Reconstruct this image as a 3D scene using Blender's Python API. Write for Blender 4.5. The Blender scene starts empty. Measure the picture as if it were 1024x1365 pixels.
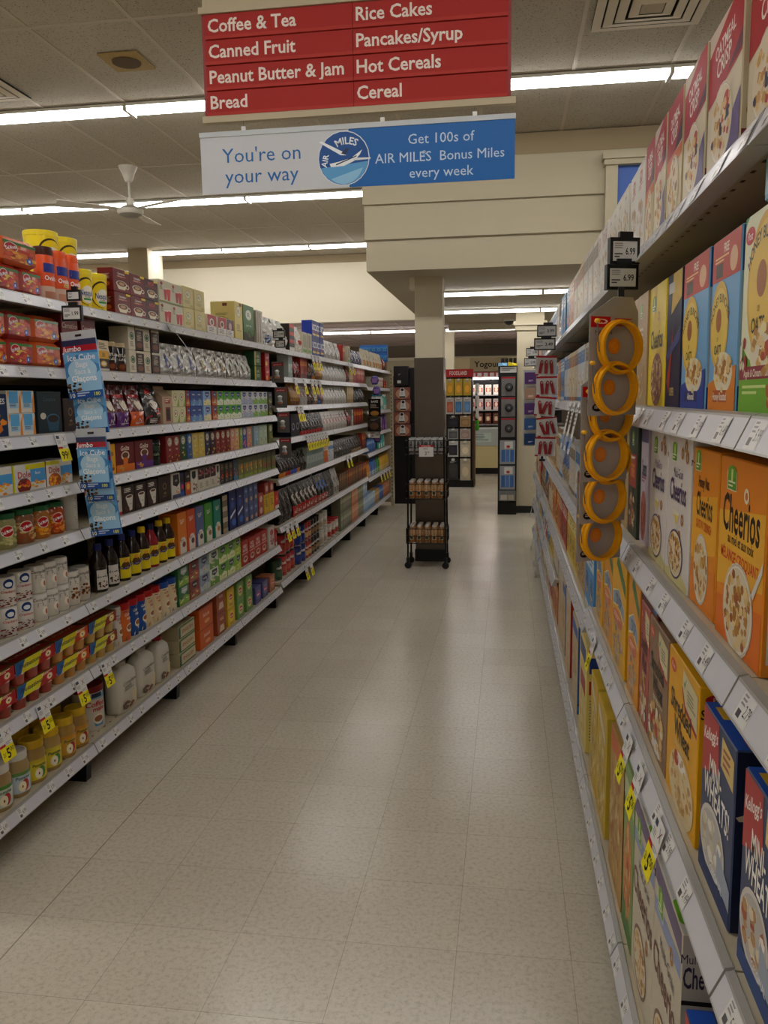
import bpy, bmesh, math, random
from mathutils import Vector, Matrix
PI = math.pi
S = bpy.context.scene
COL = S.collection

# ------------------------------------------------------------------ camera
cam_d = bpy.data.cameras.new('camera')
cam = bpy.data.objects.new('camera', cam_d)
COL.objects.link(cam)
S.camera = cam
FPX, YAW, PITCH, ROLL, EYE = 1100.0, 0.1490, 0.1375, -0.0139, 1.49
cam_d.sensor_fit = 'VERTICAL'
cam_d.sensor_height = 36.0
cam_d.lens = 36.0 * FPX / 1365.0
cam_d.clip_start = 0.02
cam_d.clip_end = 200
_h = Vector((-math.sin(YAW), math.cos(YAW), 0)); _r = Vector((math.cos(YAW), math.sin(YAW), 0)); _z = Vector((0, 0, 1))
_u = math.sin(PITCH) * _h + math.cos(PITCH) * _z
_c = math.cos(PITCH) * _h - math.sin(PITCH) * _z
_r, _u = math.cos(ROLL) * _r + math.sin(ROLL) * _u, -math.sin(ROLL) * _r + math.cos(ROLL) * _u
cam.matrix_world = Matrix(((_r.x, _u.x, -_c.x, 0), (_r.y, _u.y, -_c.y, 0), (_r.z, _u.z, -_c.z, EYE), (0, 0, 0, 1)))

# ------------------------------------------------------------------ world, exposure
w = bpy.data.worlds.new('world'); S.world = w; w.use_nodes = True
w.node_tree.nodes['Background'].inputs[0].default_value = (1.0, 0.98, 0.95, 1)
w.node_tree.nodes['Background'].inputs[1].default_value = 0.05
S.view_settings.view_transform = 'Standard'
S.view_settings.look = 'None'
S.view_settings.gamma = 1.0
S.view_settings.exposure = 0.85
TUBE_POWER = 9.0        # emission of the fluorescent tubes

S.cycles.diffuse_bounces = 7
S.cycles.max_bounces = 10

# ------------------------------------------------------------------ colour and materials
def hx(s):
    if not isinstance(s, str): return tuple(s)
    s = s.lstrip('#')
    if len(s) == 3: s = ''.join(c + c for c in s)
    v = [int(s[i:i + 2], 16) / 255 for i in (0, 2, 4)]
    return tuple(x / 12.92 if x <= .04045 else ((x + .055) / 1.055) ** 2.4 for x in v)

def mat(name, col=None, rough=.5, metal=0, spec=.5, coat=0, emit=None, power=0, attr=False, bump=0, bscale=200, trans=0):
    m = bpy.data.materials.new(name); m.use_nodes = True
    nt = m.node_tree; b = nt.nodes['Principled BSDF']
    b.inputs['Roughness'].default_value = rough
    b.inputs['Metallic'].default_value = metal
    b.inputs['Specular IOR Level'].default_value = spec
    b.inputs['Coat Weight'].default_value = coat
    b.inputs['Coat Roughness'].default_value = .12
    if trans: b.inputs['Transmission Weight'].default_value = trans
    if attr:
        a = nt.nodes.new('ShaderNodeVertexColor'); a.layer_name = 'Col'
        nt.links.new(a.outputs['Color'], b.inputs['Base Color'])
    elif col is not None:
        b.inputs['Base Color'].default_value = (*hx(col), 1)
    if emit is not None:
        b.inputs['Emission Color'].default_value = (*hx(emit), 1)
        b.inputs['Emission Strength'].default_value = power
    if bump:
        n = nt.nodes.new('ShaderNodeTexNoise'); n.inputs['Scale'].default_value = bscale; n.inputs['Detail'].default_value = 4
        tc = nt.nodes.new('ShaderNodeTexCoord'); nt.links.new(tc.outputs['Object'], n.inputs['Vector'])
        bp = nt.nodes.new('ShaderNodeBump'); bp.inputs['Strength'].default_value = bump; bp.inputs['Distance'].default_value = .002
        nt.links.new(n.outputs['Fac'], bp.inputs['Height']); nt.links.new(bp.outputs['Normal'], b.inputs['Normal'])
    return m

M = {}
M['carton'] = mat('printed_carton', attr=True, rough=.42, spec=.3)
M['film'] = mat('printed_film', attr=True, rough=.25, spec=.6, bump=.25, bscale=60)
M['plastic'] = mat('printed_plastic', attr=True, rough=.4, spec=.35)
M['signface'] = mat('sign_board', attr=True, rough=.6, spec=.2)
M['matte'] = mat('printed_paper', attr=True, rough=.7, spec=.2)
M['gloss'] = mat('glossy_jar', attr=True, rough=.12, spec=.6)
M['foil'] = mat('foil_bag', attr=True, rough=.32, metal=.35, spec=.6, bump=.35, bscale=50)
M['black_wire'] = mat('black_wire', '#0d0d0d', rough=.4)
M['black_plastic'] = mat('black_plastic', '#121212', rough=.35)
M['black_metal'] = mat('black_metal', '#0b0a0a', rough=.5)
M['shelf_metal'] = mat('beige_shelf_metal', '#b9ad93', rough=.45, bump=.05, bscale=300)
M['shelf_shaded'] = mat('shaded_back_panel', '#221e1b', rough=.7)  # beige backs, with the shade inside the shelves put into the colour
M['rail'] = mat('price_rail_plastic', attr=True, rough=.3, spec=.5)
M['cream'] = mat('cream_paint', '#c3b9a0', rough=.75, spec=.2, bump=.05, bscale=120)
M['bulkhead'] = mat('shaded_cream_paint', '#b1a890', rough=.75, spec=.2, bump=.05, bscale=120)  # same paint as the header wall, its weaker light put into the colour
M['creamwall'] = mat('pale_cream_paint', '#e2dac5', rough=.8, spec=.2, bump=.05, bscale=120)
M['tan'] = mat('tan_paint', '#96866a', rough=.75, spec=.2)
M['taupe'] = mat('taupe_paint', '#7f7465', rough=.8, spec=.2)
M['white_metal'] = mat('white_enamel', '#e4e2dc', rough=.35)
M['tube'] = mat('fluorescent_tube', '#ffffff', emit='#fffdfb', power=TUBE_POWER)
M['chrome'] = mat('chrome', '#d8d8d8', rough=.15, metal=1)
M['wheel'] = mat('black_rubber', '#101010', rough=.6)
M['yellow_sil'] = mat('yellow_silicone', '#f2a900', rough=.4)
M['red_plastic'] = mat('red_plastic', '#8e0f18', rough=.35)

# ------------------------------------------------------------------ printing helpers
_tc = {}
def text_mesh(s, bold=False):
    k = (s, bold)
    if k in _tc: return _tc[k]
    cu = bpy.data.curves.new('txt', 'FONT'); cu.body = s; cu.resolution_u = 2
    if bold: cu.offset = .018
    o = bpy.data.objects.new('txt', cu); COL.objects.link(o)
    dg = bpy.context.evaluated_depsgraph_get(); dg.update()
    me = o.evaluated_get(dg).to_mesh()
    vs = [(v.co.x / .7, v.co.y / .7) for v in me.vertices]; fs = [tuple(p.vertices) for p in me.polygons]
    o.evaluated_get(dg).to_mesh_clear()
    bpy.data.objects.remove(o); bpy.data.curves.remove(cu)
    if not vs: vs = [(0, 0)]
    x0 = min(v[0] for v in vs); x1 = max(v[0] for v in vs)
    r = ([(x - x0, y) for x, y in vs], fs, x1 - x0)
    _tc[k] = r
    return r

def clip01(P):
    """keep only the part of a convex outline inside the unit square of its face"""
    for ax, lim, sg in ((0, 0, 1), (0, 1, -1), (1, 0, 1), (1, 1, -1)):
        out = []; n = len(P)
        for i in range(n):
            a, b = P[i - 1], P[i]; da, db = (a[ax] - lim) * sg, (b[ax] - lim) * sg
            if (da < 0) != (db < 0):
                t = da / (da - db); out.append((a[0] + (b[0] - a[0]) * t, a[1] + (b[1] - a[1]) * t))
            if db >= 0: out.append(b)
        P = out
        if len(P) < 3: return []
    return P

def convex(P):
    sg = 0
    for i in range(len(P)):
        a, b, c = P[i - 2], P[i - 1], P[i]; x = (b[0] - a[0]) * (c[1] - b[1]) - (b[1] - a[1]) * (c[0] - b[0])
        if abs(x) > 1e-9:
            if sg and (x > 0) != (sg > 0): return False
            sg = x
    return True

class PB:
    """collects coloured polygons and links them as ONE mesh"""
    def __init__(s): s.v = []; s.f = []; s.c = []; s.n = 0
    def poly(s, pts, col):
        i = len(s.v); s.v += [tuple(p) for p in pts]; s.f.append(tuple(range(i, i + len(pts)))); s.c.append(hx(col))
    def raw(s, vs, fs, col):
        i = len(s.v); s.v += [tuple(p) for p in vs]; cc = hx(col)
        for f in fs: s.f.append(tuple(k + i for k in f)); s.c.append(cc)
    def box(s, x0, x1, y0, y1, z0, z1, col, cols=None):
        P = [(x0, y0, z0), (x1, y0, z0), (x1, y1, z0), (x0, y1, z0), (x0, y0, z1), (x1, y0, z1), (x1, y1, z1), (x0, y1, z1)]
        F = [(0, 1, 5, 4), (2, 3, 7, 6), (3, 0, 4, 7), (1, 2, 6, 5), (4, 5, 6, 7), (3, 2, 1, 0)]  # front back left right top bottom
        i = len(s.v); s.v += P
        for k, f in enumerate(F):
            s.f.append(tuple(q + i for q in f)); s.c.append(hx((cols or {}).get('fblrtd'[k], col)))
    def bevbox(s, w, d, h, bev, col, cols=None, z0=0):
        """box centred on x,y with chamfered edges"""
        x, y = w / 2, d / 2; b = bev
        def ring(z, ins): return [(-x + ins + b, -y + ins, z), (x - ins - b, -y + ins, z), (x - ins, -y + ins + b, z), (x - ins, y - ins - b, z), (x - ins - b, y - ins, z), (-x + ins + b, y - ins, z), (-x + ins, y - ins - b, z), (-x + ins, -y + ins + b, z)]
        R = [ring(z0, b), ring(z0 + b, 0), ring(z0 + h - b, 0), ring(z0 + h, b)]
        i = len(s.v)
        for r in R: s.v += r
        cols = cols or {}
        side = ['f', 'f', 'r', 'r', 'b', 'b', 'l', 'l']
        for k in range(3):
            for j in range(8):
                a, c = i + k * 8 + j, i + k * 8 + (j + 1) % 8
                s.f.append((a, c, c + 8, a + 8)); s.c.append(hx(cols.get(side[j], col)))
        s.f.append(tuple(i + 24 + j for j in range(8))); s.c.append(hx(cols.get('t', col)))
        s.f.append(tuple(i + 7 - j for j in range(8))); s.c.append(hx(cols.get('d', col)))
    def lathe(s, prof, n=18, cx=0, cy=0, sy=1):
        """prof: list of (radius, z, colour of the band above it)"""
        i = len(s.v)
        for r, z, c in prof:
            for k in range(n): a = 2 * PI * k / n; s.v.append((cx + r * math.cos(a), cy + sy * r * math.sin(a), z))
        for j in range(len(prof) - 1):
            cc = hx(prof[j][2])
            for k in range(n):
                a, b = i + j * n + k, i + j * n + (k + 1) % n
                s.f.append((a, b, b + n, a + n)); s.c.append(cc)
        s.f.append(tuple(i + n - 1 - k for k in range(n))); s.c.append(hx(prof[0][2]))
        s.f.append(tuple(i + (len(prof) - 1) * n + k for k in range(n))); s.c.append(hx(prof[-1][2]))
    def tube(s, pts, r, col, n=6, closed=False):
        pts = [Vector(p) for p in pts]; i = len(s.v); m = len(pts); cc = hx(col)
        for k, p in enumerate(pts):
            if closed: t = pts[(k + 1) % m] - pts[k - 1]
            else: t = pts[min(k + 1, m - 1)] - pts[max(k - 1, 0)]
            t.normalize(); a = Vector((0, 0, 1)) if abs(t.z) < .9 else Vector((1, 0, 0))
            e1 = t.cross(a).normalized(); e2 = t.cross(e1)
            for q in range(n): g = 2 * PI * q / n; s.v.append(tuple(p + r * (math.cos(g) * e1 + math.sin(g) * e2)))
        for k in range(m if closed else m - 1):
            for q in range(n):
                a = i + k * n + q; b = i + k * n + (q + 1) % n; c = i + ((k + 1) % m) * n + (q + 1) % n; d = i + ((k + 1) % m) * n + q
                s.f.append((a, d, c, b)); s.c.append(cc)
        if not closed:
            s.f.append(tuple(i + q for q in range(n))); s.c.append(cc)
            s.f.append(tuple(i + (m - 1) * n + n - 1 - q for q in range(n))); s.c.append(cc)
    # ---- printing on a face: Mp(u, v, off) -> xyz ; fw, fh metric size of the face
    def ops(s, Mp, fw, fh, ops, sub=(1, 1), off0=.0003, step=.00005):
        flatf = sub == (1, 1); step = step if flatf else max(step, .00022); off = off0
        def put(P, col, o_):
            if flatf: P = clip01(P)
            else: P = [(a, min(max(b, 0), 1)) for a, b in P]
            if len(P) > 2: s.poly([Mp(a, b, o_) for a, b in P], col)
        for op in ops:
            off += step; t = op[0]
            if t == 'r':
                _, a, b, c, d, col = op[:6]
                nu = max(1, math.ceil(sub[0] * abs(c - a))); nv = max(1, math.ceil(sub[1] * abs(d - b)))
                if nu == nv == 1: s.poly([Mp(a, b, off), Mp(c, b, off), Mp(c, d, off), Mp(a, d, off)], col)
                else:
                    g = [Mp(a + (c - a) * i / nu, b + (d - b) * j / nv, off) for j in range(nv + 1) for i in range(nu + 1)]
                    s.raw(g, [(j * (nu + 1) + i, j * (nu + 1) + i + 1, (j + 1) * (nu + 1) + i + 1, (j + 1) * (nu + 1) + i) for j in range(nv) for i in range(nu)], col)
            elif t == 'e':
                _, cu, cv, ru, rv, col = op[:6]
                if sub == (1, 1):
                    n = 22; put([(cu + ru * math.cos(2 * PI * k / n), cv + rv * math.sin(2 * PI * k / n)) for k in range(n)], col, off)
                else:
                    n = 14; vs = []; fs = []
                    for k in range(n + 1):
                        g = -PI / 2 + PI * k / n
                        vs += [Mp(cu + ru * math.sin(g), max(0, cv - rv * math.cos(g)), off), Mp(cu + ru * math.sin(g), min(1, cv + rv * math.cos(g)), off)]
                    for k in range(n): fs.append((2 * k, 2 * k + 2, 2 * k + 3, 2 * k + 1))
                    s.raw(vs, fs, col)
            elif t == 'o':      # ring
                _, cu, cv, ru, rv, th, col = op[:7]
                n = 24
                for k in range(n):
                    g, h = 2 * PI * k / n, 2 * PI * (k + 1) / n; i_ = 1 - th
                    put([(cu + ru * math.cos(g), cv + rv * math.sin(g)), (cu + ru * math.cos(h), cv + rv * math.sin(h)), (cu + ru * i_ * math.cos(h), cv + rv * i_ * math.sin(h)), (cu + ru * i_ * math.cos(g), cv + rv * i_ * math.sin(g))], col, off)
            elif t == 'p':
                put(op[1], op[2], off) if convex(op[1]) else s.poly([Mp(a, b, off) for a, b in op[1]], op[2])
            elif t == 't':      # ('t', text, cu, cv, height_v, colour, {opts})
                _, tx, cu, cv, hv, col = op[:6]; o = op[6] if len(op) > 6 else {}
                vs, fs, wd = text_mesh(tx, o.get('b', False))
                sc = hv * fh; sx = sc * o.get('sx', 1)
                if wd * sx > o.get('mw', .96) * fw: sx = o.get('mw', .96) * fw / wd
                an = math.radians(o.get('rot', 0)); ca, sa = math.cos(an), math.sin(an); sh = o.get('sh', 0); arc = o.get('arc')
                al = {'c': .5, 'l': 0, 'r': 1}[o.get('al', 'c')]
                P = []
                for x, y in vs:
                    px = (x - al * wd) * sx; py = (y - .5) * sc; px += sh * py
                    if arc:     # bend the line on a circle of this radius (metres)
                        g = px / arc; R = arc + py
                        px, py = R * math.sin(g), R * math.cos(g) - arc
                    px, py = px * ca - py * sa, px * sa + py * ca
                    P.append(Mp(cu + px / fw, cv + py / fh, off))
                s.raw(P, fs, col)
            elif t == 'f':      # flakes of food
                _, cu, cv, ru, rv, cols, n, seed = op[:8]; rnd = random.Random(seed); sz = op[8] if len(op) > 8 else .22
                for k in range(n):
                    g = rnd.random() * 2 * PI; q = math.sqrt(rnd.random())
                    a, b = cu + ru * q * math.cos(g), cv + rv * q * math.sin(g); r = sz * rnd.uniform(.6, 1.2); m = rnd.choice((4, 5, 6)); g0 = rnd.random() * 6
                    put([(a + ru * r * math.cos(g0 + 2 * PI * j / m), b + rv * r * math.sin(g0 + 2 * PI * j / m)) for j in range(m)], rnd.choice(cols), off + k * 4e-6)
            elif t == 'l':      # small print: n thin lines in a rectangle
                _, a, b, c, d, n, col = op[:7]; rnd = random.Random(n)
                for k in range(n):
                    y1 = d - (d - b) * k / n; y0 = y1 - (d - b) / n * .5
                    s.poly([Mp(a, y0, off), Mp(a + (c - a) * rnd.uniform(.6, 1), y0, off), Mp(a + (c - a) * rnd.uniform(.6, 1), y1, off), Mp(a, y1, off)], col)
    def mesh(s, name, m, smooth=False):
        me = bpy.data.meshes.new(name); me.from_pydata(s.v, [], s.f)
        ca = me.color_attributes.new('Col', 'FLOAT_COLOR', 'CORNER')
        buf = []
        for f, c in zip(s.f, s.c): buf += [c[0], c[1], c[2], 1.0] * len(f)
        ca.data.foreach_set('color', buf)
        me.materials.append(M[m] if isinstance(m, str) else m)
        if smooth:
            me.polygons.foreach_set('use_smooth', [len(f) <= 4 for f in s.f])
            me.set_sharp_from_angle(angle=.7)
        me.update()
        return me
    def build(s, name, m, parent=None, smooth=False):
        o = bpy.data.objects.new(name, s.mesh(name, m, smooth)); COL.objects.link(o)
        if parent: o.parent = parent
        return o

def flat(x0, x1, y, z0, z1):      # face towards -Y
    return lambda u, v, o: (x0 + (x1 - x0) * u, y - o, z0 + (z1 - z0) * v)
def tag(o, label=None, cat=None, group=None, kind=None):
    if label: o['label'] = label
    if cat: o['category'] = cat
    if group: o['group'] = group
    if kind: o['kind'] = kind
    return o
def empty(name, loc=(0, 0, 0), rz=0, label=None, cat=None, group=None):
    o = bpy.data.objects.new(name, None); COL.objects.link(o); o.location = loc; o.rotation_euler = (0, 0, rz); o.empty_display_size = .05
    return tag(o, label, cat, group)
def mobj(name, me, parent=None):
    o = bpy.data.objects.new(name, me); COL.objects.link(o)
    if parent: o.parent = parent
    return o
def bx(name, m, dims, parent=None, kind=None, col='#888', bev=0):
    b = PB(); b.box(*dims, col); o = b.build(name, m, parent)
    if bev:
        md = o.modifiers.new('bevel', 'BEVEL'); md.width = bev; md.segments = 2
    if kind: o['kind'] = kind
    return o
def ypx(px, z, X):
    """distance along the aisle where a shelf edge (plane X, height z) is met at image column px"""
    k = (px - 512) / FPX; A = Vector((X, 0, z - EYE)); Yv = Vector((0, 1, 0))
    return (k * A.dot(_c) - A.dot(_r)) / (Yv.dot(_r) - k * Yv.dot(_c))
ORD = 'first second third fourth fifth sixth seventh eighth ninth tenth eleventh twelfth thirteenth fourteenth fifteenth sixteenth seventeenth eighteenth nineteenth twentieth'.split()
def ordw(i):
    if i < 20: return ORD[i]
    t = ['twenty', 'thirty', 'forty', 'fifty', 'sixty', 'seventy', 'eighty', 'ninety'][(i + 1) // 10 - 2]; r = (i + 1) % 10
    return t + '-' + ORD[r - 1] if r else t[:-1] + 'ieth'
# ------------------------------------------------------------------ large structure
HC, LC = 3.55, 2.56         # high ceiling, low ceiling
def floor_mat():
    m = bpy.data.materials.new('vinyl_tile_floor'); m.use_nodes = True; nt = m.node_tree; b = nt.nodes['Principled BSDF']; N = nt.nodes.new; L = nt.links.new
    tc = N('ShaderNodeTexCoord'); mp = N('ShaderNodeMapping'); L(tc.outputs['Object'], mp.inputs['Vector'])
    mp.inputs['Location'].default_value = (-.178, -.23, 0)
    br = N('ShaderNodeTexBrick'); L(mp.outputs['Vector'], br.inputs['Vector']); br.offset = 0; br.squash = 1
    br.inputs['Scale'].default_value = 1.0; br.inputs['Brick Width'].default_value = .3048; br.inputs['Row Height'].default_value = .3048
    br.inputs['Mortar Size'].default_value = .0009; br.inputs['Mortar Smooth'].default_value = .3; br.inputs['Bias'].default_value = 0
    br.inputs['Color1'].default_value = (*hx('#cbc4b4'), 1); br.inputs['Color2'].default_value = (*hx('#c5bdad'), 1); br.inputs['Mortar'].default_value = (*hx('#a09684'), 1)
    n1 = N('ShaderNodeTexNoise'); L(tc.outputs['Object'], n1.inputs['Vector']); n1.inputs['Scale'].default_value = 70; n1.inputs['Detail'].default_value = 5; n1.inputs['Roughness'].default_value = .7
    r1 = N('ShaderNodeValToRGB'); L(n1.outputs['Fac'], r1.inputs['Fac'])
    r1.color_ramp.elements[0].position = .33; r1.color_ramp.elements[0].color = (.72, .69, .64, 1); r1.color_ramp.elements[1].position = .5; r1.color_ramp.elements[1].color = (1, 1, 1, 1)
    e = r1.color_ramp.elements.new(.68); e.color = (1.1, 1.1, 1.1, 1)
    mx = N('ShaderNodeMix'); mx.data_type = 'RGBA'; mx.blend_type = 'MULTIPLY'; mx.inputs[0].default_value = .75
    L(br.outputs['Color'], mx.inputs[6]); L(r1.outputs['Color'], mx.inputs[7])
    mp2 = N('ShaderNodeMapping'); L(tc.outputs['Object'], mp2.inputs['Vector']); mp2.inputs['Scale'].default_value = (1.5, .45, 1)
    n2 = N('ShaderNodeTexNoise'); L(mp2.outputs['Vector'], n2.inputs['Vector']); n2.inputs['Scale'].default_value = 2.2; n2.inputs['Detail'].default_value = 8; n2.inputs['Roughness'].default_value = .65
    r2 = N('ShaderNodeValToRGB'); L(n2.outputs['Fac'], r2.inputs['Fac'])
    r2.color_ramp.elements[0].position = .2; r2.color_ramp.elements[0].color = (.86, .84, .8, 1); r2.color_ramp.elements[1].position = .8; r2.color_ramp.elements[1].color = (1, 1, 1, 1)
    m2 = N('ShaderNodeMix'); m2.data_type = 'RGBA'; m2.blend_type = 'MULTIPLY'; m2.inputs[0].default_value = .8
    L(mx.outputs[2], m2.inputs[6]); L(r2.outputs['Color'], m2.inputs[7]); # the long dirty seam beside the left shelves
    sx = N('ShaderNodeSeparateXYZ'); L(tc.outputs['Object'], sx.inputs['Vector'])
    ad = N('ShaderNodeMath'); ad.operation = 'ADD'; ad.inputs[1].default_value = 1.348; L(sx.outputs['X'], ad.inputs[0])
    ab = N('ShaderNodeMath'); ab.operation = 'ABSOLUTE'; L(ad.outputs[0], ab.inputs[0])
    lt = N('ShaderNodeMath'); lt.operation = 'LESS_THAN'; lt.inputs[1].default_value = .0013; L(ab.outputs[0], lt.inputs[0])
    m3 = N('ShaderNodeMix'); m3.data_type = 'RGBA'; L(lt.outputs[0], m3.inputs[0]); L(m2.outputs[2], m3.inputs[6]); m3.inputs[7].default_value = (*hx('#8d8373'), 1)
    L(m3.outputs[2], b.inputs['Base Color'])
    n3 = N('ShaderNodeTexNoise'); L(tc.outputs['Object'], n3.inputs['Vector']); n3.inputs['Scale'].default_value = 3; n3.inputs['Detail'].default_value = 5
    mr = N('ShaderNodeMapRange'); L(n3.outputs['Fac'], mr.inputs['Value']); mr.inputs['To Min'].default_value = .16; mr.inputs['To Max'].default_value = .28
    L(mr.outputs['Result'], b.inputs['Roughness']); b.inputs['Specular IOR Level'].default_value = .45
    n4 = N('ShaderNodeTexNoise'); L(tc.outputs['Object'], n4.inputs['Vector']); n4.inputs['Scale'].default_value = 9
    bp = N('ShaderNodeBump'); bp.inputs['Strength'].default_value = .06; bp.inputs['Distance'].default_value = .01; L(n4.outputs['Fac'], bp.inputs['Height']); L(bp.outputs['Normal'], b.inputs['Normal'])
    return m
def ceil_mat():
    m = bpy.data.materials.new('mineral_ceiling_tile'); m.use_nodes = True; nt = m.node_tree; b = nt.nodes['Principled BSDF']; N = nt.nodes.new; L = nt.links.new
    tc = N('ShaderNodeTexCoord')
    n1 = N('ShaderNodeTexNoise'); L(tc.outputs['Object'], n1.inputs['Vector']); n1.inputs['Scale'].default_value = 85; n1.inputs['Detail'].default_value = 3; n1.inputs['Roughness'].default_value = .6
    r1 = N('ShaderNodeValToRGB'); L(n1.outputs['Fac'], r1.inputs['Fac'])
    r1.color_ramp.elements[0].position = .32; r1.color_ramp.elements[0].color = (*hx('#786e60'), 1); r1.color_ramp.elements[1].position = .42; r1.color_ramp.elements[1].color = (*hx('#bab2a3'), 1)
    n2 = N('ShaderNodeTexNoise'); L(tc.outputs['Object'], n2.inputs['Vector']); n2.inputs['Scale'].default_value = .8
    r2 = N('ShaderNodeValToRGB'); L(n2.outputs['Fac'], r2.inputs['Fac']); r2.color_ramp.elements[0].position = .35; r2.color_ramp.elements[0].color = (.86, .85, .83, 1); r2.color_ramp.elements[1].position = .65
    mx = N('ShaderNodeMix'); mx.data_type = 'RGBA'; mx.blend_type = 'MULTIPLY'; mx.inputs[0].default_value = 1
    L(r1.outputs['Color'], mx.inputs[6]); L(r2.outputs['Color'], mx.inputs[7]); L(mx.outputs[2], b.inputs['Base Color'])
    b.inputs['Roughness'].default_value = .9; b.inputs['Specular IOR Level'].default_value = .1
    bp = N('ShaderNodeBump'); bp.inputs['Strength'].default_value = .5; bp.inputs['Distance'].default_value = .003; L(n1.outputs['Fac'], bp.inputs['Height']); L(bp.outputs['Normal'], b.inputs['Normal'])
    return m
M['floor'] = floor_mat(); M['ceiling'] = ceil_mat()
M['tbar'] = mat('ceiling_grid', '#b7ac99', rough=.6)
M['steel'] = mat('brushed_steel', '#5f5851', rough=.33, metal=1)
_nt = M['steel'].node_tree; _tc0 = _nt.nodes.new('ShaderNodeTexCoord'); _mp = _nt.nodes.new('ShaderNodeMapping'); _mp.inputs['Scale'].default_value = (2, 2, 160)
_nz = _nt.nodes.new('ShaderNodeTexNoise'); _nz.inputs['Scale'].default_value = 1.5; _nz.inputs['Detail'].default_value = 6
_nt.links.new(_tc0.outputs['Object'], _mp.inputs['Vector']); _nt.links.new(_mp.outputs['Vector'], _nz.inputs['Vector'])
_mr = _nt.nodes.new('ShaderNodeMapRange'); _mr.inputs['To Min'].default_value = .22; _mr.inputs['To Max'].default_value = .5
_nt.links.new(_nz.outputs['Fac'], _mr.inputs['Value']); _nt.links.new(_mr.outputs['Result'], _nt.nodes['Principled BSDF'].inputs['Roughness'])
M['lowceil'] = mat('low_ceiling_panels', '#d0c0c4', rough=.85, spec=.1)

XW0, XW1, YW0, YW1 = -9.0, 5.5, -4.0, 19.0
bx('floor', 'floor', (XW0, XW1, YW0, YW1, -.1, 0), kind='structure')
bx('ceiling', 'ceiling', (XW0, XW1, YW0, 12.1, HC, HC + .1), kind='structure')
bx('wall_left', 'creamwall', (XW0 - .1, XW0, YW0, YW1, 0, HC + .1), kind='structure')
bx('wall_right', 'creamwall', (XW1, XW1 + .1, YW0, YW1, 0, HC + .1), kind='structure')
bx('wall_front', 'creamwall', (XW0, XW1, YW0 - .1, YW0, 0, HC + .1), kind='structure')
bx('wall_back', 'taupe', (XW0, XW1, YW1, YW1 + .1, 0, HC + .1), kind='structure')
# suspended grid of the high ceiling
TX0, TY0 = -2.645, 4.56
g = PB()
x = TX0 - .61 * 10
while x < XW1:
    if x > XW0: g.box(x - .012, x + .012, YW0, 12.1, HC - .004, HC + .01, '#b7ac99')
    x += .61
for k in range(-7, 7):
    for dy in (0,):
        y = TY0 + 1.365 * 2 * k / 2
        if YW0 < y < 12.1 and k % 2 == 0: g.box(XW0, XW1, y - .012, y + .012, HC - .005, HC + .01, '#b7ac99')
o = g.build('ceiling_grid', 'tbar'); o['kind'] = 'structure'
# dropped bulkhead over the aisle, in three stepped courses
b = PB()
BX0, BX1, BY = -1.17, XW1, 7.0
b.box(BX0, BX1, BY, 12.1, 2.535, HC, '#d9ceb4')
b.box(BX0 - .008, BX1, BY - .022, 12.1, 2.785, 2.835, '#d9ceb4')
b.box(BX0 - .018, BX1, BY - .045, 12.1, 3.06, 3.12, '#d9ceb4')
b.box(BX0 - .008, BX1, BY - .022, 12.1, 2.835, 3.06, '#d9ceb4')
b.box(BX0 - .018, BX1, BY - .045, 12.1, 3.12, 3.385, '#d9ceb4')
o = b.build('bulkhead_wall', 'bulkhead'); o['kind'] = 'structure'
bx('trim_1', 'tan', (BX0 - .02, BX1, BY - .05, BY - .001, 3.385, HC - .006), kind='structure')
# header wall and low ceilings at the back
bx('wall_header', 'creamwall', (XW0, BX0 - .02, 12.1, 12.25, 2.6, HC), kind='structure')
bx('trim_2', 'tan', (XW0, BX0 - .02, 12.07, 12.1, 3.44, HC - .006), kind='structure')
b = PB(); b.box(XW0, XW1, 12.26, YW1, LC + .04, LC + .12, '#b9a9a6'); o = b.build('ceiling_back', 'lowceil'); o['kind'] = 'structure'
g = PB()
for k in range(0, 20):
    y = 12.4 + k * .61; x = XW0 + k * 1.22
    if y < YW1: g.box(XW0, XW1, y - .01, y + .01, LC + .033, LC + .045, '#8f8380')
    if x < XW1: g.box(x - .01, x + .01, 12.26, YW1, LC + .033, LC + .045, '#8f8380')
o = g.build('ceiling_back_grid', 'tbar'); o['kind'] = 'structure'
bx('trim_3', 'cream', (-.86, XW1, 12.3, 12.5, 2.455, LC + .03), kind='structure')      # beam
bx('wall_back_lower', 'cream', (XW0, XW1, 17.95, 18.0, 1.95, 2.28), kind='structure')
bx('trim_4', 'creamwall', (XW0, XW1, 17.9, 18.0, 2.28, 2.34), kind='structure')
bx('wall_back_upper', 'taupe', (XW0, XW1, 18.0, 18.1, 0, LC + .04), kind='structure')
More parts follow.
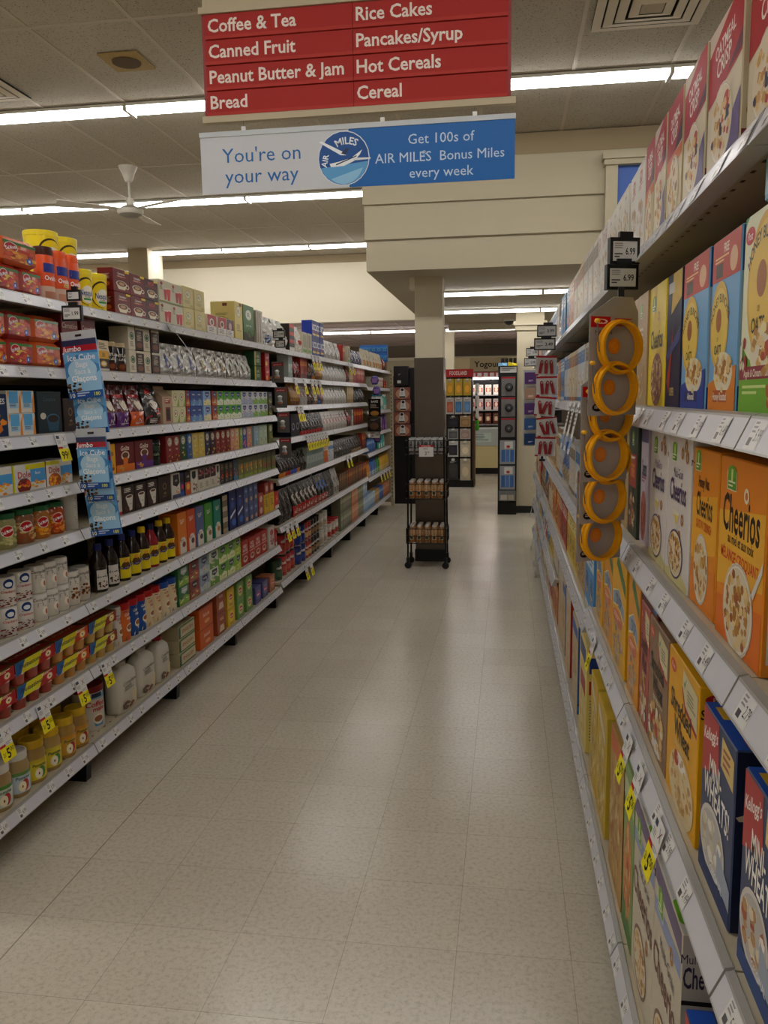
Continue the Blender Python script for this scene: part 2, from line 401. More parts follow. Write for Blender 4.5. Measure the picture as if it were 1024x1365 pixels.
# columns
b = PB(); b.box(-.815, -.57, 7.43, 7.67, 0, 2.535, '#d9ceb4'); o = b.build('column', 'cream'); o['kind'] = 'structure'
b = PB(); b.box(-.823, -.562, 7.42, 7.68, .11, 1.837, '#8d8780'); o = b.build('column_cladding_panel', 'steel'); o['kind'] = 'structure'
bx('trim_5', 'black_metal', (-.83, -.555, 7.41, 7.69, 0, .11), kind='structure')
bx('trim_6', 'creamwall', (-.86, -.815, 7.42, 7.6, 2.44, 2.535), kind='structure')
bx('column_2', 'cream', (-1.07, -.905, 14.3, 14.5, 0, LC + .04), kind='structure')
bx('column_3', 'tan', (-5.14, -4.86, 11, 11.5, 0, HC), kind='structure')
bx('trim_7', 'creamwall', (-4.86, -4.855, 11, 11.5, 1.5, HC), kind='structure')
b = PB(); b.box(.115, .42, 10.66, 10.96, .09, 2.3, '#cfc39f'); b.box(.09, .45, 10.63, 10.99, 2.3, 2.36, '#d9ceb4'); b.box(.07, .48, 10.6, 11.02, 2.36, 2.41, '#d9ceb4'); b.box(.1, .45, 10.64, 10.98, 2.41, 2.56, '#d9ceb4')
o = b.build('column_4', 'cream'); o['kind'] = 'structure'
bx('trim_8', 'black_metal', (.105, .43, 10.65, 10.97, 0, .09), kind='structure')
# pilaster and crown on the bulkhead, blue panel beside it
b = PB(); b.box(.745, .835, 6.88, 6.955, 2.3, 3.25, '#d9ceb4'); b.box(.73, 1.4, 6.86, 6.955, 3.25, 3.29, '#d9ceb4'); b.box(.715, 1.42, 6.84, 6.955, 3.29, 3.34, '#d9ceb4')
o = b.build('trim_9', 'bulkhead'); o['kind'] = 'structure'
M['blue'] = mat('blue_panel', '#2b57a8', rough=.5)
bx('trim_10', 'blue', (.835, 1.3, 6.92, 6.955, 2.35, 3.25), kind='structure')

# ------------------------------------------------------------------ lights
def light_fixture(name, x0, y, z, w, label, group):
    r = empty(name, (x0 + .61, y, z), 0, label, 'ceiling light', group)
    b = PB()
    b.box(-.605, .605, -w / 2 - .006, -w / 2, -.02, .0, '#e8e6e0'); b.box(-.605, .605, w / 2, w / 2 + .006, -.02, 0, '#e8e6e0')
    b.box(-.605, .605, -w / 2, w / 2, -.004, 0, '#f0efe9')
    b.box(-.609, -.597, -w / 2 - .012, w / 2 + .012, -.052, 0, '#d8d5cc'); b.box(.597, .609, -w / 2 - .012, w / 2 + .012, -.052, 0, '#d8d5cc')
    b.build('housing', 'plastic', r)
    t = PB(); t.raw([(x, y, z) for x in (-.594, .594) for y, z in ((-w * .46, -.006), (-w * .44, -.035), (-w * .25, -.048), (w * .25, -.048), (w * .44, -.035), (w * .46, -.006))], [(0, 1, 7, 6), (1, 2, 8, 7), (2, 3, 9, 8), (3, 4, 10, 9), (4, 5, 11, 10), (5, 4, 3, 2, 1, 0), (6, 7, 8, 9, 10, 11)], '#fff'); t.build('tube', M['tube'], r)
    return r
_n = {}
def row(y, z, xs, w, where):
    for i, x in enumerate(xs):
        light_fixture('ceiling_light', x, y, z, w, '%s fluorescent strip from the left, %s' % (ordw(i), where), 'fluorescent strips')
for y, nm in ((1.7, 'unseen row added over the near end of the aisle'), (5.82, 'nearest bright row on the high ceiling'), (8.5, 'second row on the high ceiling'), (11.25, 'third row on the high ceiling by the cream wall'), (-2.4, 'ceiling row behind the viewer')):  # first row is added out of view to brighten the near floor
    xs = [-2.645 + 1.22 * k for k in range(-4, 6)]
    if y > 7: xs = [x for x in xs if x + 1.22 < BX0 - .01]
    row(y, HC - .006, xs, .15, nm)
for y, nm in ((8.5, 'first row under the dropped ceiling'), (10.25, 'second row under the dropped ceiling')):
    row(y, 2.535, [-.88 + 1.22 * k for k in range(0, 3)] if y < 9 else [-.84 + 1.22 * k for k in range(0, 3)], .075, nm)
row(13.65, LC + .03, [-7.1 + 1.22 * k for k in range(0, 10)], .075, 'row on the far low ceiling')
#row(16.6, LC + .03, [-7.1 + 1.22 * k for k in range(0, 10)], .11, 'last row on the far low ceiling')
# ------------------------------------------------------------------ shelving bays
XL, XR = -1.6, .28          # front of the price rails, left and right
LZ = [1.855, 1.615, 1.383, 1.195, 1.015, .725, .467, .165]
EZ = [1.852, 1.653, 1.445, 1.208, .928, .59, .19]
KZ = [1.85, 1.62, 1.34, 1.076, .85, .562, .19]
RZ = [1.80, 1.467, 1.158, .775, .165]
PZ = [1.80, 1.467, 1.05, .72, .165]
QZ = [1.80, 1.467, 1.05, .72, .44, .165]
def rail_mesh(wd, seed):
    """printed price rail facing -Y, top edge at z=0"""
    rnd = random.Random(seed); b = PB(); h = .042
    y0, y1 = 0, .006
    P = [(-wd / 2, y1, 0), (wd / 2, y1, 0), (wd / 2, y0 - .004, -.003), (-wd / 2, y0 - .004, -.003)]
    b.poly(P[::-1], '#8f8c86')
    Mp = lambda u, v, o: (-wd / 2 + wd * u, -.004 - .018 * (1 - v) - o, -.003 - (h - .003) * (1 - v))
    b.poly([Mp(0, 0, 0), Mp(1, 0, 0), Mp(1, 1, 0), Mp(0, 1, 0)], '#c9c9d0')
    b.poly([(-wd / 2, .008, -h), (wd / 2, .008, -h), (wd / 2, -.022, -h), (-wd / 2, -.022, -h)], '#a5a39c')
    b.poly([(-wd / 2, .008, 0), (-wd / 2, -.004, -.003), (-wd / 2, -.022, -h), (-wd / 2, .008, -h)], '#a5a39c')
    b.poly([(wd / 2, .008, -h), (wd / 2, -.022, -h), (wd / 2, -.004, -.003), (wd / 2, .008, 0)], '#a5a39c')
    ops = [('r', 0, .93, 1, 1, '#9c9a96'), ('r', 0, 0, 1, .06, '#aeacaa')]
    x = rnd.uniform(.02, .06)
    while x < .95:
        t = .045 / wd
        ops.append(('r', x, .1, x + t, .9, '#dcdbd8'))
        ops.append(('r', x + t * .1, .2, x + t * .38, .42, '#55535a'))
        ops.append(('l', x + t * .1, .5, x + t * .5, .86, 3, '#8b8a90'))
        ops.append(('t', rnd.choice(['4.99', '3.49', '2.79', '5.99', '6.49']), x + t * .74, .5, .34, '#2c2b33', {'mw': .45 * t}))
        x += rnd.uniform(.11, .2) * .914 / wd
    b.ops(Mp, wd, h, ops)
    return b.mesh('price_rail', 'rail')
def shelf_mesh(wd, dp):
    b = PB()
    b.box(-wd / 2, wd / 2, .008, dp, -.022, -.004, '#b9ad93')
    b.box(-wd / 2, wd / 2, .006, .0075, -.04, -.004, '#b9ad93')
    b.box(-wd / 2, wd / 2, dp - .012, dp, -.05, -.004, '#a89c84')
    for s in (-1, 1):     # side brackets under the deck
        x = s * (wd / 2 - .012)
        P = [(x, dp, -.022), (x, dp, -.075), (x, dp * .35, -.03), (x, .03, -.022)]
        b.poly(P, '#a89c84'); b.poly([(p[0] - s * .003, p[1], p[2]) for p in P][::-1], '#a89c84')
    k = -wd / 2 + .06      # punched slots along the front of the deck
    while k < wd / 2 - .05:
        b.poly([(k, .035, -.0037), (k + .014, .035, -.0037), (k + .014, .041, -.0037), (k, .041, -.0037)], '#3a342c')
        b.poly([(k, .035, -.0223), (k, .041, -.0223), (k + .014, .041, -.0223), (k + .014, .035, -.0223)], '#3a342c')
        k += .05
    return b.mesh('shelf', 'plastic')
_cache = {}
def cached(k, fn):
    if k not in _cache: _cache[k] = fn()
    return _cache[k]
def bay(side, y0, y1, zs, label, depth=.45, back='shelf_shaded', foot=True, top=1.93, peg=False):
    wd = y1 - y0; X = XL if side == 'L' else XR; sg = -1 if side == 'L' else 1
    rz = PI / 2 if side == 'L' else -PI / 2
    r = empty('shelving_unit', (X, (y0 + y1) / 2, 0), rz, label, 'shelving unit', 'shelving bays along the aisle')
    wk = round(wd, 3)
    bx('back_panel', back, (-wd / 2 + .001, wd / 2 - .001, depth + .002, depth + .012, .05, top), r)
    for s in (-1, 1):
        b = PB(); b.box(s * (wd / 2 - .013) - .012, s * (wd / 2 - .013) + .012, depth - .012, depth + .014, .02, top + .02, '#b5a98f')
        z = .2
        while z < top: b.box(s * (wd / 2 - .013) - .004, s * (wd / 2 - .013) + .004, depth - .0125, depth - .0115, z, z + .016, '#2b2620'); z += .05
        b.build('upright', 'plastic', r)
    for i, z in enumerate(zs):
        base = i == len(zs) - 1
        sh = mobj('shelf', cached(('shelf', wk, depth), lambda: shelf_mesh(wk - .004, depth)), r); sh.location = (0, 0, z)
        rl = mobj('price_rail', cached(('rail', wk, i % 4, side), lambda: rail_mesh(wk - .006, i % 4 + (7 if side == 'R' else 0))), sh)
    # recessed black sheet painting the shade of the open base, and the feet
    z = zs[-1]
    bx('underdeck_shade', 'black_metal', (-wd / 2 + .001, wd / 2 - .001, .2, .21, 0, z - .03), r)
    b = PB()
    for s in (-1,):
        x = s * (wd / 2 - .021)
        b.raw([(x - .02, .0 + .03, z - .045), (x + .02, .03, z - .045), (x + .02, .2, z - .045), (x - .02, .2, z - .045), (x - .02, .04, .0), (x + .02, .04, 0), (x + .02, .2, 0), (x - .02, .2, 0)],
              [(0, 1, 5, 4)[::-1], (1, 2, 6, 5)[::-1], (2, 3, 7, 6)[::-1], (3, 0, 4, 7)[::-1], (0, 1, 2, 3), (7, 6, 5, 4)], '#0d0d0d')
    b.build('foot', 'plastic', r)
    return r
LB = [(1.965, 2.88, LZ), (2.88, 3.79, LZ), (3.79, 4.70, LZ), (4.70, 5.61, LZ), (5.61, 6.56, EZ), (6.56, 7.51, EZ), (7.51, 8.46, EZ), (8.46, 9.41, EZ), (9.41, 10.36, KZ), (10.36, 11.3, KZ)]
for i, (a, c, zs) in enumerate(LB):
    bay('L', a, c, zs, 'left aisle shelving bay with white price rails, %s from the near end' % ordw(i), back='shelf_metal' if zs is KZ else 'shelf_shaded')
RB = [(.085, 1.0, RZ), (1.0, 1.915, RZ), (1.915, 2.83, RZ)] + [(2.83 + .96 * k, 2.83 + .96 * (k + 1), QZ) for k in range(6)]
RB = [(a, c, PZ if i in (3, 4) else zs) for i, (a, c, zs) in enumerate(RB)]
for i, (a, c, zs) in enumerate(RB):
    bay('R', a, c, zs, 'right aisle shelving bay of beige metal, %s from the near end' % ordw(i), back='shelf_shaded')
# end upright of the left run
r = empty('end_upright', (-1.575, 11.315, 0), 0, 'beige slotted metal upright closing the far end of the left shelves', 'upright')
b = PB(); b.box(-.022, .022, -.012, .012, 0, 1.9, '#b5a98f'); b.box(-.46, -.022, -.004, .004, .05, 1.86, '#a99d84')
for k in range(34): b.box(-.005, .005, -.0125, -.0115, .12 + k * .052, .145 + k * .052, '#2b2620')
b.build('slotted_post', 'plastic', r)
# ------------------------------------------------------------------ products
D = {}
def reg(key, name, desc, cat, w, h, d, mesh, kids=(), plural=None):
    D[key] = dict(name=name, desc=desc, cat=cat, w=w, h=h, d=d, mesh=mesh, kids=list(kids), plural=plural or (cat + ('es' if cat.endswith('x') else 's')))
def kindof(desc):
    for k, nm in (('tea', 'tea_box'), ('coffee', 'coffee_box'), ('cocoa', 'cocoa_box'), ('chocolate', 'cocoa_box'), ('snack', 'snack_box'), ('sugar', 'sugar_box'), ('packet', 'packet'), ('drink', 'drink_box')):
        if k in desc.split(): return nm
    return 'carton'
def carton(key, desc, w, h, d, base, front, side=(), top=(), cols=None, name='carton', cat='box', m='carton', bev=.0018, plural=None, kids=()):
    if name == 'carton': name = kindof(desc); cat = name.replace('_', ' ') if cat == 'box' else cat
    b = PB(); cc = {'b': base}; cc.update(cols or {}); b.bevbox(w, d, h, bev, base, cc)
    e = bev
    b.ops(flat(-w / 2 + e, w / 2 - e, -d / 2, e, h - e), w, h, front)
    b.ops(lambda u, v, o: (-w / 2 - o, d / 2 - e - (d - 2 * e) * u, e + (h - 2 * e) * v), d, h, side)
    b.ops(lambda u, v, o: (w / 2 + o, -d / 2 + e + (d - 2 * e) * u, e + (h - 2 * e) * v), d, h, side)
    b.ops(lambda u, v, o: (-w / 2 + e + (w - 2 * e) * u, -d / 2 + e + (d - 2 * e) * v, h + o), w, d, list(top) + [('r', 0, .485, 1, .515, hxs(base, .75))])
    reg(key, name, desc, cat, w, h, d, b.mesh(name, m), kids, plural)
def hxs(c, f):
    v = hx(c); return tuple(min(1, x * f) for x in v)
def nutri(u0=.2, v0=.25, u1=.9, v1=.9, bg='#d6d2c6'):
    return [('r', u0, v0, u1, v1, bg), ('l', u0 + .05, v0 + .02, u1 - .05, v1 - .02, 22, '#55524c')]
def can(key, desc, r, h, prof, ops, name='can', cat='can', m='gloss', n=20, sy=1, kids=(), plural=None, z0=0, z1=None, span=1.9, sub=(10, 1)):
    b = PB(); b.lathe(prof, n, sy=sy)
    z1 = h if z1 is None else z1
    def Mp(u, v, o):
        a = -PI / 2 + (u - .5) * span; z = z0 + (z1 - z0) * v
        rr = r
        for (ra, za, _), (rb, zb, _) in zip(prof, prof[1:]):
            if za <= z <= zb and zb > za: rr = ra + (rb - ra) * (z - za) / (zb - za); break
        rr = rr + o + .0006
        return (rr * math.cos(a), sy * rr * math.sin(a) - (0 if sy == 1 else o), z)
    b.ops(Mp, r * span, z1 - z0, ops, sub=sub)
    reg(key, name, desc, cat, 2 * r, h, 2 * r * sy, b.mesh(name, m, smooth=True), kids, plural)
def lid_mesh(r, h, col, name='lid', ridged=True, sy=1, m='plastic', dome=0):
    b = PB(); n = 24 if ridged else 18
    b.lathe([(r, 0, col), (r, h * .85, col), (r * .95, h, col), (r * .8, h, hxs(col, .8)), (r * .78, h - .002, hxs(col, .8)), (.001, h - .002 + dome, col)], n, sy=sy)
    if ridged:
        for k in range(24):
            a = 2 * PI * k / 24; x, y = r * math.cos(a), sy * r * math.sin(a)
            t = Vector((-math.sin(a), math.cos(a), 0)) * .0012
            nrm = Vector((math.cos(a), math.sin(a), 0)) * .0012
            p = Vector((x, y, 0))
            b.poly([p - t + nrm, p + t + nrm, p + t + nrm + Vector((0, 0, h * .8)), p - t + nrm + Vector((0, 0, h * .8))], hxs(col, 1.05))
    return b.mesh(name, m, smooth=True)
def bag(key, desc, w, h, d, base, front, side=None, m='film', name='bag', cat='bag', top=.0, seal=.05, pinch=.75, back=None, plural=None, lean=0, wob=.003):
    """gusseted bag: full at the bottom, pinched to a flat seam at the top"""
    rnd = random.Random(key); nu, nv = 6, 9
    def th(v):
        v = min(max(v, 0), 1)
        if v > 1 - seal: return .004
        q = v / (1 - seal)
        return d * (.8 + .2 * math.sin(PI * min(1, q * 1.6))) * (1 - max(0, (q - (1 - pinch)) / pinch) ** 2.2) + .004
    wf = lambda v: w * (.97 + .03 * math.sin(PI * min(v * 1.2, 1)))
    def Mp(u, v, o):
        t = th(v); x = (u - .5) * wf(v)
        bul = 1 - .18 * abs(2 * u - 1) ** 3
        return (x, -t / 2 * bul - o - (0 if v > 1 - seal else wob * math.sin(9 * u + 14 * v + len(key))) - lean * v * v, h * v)
    b = PB(); vs = []; fs = []
    F = [[Mp(i / nu, j / nv, 0) for i in range(nu + 1)] for j in range(nv + 1)]
    Bk = [[(x, t_ + 0, z) for x, t_, z in [(p[0], -p[1] - 2 * lean * (j / nv) ** 2, p[2]) for p in F[j]]] for j in range(nv + 1)]
    for j in range(nv):
        for i in range(nu):
            b.poly([F[j][i], F[j][i + 1], F[j + 1][i + 1], F[j + 1][i]], base)
            b.poly([Bk[j][i + 1], Bk[j][i], Bk[j + 1][i], Bk[j + 1][i + 1]], back or base)
        sc = side or hxs(base, .85)
        mid = lambda j, i: ((F[j][i][0] * .93), (F[j][i][1] + Bk[j][i][1]) / 2, F[j][i][2])
        for i, fl in ((0, 0), (nu, 1)):
            q1 = [F[j][i], F[j + 1][i], mid(j + 1, i), mid(j, i)]; q2 = [mid(j, i), mid(j + 1, i), Bk[j + 1][i], Bk[j][i]]
            for q in (q1, q2): b.poly(q if not fl else q[::-1], sc)
    b.poly(F[0][::-1] + Bk[0], base); b.poly(F[nv] + Bk[nv][::-1], base)
    b.ops(Mp, w, h, front, sub=(6, 9), off0=.0008, step=.0001)
    reg(key, name, desc, cat, w, h, d, b.mesh(name, m, smooth=False), (), plural)
CER = ['#c79a4e', '#b5813a', '#d9b877', '#a66f2e', '#e0c58d']
FRU = ['#d9531e', '#e88a1c', '#c8281f', '#f0b429', '#7a1d1a']
# ---- left, top shelf
can('ovalt', 'orange malt drink jar with blue band', .043, .185, [(.041, 0, '#c9a58e'), (.043, .006, '#d8b9a4'), (.043, .05, '#e4521b'), (.043, .155, '#e4521b'), (.04, .16, '#8f3a17')],
    [('r', 0, .62, 1, .82, '#26368f'), ('l', .1, .66, .9, .8, 3, '#c9cfe8'), ('t', 'Ovaltine', .5, .5, .1, '#ffffff', {'b': 1}), ('r', .3, .36, .8, .43, '#e9c66b'), ('r', 0, 0, 1, .2, '#c98f74'), ('t', 'chocolate', .5, .395, .035, '#7a3b16')], z1=.158, cat='jar', name='jar', m='plastic', sy=.75,
    kids=[('lid', lid_mesh(.041, .028, '#ef5a16', sy=.75), (0, 0, .158))])
can('ovaltd', 'orange malt drink jar with dark brown lid', .043, .185, [(.041, 0, '#c9a58e'), (.043, .006, '#d8b9a4'), (.043, .05, '#e4521b'), (.043, .155, '#e4521b'), (.04, .16, '#8f3a17')],
    [('r', 0, .62, 1, .82, '#26368f'), ('t', 'Ovaltine', .5, .5, .1, '#ffffff', {'b': 1}), ('r', 0, 0, 1, .2, '#b97c60')], z1=.158, cat='jar', name='jar', m='plastic', sy=.75,
    kids=[('lid', lid_mesh(.041, .03, '#4a1d10', sy=.75), (0, 0, .158))])
can('nesq', 'yellow chocolate powder tub', .062, .15, [(.054, 0, '#f2d60a'), (.061, .13, '#f2d60a'), (.0605, .132, '#e5c800')],
    [('e', .55, .52, .42, .4, '#3a2a17'), ('e', .58, .5, .4, .37, '#f2d60a'), ('e', .62, .42, .3, .26, '#f3efe0'), ('t', 'Nesquik', .6, .47, .17, '#163c8c', {'b': 1, 'mw': .62}), ('r', .42, .25, .8, .31, '#3d9a4a'), ('t', 'chocolat', .6, .35, .05, '#7c4a1e'), ('l', .12, .05, .9, .13, 2, '#a98f10')], z1=.13, cat='tub', name='tub', m='plastic',
    kids=[('lid', lid_mesh(.0625, .02, '#f6df2a', ridged=False), (0, 0, .13))])
def cup_art(cu, cv, r, cream='#efe2c8', drink='#6b3416'):
    return [('e', cu, cv, r, r * .42, cream), ('p', [(cu - r, cv), (cu + r, cv), (cu + r * .6, cv - r * .75), (cu - r * .6, cv - r * .75)], cream), ('e', cu, cv + .005, r * .84, r * .33, drink), ('e', cu, cv + .005, r * .5, r * .2, '#c99a6b'), ('o', cu + r * 1.05, cv - r * .25, r * .35, r * .3, .35, cream)]
carton('cocoa', 'maroon hot chocolate box showing a cup', .118, .094, .07, '#6d1416', [('r', 0, 0, 1, .3, '#7b1a1a'), ('t', 'Carnation', .5, .82, .1, '#f3e7da', {'sh': .25, 'b': 1}), ('r', .2, .64, .8, .72, '#a32324'), ('l', .25, .65, .75, .71, 2, '#e8c9b4')] + cup_art(.5, .36, .34) + [('r', .72, .9, 1, 1, '#e8c31b')],
       side=[('r', .05, .2, .95, .8, '#5a1012'), ('e', .5, .3, .3, .12, '#b5541f'), ('l', .15, .5, .85, .75, 6, '#c7a18e')], top=[('t', 'Carnation', .5, .5, .3, '#e8c9b4')])
carton('rich', 'dark maroon rich cocoa box', .118, .094, .07, '#43100f', [('t', 'RICH', .5, .8, .17, '#d9463c', {'b': 1}), ('r', .1, .6, .9, .68, '#7c1d1b')] + cup_art(.52, .36, .32) + [('r', .72, .9, 1, 1, '#e8c31b')], side=[('l', .15, .3, .85, .75, 8, '#a88')])
carton('icetea', 'cream box with red iced drink glasses', .118, .102, .07, '#cfc8ad', [('p', [(.42, .12), (.58, .12), (.66, .62), (.36, .62)], '#b3141c'), ('p', [(.68, .1), (.86, .1), (.95, .66), (.62, .66)], '#c92027'), ('r', .36, .6, .66, .66, '#e6d9c8'), ('r', .62, .64, .95, .7, '#e6d9c8'), ('e', .2, .85, .1, .08, '#a3161b'), ('l', .08, .55, .32, .75, 4, '#6b6a55'), ('r', 0, 0, 1, .06, '#7a8a3b')], side=[('l', .2, .3, .8, .8, 8, '#8a856f')])
carton('cream', 'pale yellow tea box with round seal', .105, .106, .075, '#dccd8a', [('e', .45, .62, .26, .2, '#8a8f6a'), ('e', .45, .62, .23, .175, '#ece4bd'), ('l', .3, .55, .6, .7, 4, '#777a58'), ('l', .15, .18, .8, .34, 3, '#a79a58'), ('r', .62, .05, .9, .16, '#cbb865')], side=[('l', .2, .3, .8, .8, 6, '#a79a58')])
carton('redwhite', 'small red and white coffee pod box', .1, .105, .07, '#e9e4da', [('r', 0, .42, 1, 1, '#b11a20'), ('e', .5, .62, .24, .2, '#efe6d8'), ('e', .5, .62, .16, .13, '#7a2a18'), ('l', .15, .1, .85, .34, 3, '#8d8a86')], cols={'t': '#b11a20'})
carton('plum', 'small plum and white coffee pod box', .1, .105, .07, '#e3ddd4', [('r', 0, .42, 1, 1, '#4c1a2c'), ('e', .5, .62, .24, .2, '#c9a8a8'), ('l', .15, .1, .85, .34, 3, '#8d8a86')], cols={'t': '#4c1a2c'})
carton('greenlow', 'low bright green tea carton', .13, .13, .09, '#6da02c', [('l', .2, .4, .8, .7, 3, '#e2e8c8')])
carton('tallcream', 'tall pale yellow tea carton', .15, .225, .15, '#ddc878', [('e', .5, .75, .26, .14, '#e9e2bd'), ('o', .5, .75, .28, .155, .1, '#8a8f6a'), ('l', .35, .7, .65, .8, 4, '#777a58'), ('r', .6, .9, .9, .98, '#7a2a16'), ('l', .2, .2, .8, .4, 4, '#9a8c4a')], side=[('l', .2, .35, .8, .7, 8, '#9a8c4a'), ('r', .5, .88, .7, .96, '#7a2a16')])
carton('tallgreen', 'tall green tea carton with white seal', .15, .225, .12, '#3d6a2a', [('e', .5, .74, .28, .14, '#dfe3cf'), ('l', .35, .68, .65, .8, 4, '#58704a'), ('t', 'green tea', .5, .45, .06, '#dfe8cf'), ('r', 0, 0, 1, .25, '#3a2a16'), ('f', .5, .2, .45, .12, ['#4a7a2a', '#5a8a3a', '#2d4a1a'], 14, 3)])
carton('tallwhite', 'tall white carton with tan stripes', .095, .215, .1, '#c8c2b6', [('r', .1, .05, .35, .95, '#a08f7d'), ('r', .55, .05, .7, .95, '#8d7a6a'), ('l', .4, .5, .52, .9, 8, '#777')])
carton('uccblue', 'tall blue coffee carton with white letters', .12, .145, .09, '#10257c', [('t', 'UCC', .5, .62, .34, '#f0f0ee', {'b': 1}), ('r', .1, .14, .9, .26, '#d8b53a'), ('l', .15, .3, .85, .4, 2, '#b84a3a'), ('r', 0, .9, 1, 1, '#0b1b5e')], plural='blue coffee cartons', cols={'l': '#16308f', 't': '#16308f'})
carton('palebox', 'pale narrow carton with green foot', .09, .17, .08, '#bdb59d', [('r', 0, .05, 1, .2, '#6a9a4a'), ('r', .1, .3, .45, .9, '#8d8570'), ('r', .55, .3, .9, .9, '#9c937c')])
def stack_pack(key, desc, cols, w=.1, h=.2, d=.09):
    ops = []
    for i, c in enumerate(cols): ops.append(('r', 0, i / len(cols), 1, (i + .92) / len(cols), c))
    carton(key, desc, w, h, d, '#2a2320', ops)
stack_pack('strip', 'striped red, black and white packet', ['#d7d2ca', '#2d3a2a', '#b32a20', '#1d1a18', '#b32a20', '#2d3a2a', '#c23023'])
bag('foilbag', 'large crumpled silver foil bag', .2, .205, .12, '#cfcdc8', [('r', .1, .1, .4, .35, '#3a78c0'), ('r', .15, .2, .35, .3, '#e8e6e0'), ('l', .5, .2, .9, .6, 5, '#aaa')], m='foil', wob=.009)
bag('clearbag', 'clear plastic wrapped white pack', .16, .15, .1, '#c9cbc6', [('r', .1, .2, .9, .5, '#b7b9b5')], m='foil', wob=.008)
bag('whitebag', 'white bag printed with red', .12, .2, .08, '#d9d4ca', [('e', .5, .35, .25, .12, '#b3262a'), ('l', .2, .55, .8, .8, 4, '#8c8780')], wob=.006)
# ---- left, second shelf
def fruitpack(key, desc, main, cols, n):
    rnd = random.Random(n); b = PB(); w, h, d = .17, .089, .1
    b.bevbox(w, d, h, .014, main)
    ops = [('r', 0, .82, 1, .95, '#3d7a34'), ('f', .5, .35, .5, .34, cols, 46, n, .22), ('e', .24, .66, .2, .24, '#e9e4da'), ('e', .24, .66, .18, .21, '#b9151c'), ('t', 'Del Monte', .24, .66, .15, '#ffffff', {'mw': .34, 'rot': 15, 'b': 1}),
           ('r', .5, .62, .78, .82, '#d65a4a'), ('l', .53, .65, .75, .8, 3, '#f0e0c8'), ('e', .78, .2, .09, .15, '#1f58b0'), ('r', .75, .14, .81, .26, '#dfe6f0')]
    b.ops(flat(-w / 2 + .012, w / 2 - .012, -d / 2, .01, h - .01), w, h, ops)
    so = [('f', .5, .45, .42, .38, cols, 30, n + 5, .25), ('r', .1, .8, .9, .92, '#3d7a34'), ('e', .5, .6, .3, .22, '#b9151c')]
    b.ops(lambda u, v, o: (-w / 2 - o, d / 2 - .012 - (d - .024) * u, .01 + (h - .02) * v), d, h, so)
    b.ops(lambda u, v, o: (w / 2 + o, -d / 2 + .012 + (d - .024) * u, .01 + (h - .02) * v), d, h, so)
    b.ops(lambda u, v, o: (-w / 2 + .012 + (w - .024) * u, -d / 2 + .012 + (d - .024) * v, h + o), w, d, [('r', .05, .1, .95, .9, '#c9472c'), ('e', .3, .5, .2, .3, '#b9151c')])
    reg(key, 'fruit_cup_pack', desc, 'fruit cups', w, h, d, b.mesh('fruit_cup_pack', 'film'), plural='wrapped fruit cup packs')
fruitpack('peach', 'shrink-wrapped peach cup pack with red emblem', '#c2541c', ['#e07a1c', '#d9571a', '#f0a52c', '#c23a1a', '#8d2a16'], 4)
fruitpack('mixf', 'shrink-wrapped mixed fruit cup pack with red emblem', '#9c2a20', ['#c8281f', '#e8a01c', '#8a1a1e', '#d9531e', '#e9c64a'], 9)
carton('maroonsm', 'flat maroon carton', .12, .1, .08, '#6b1a1c', [('t', 'Carnation', .5, .6, .2, '#d9b8a4', {'sh': .25}), ('l', .1, .1, .9, .35, 3, '#8f3a38')])
carton('yblack', 'yellow and black coffee carton with cup', .08, .125, .08, '#1b1512', [('r', 0, .5, 1, 1, '#d8c7a0'), ('r', 0, .4, 1, .66, '#d9a21c'), ('t', '30', .5, .53, .13, '#5a1d14', {'b': 1}), ('e', .5, .24, .3, .1, '#d9a21c'), ('e', .5, .24, .2, .06, '#efe2c8'), ('l', .1, .7, .9, .92, 4, '#6a5a48'), ('r', 0, 0, 1, .08, '#cfc8b8')])
can('nylac', 'black coffee creamer jar with cream lid', .036, .122, [(.035, 0, '#16100e'), (.036, .01, '#16100e'), (.036, .1, '#16100e'), (.03, .11, '#16100e')], [('t', 'NYLA', .5, .72, .13, '#e9e2d4', {'b': 1}), ('t', 'café', .5, .55, .12, '#e9e2d4'), ('e', .5, .22, .3, .17, '#5c2415'), ('e', .5, .24, .2, .1, '#8a4a2a')], z1=.1, cat='jar', name='jar', kids=[('lid', lid_mesh(.034, .018, '#c9b48c'), (0, 0, .106))])
carton('sbcream', 'cream coffee box with green roundel', .055, .1, .09, '#d9cfb8', [('o', .5, .6, .36, .17, .3, '#1d5a38'), ('e', .5, .6, .2, .09, '#1d5a38'), ('l', .2, .12, .8, .35, 4, '#8a7d66')])
carton('sbbrown', 'brown coffee box with cream lettering', .075, .1, .09, '#3a201a', [('t', 'CAFE', .5, .78, .1, '#e4d9c4'), ('l', .2, .4, .8, .68, 5, '#c7b59c'), ('e', .5, .22, .35, .13, '#7c4a34'), ('r', 0, .9, 1, 1, '#d9cfb8')])
carton('blkbox', 'small black coffee carton', .1, .1, .08, '#17120f', [('l', .15, .3, .85, .8, 5, '#4a4038')])
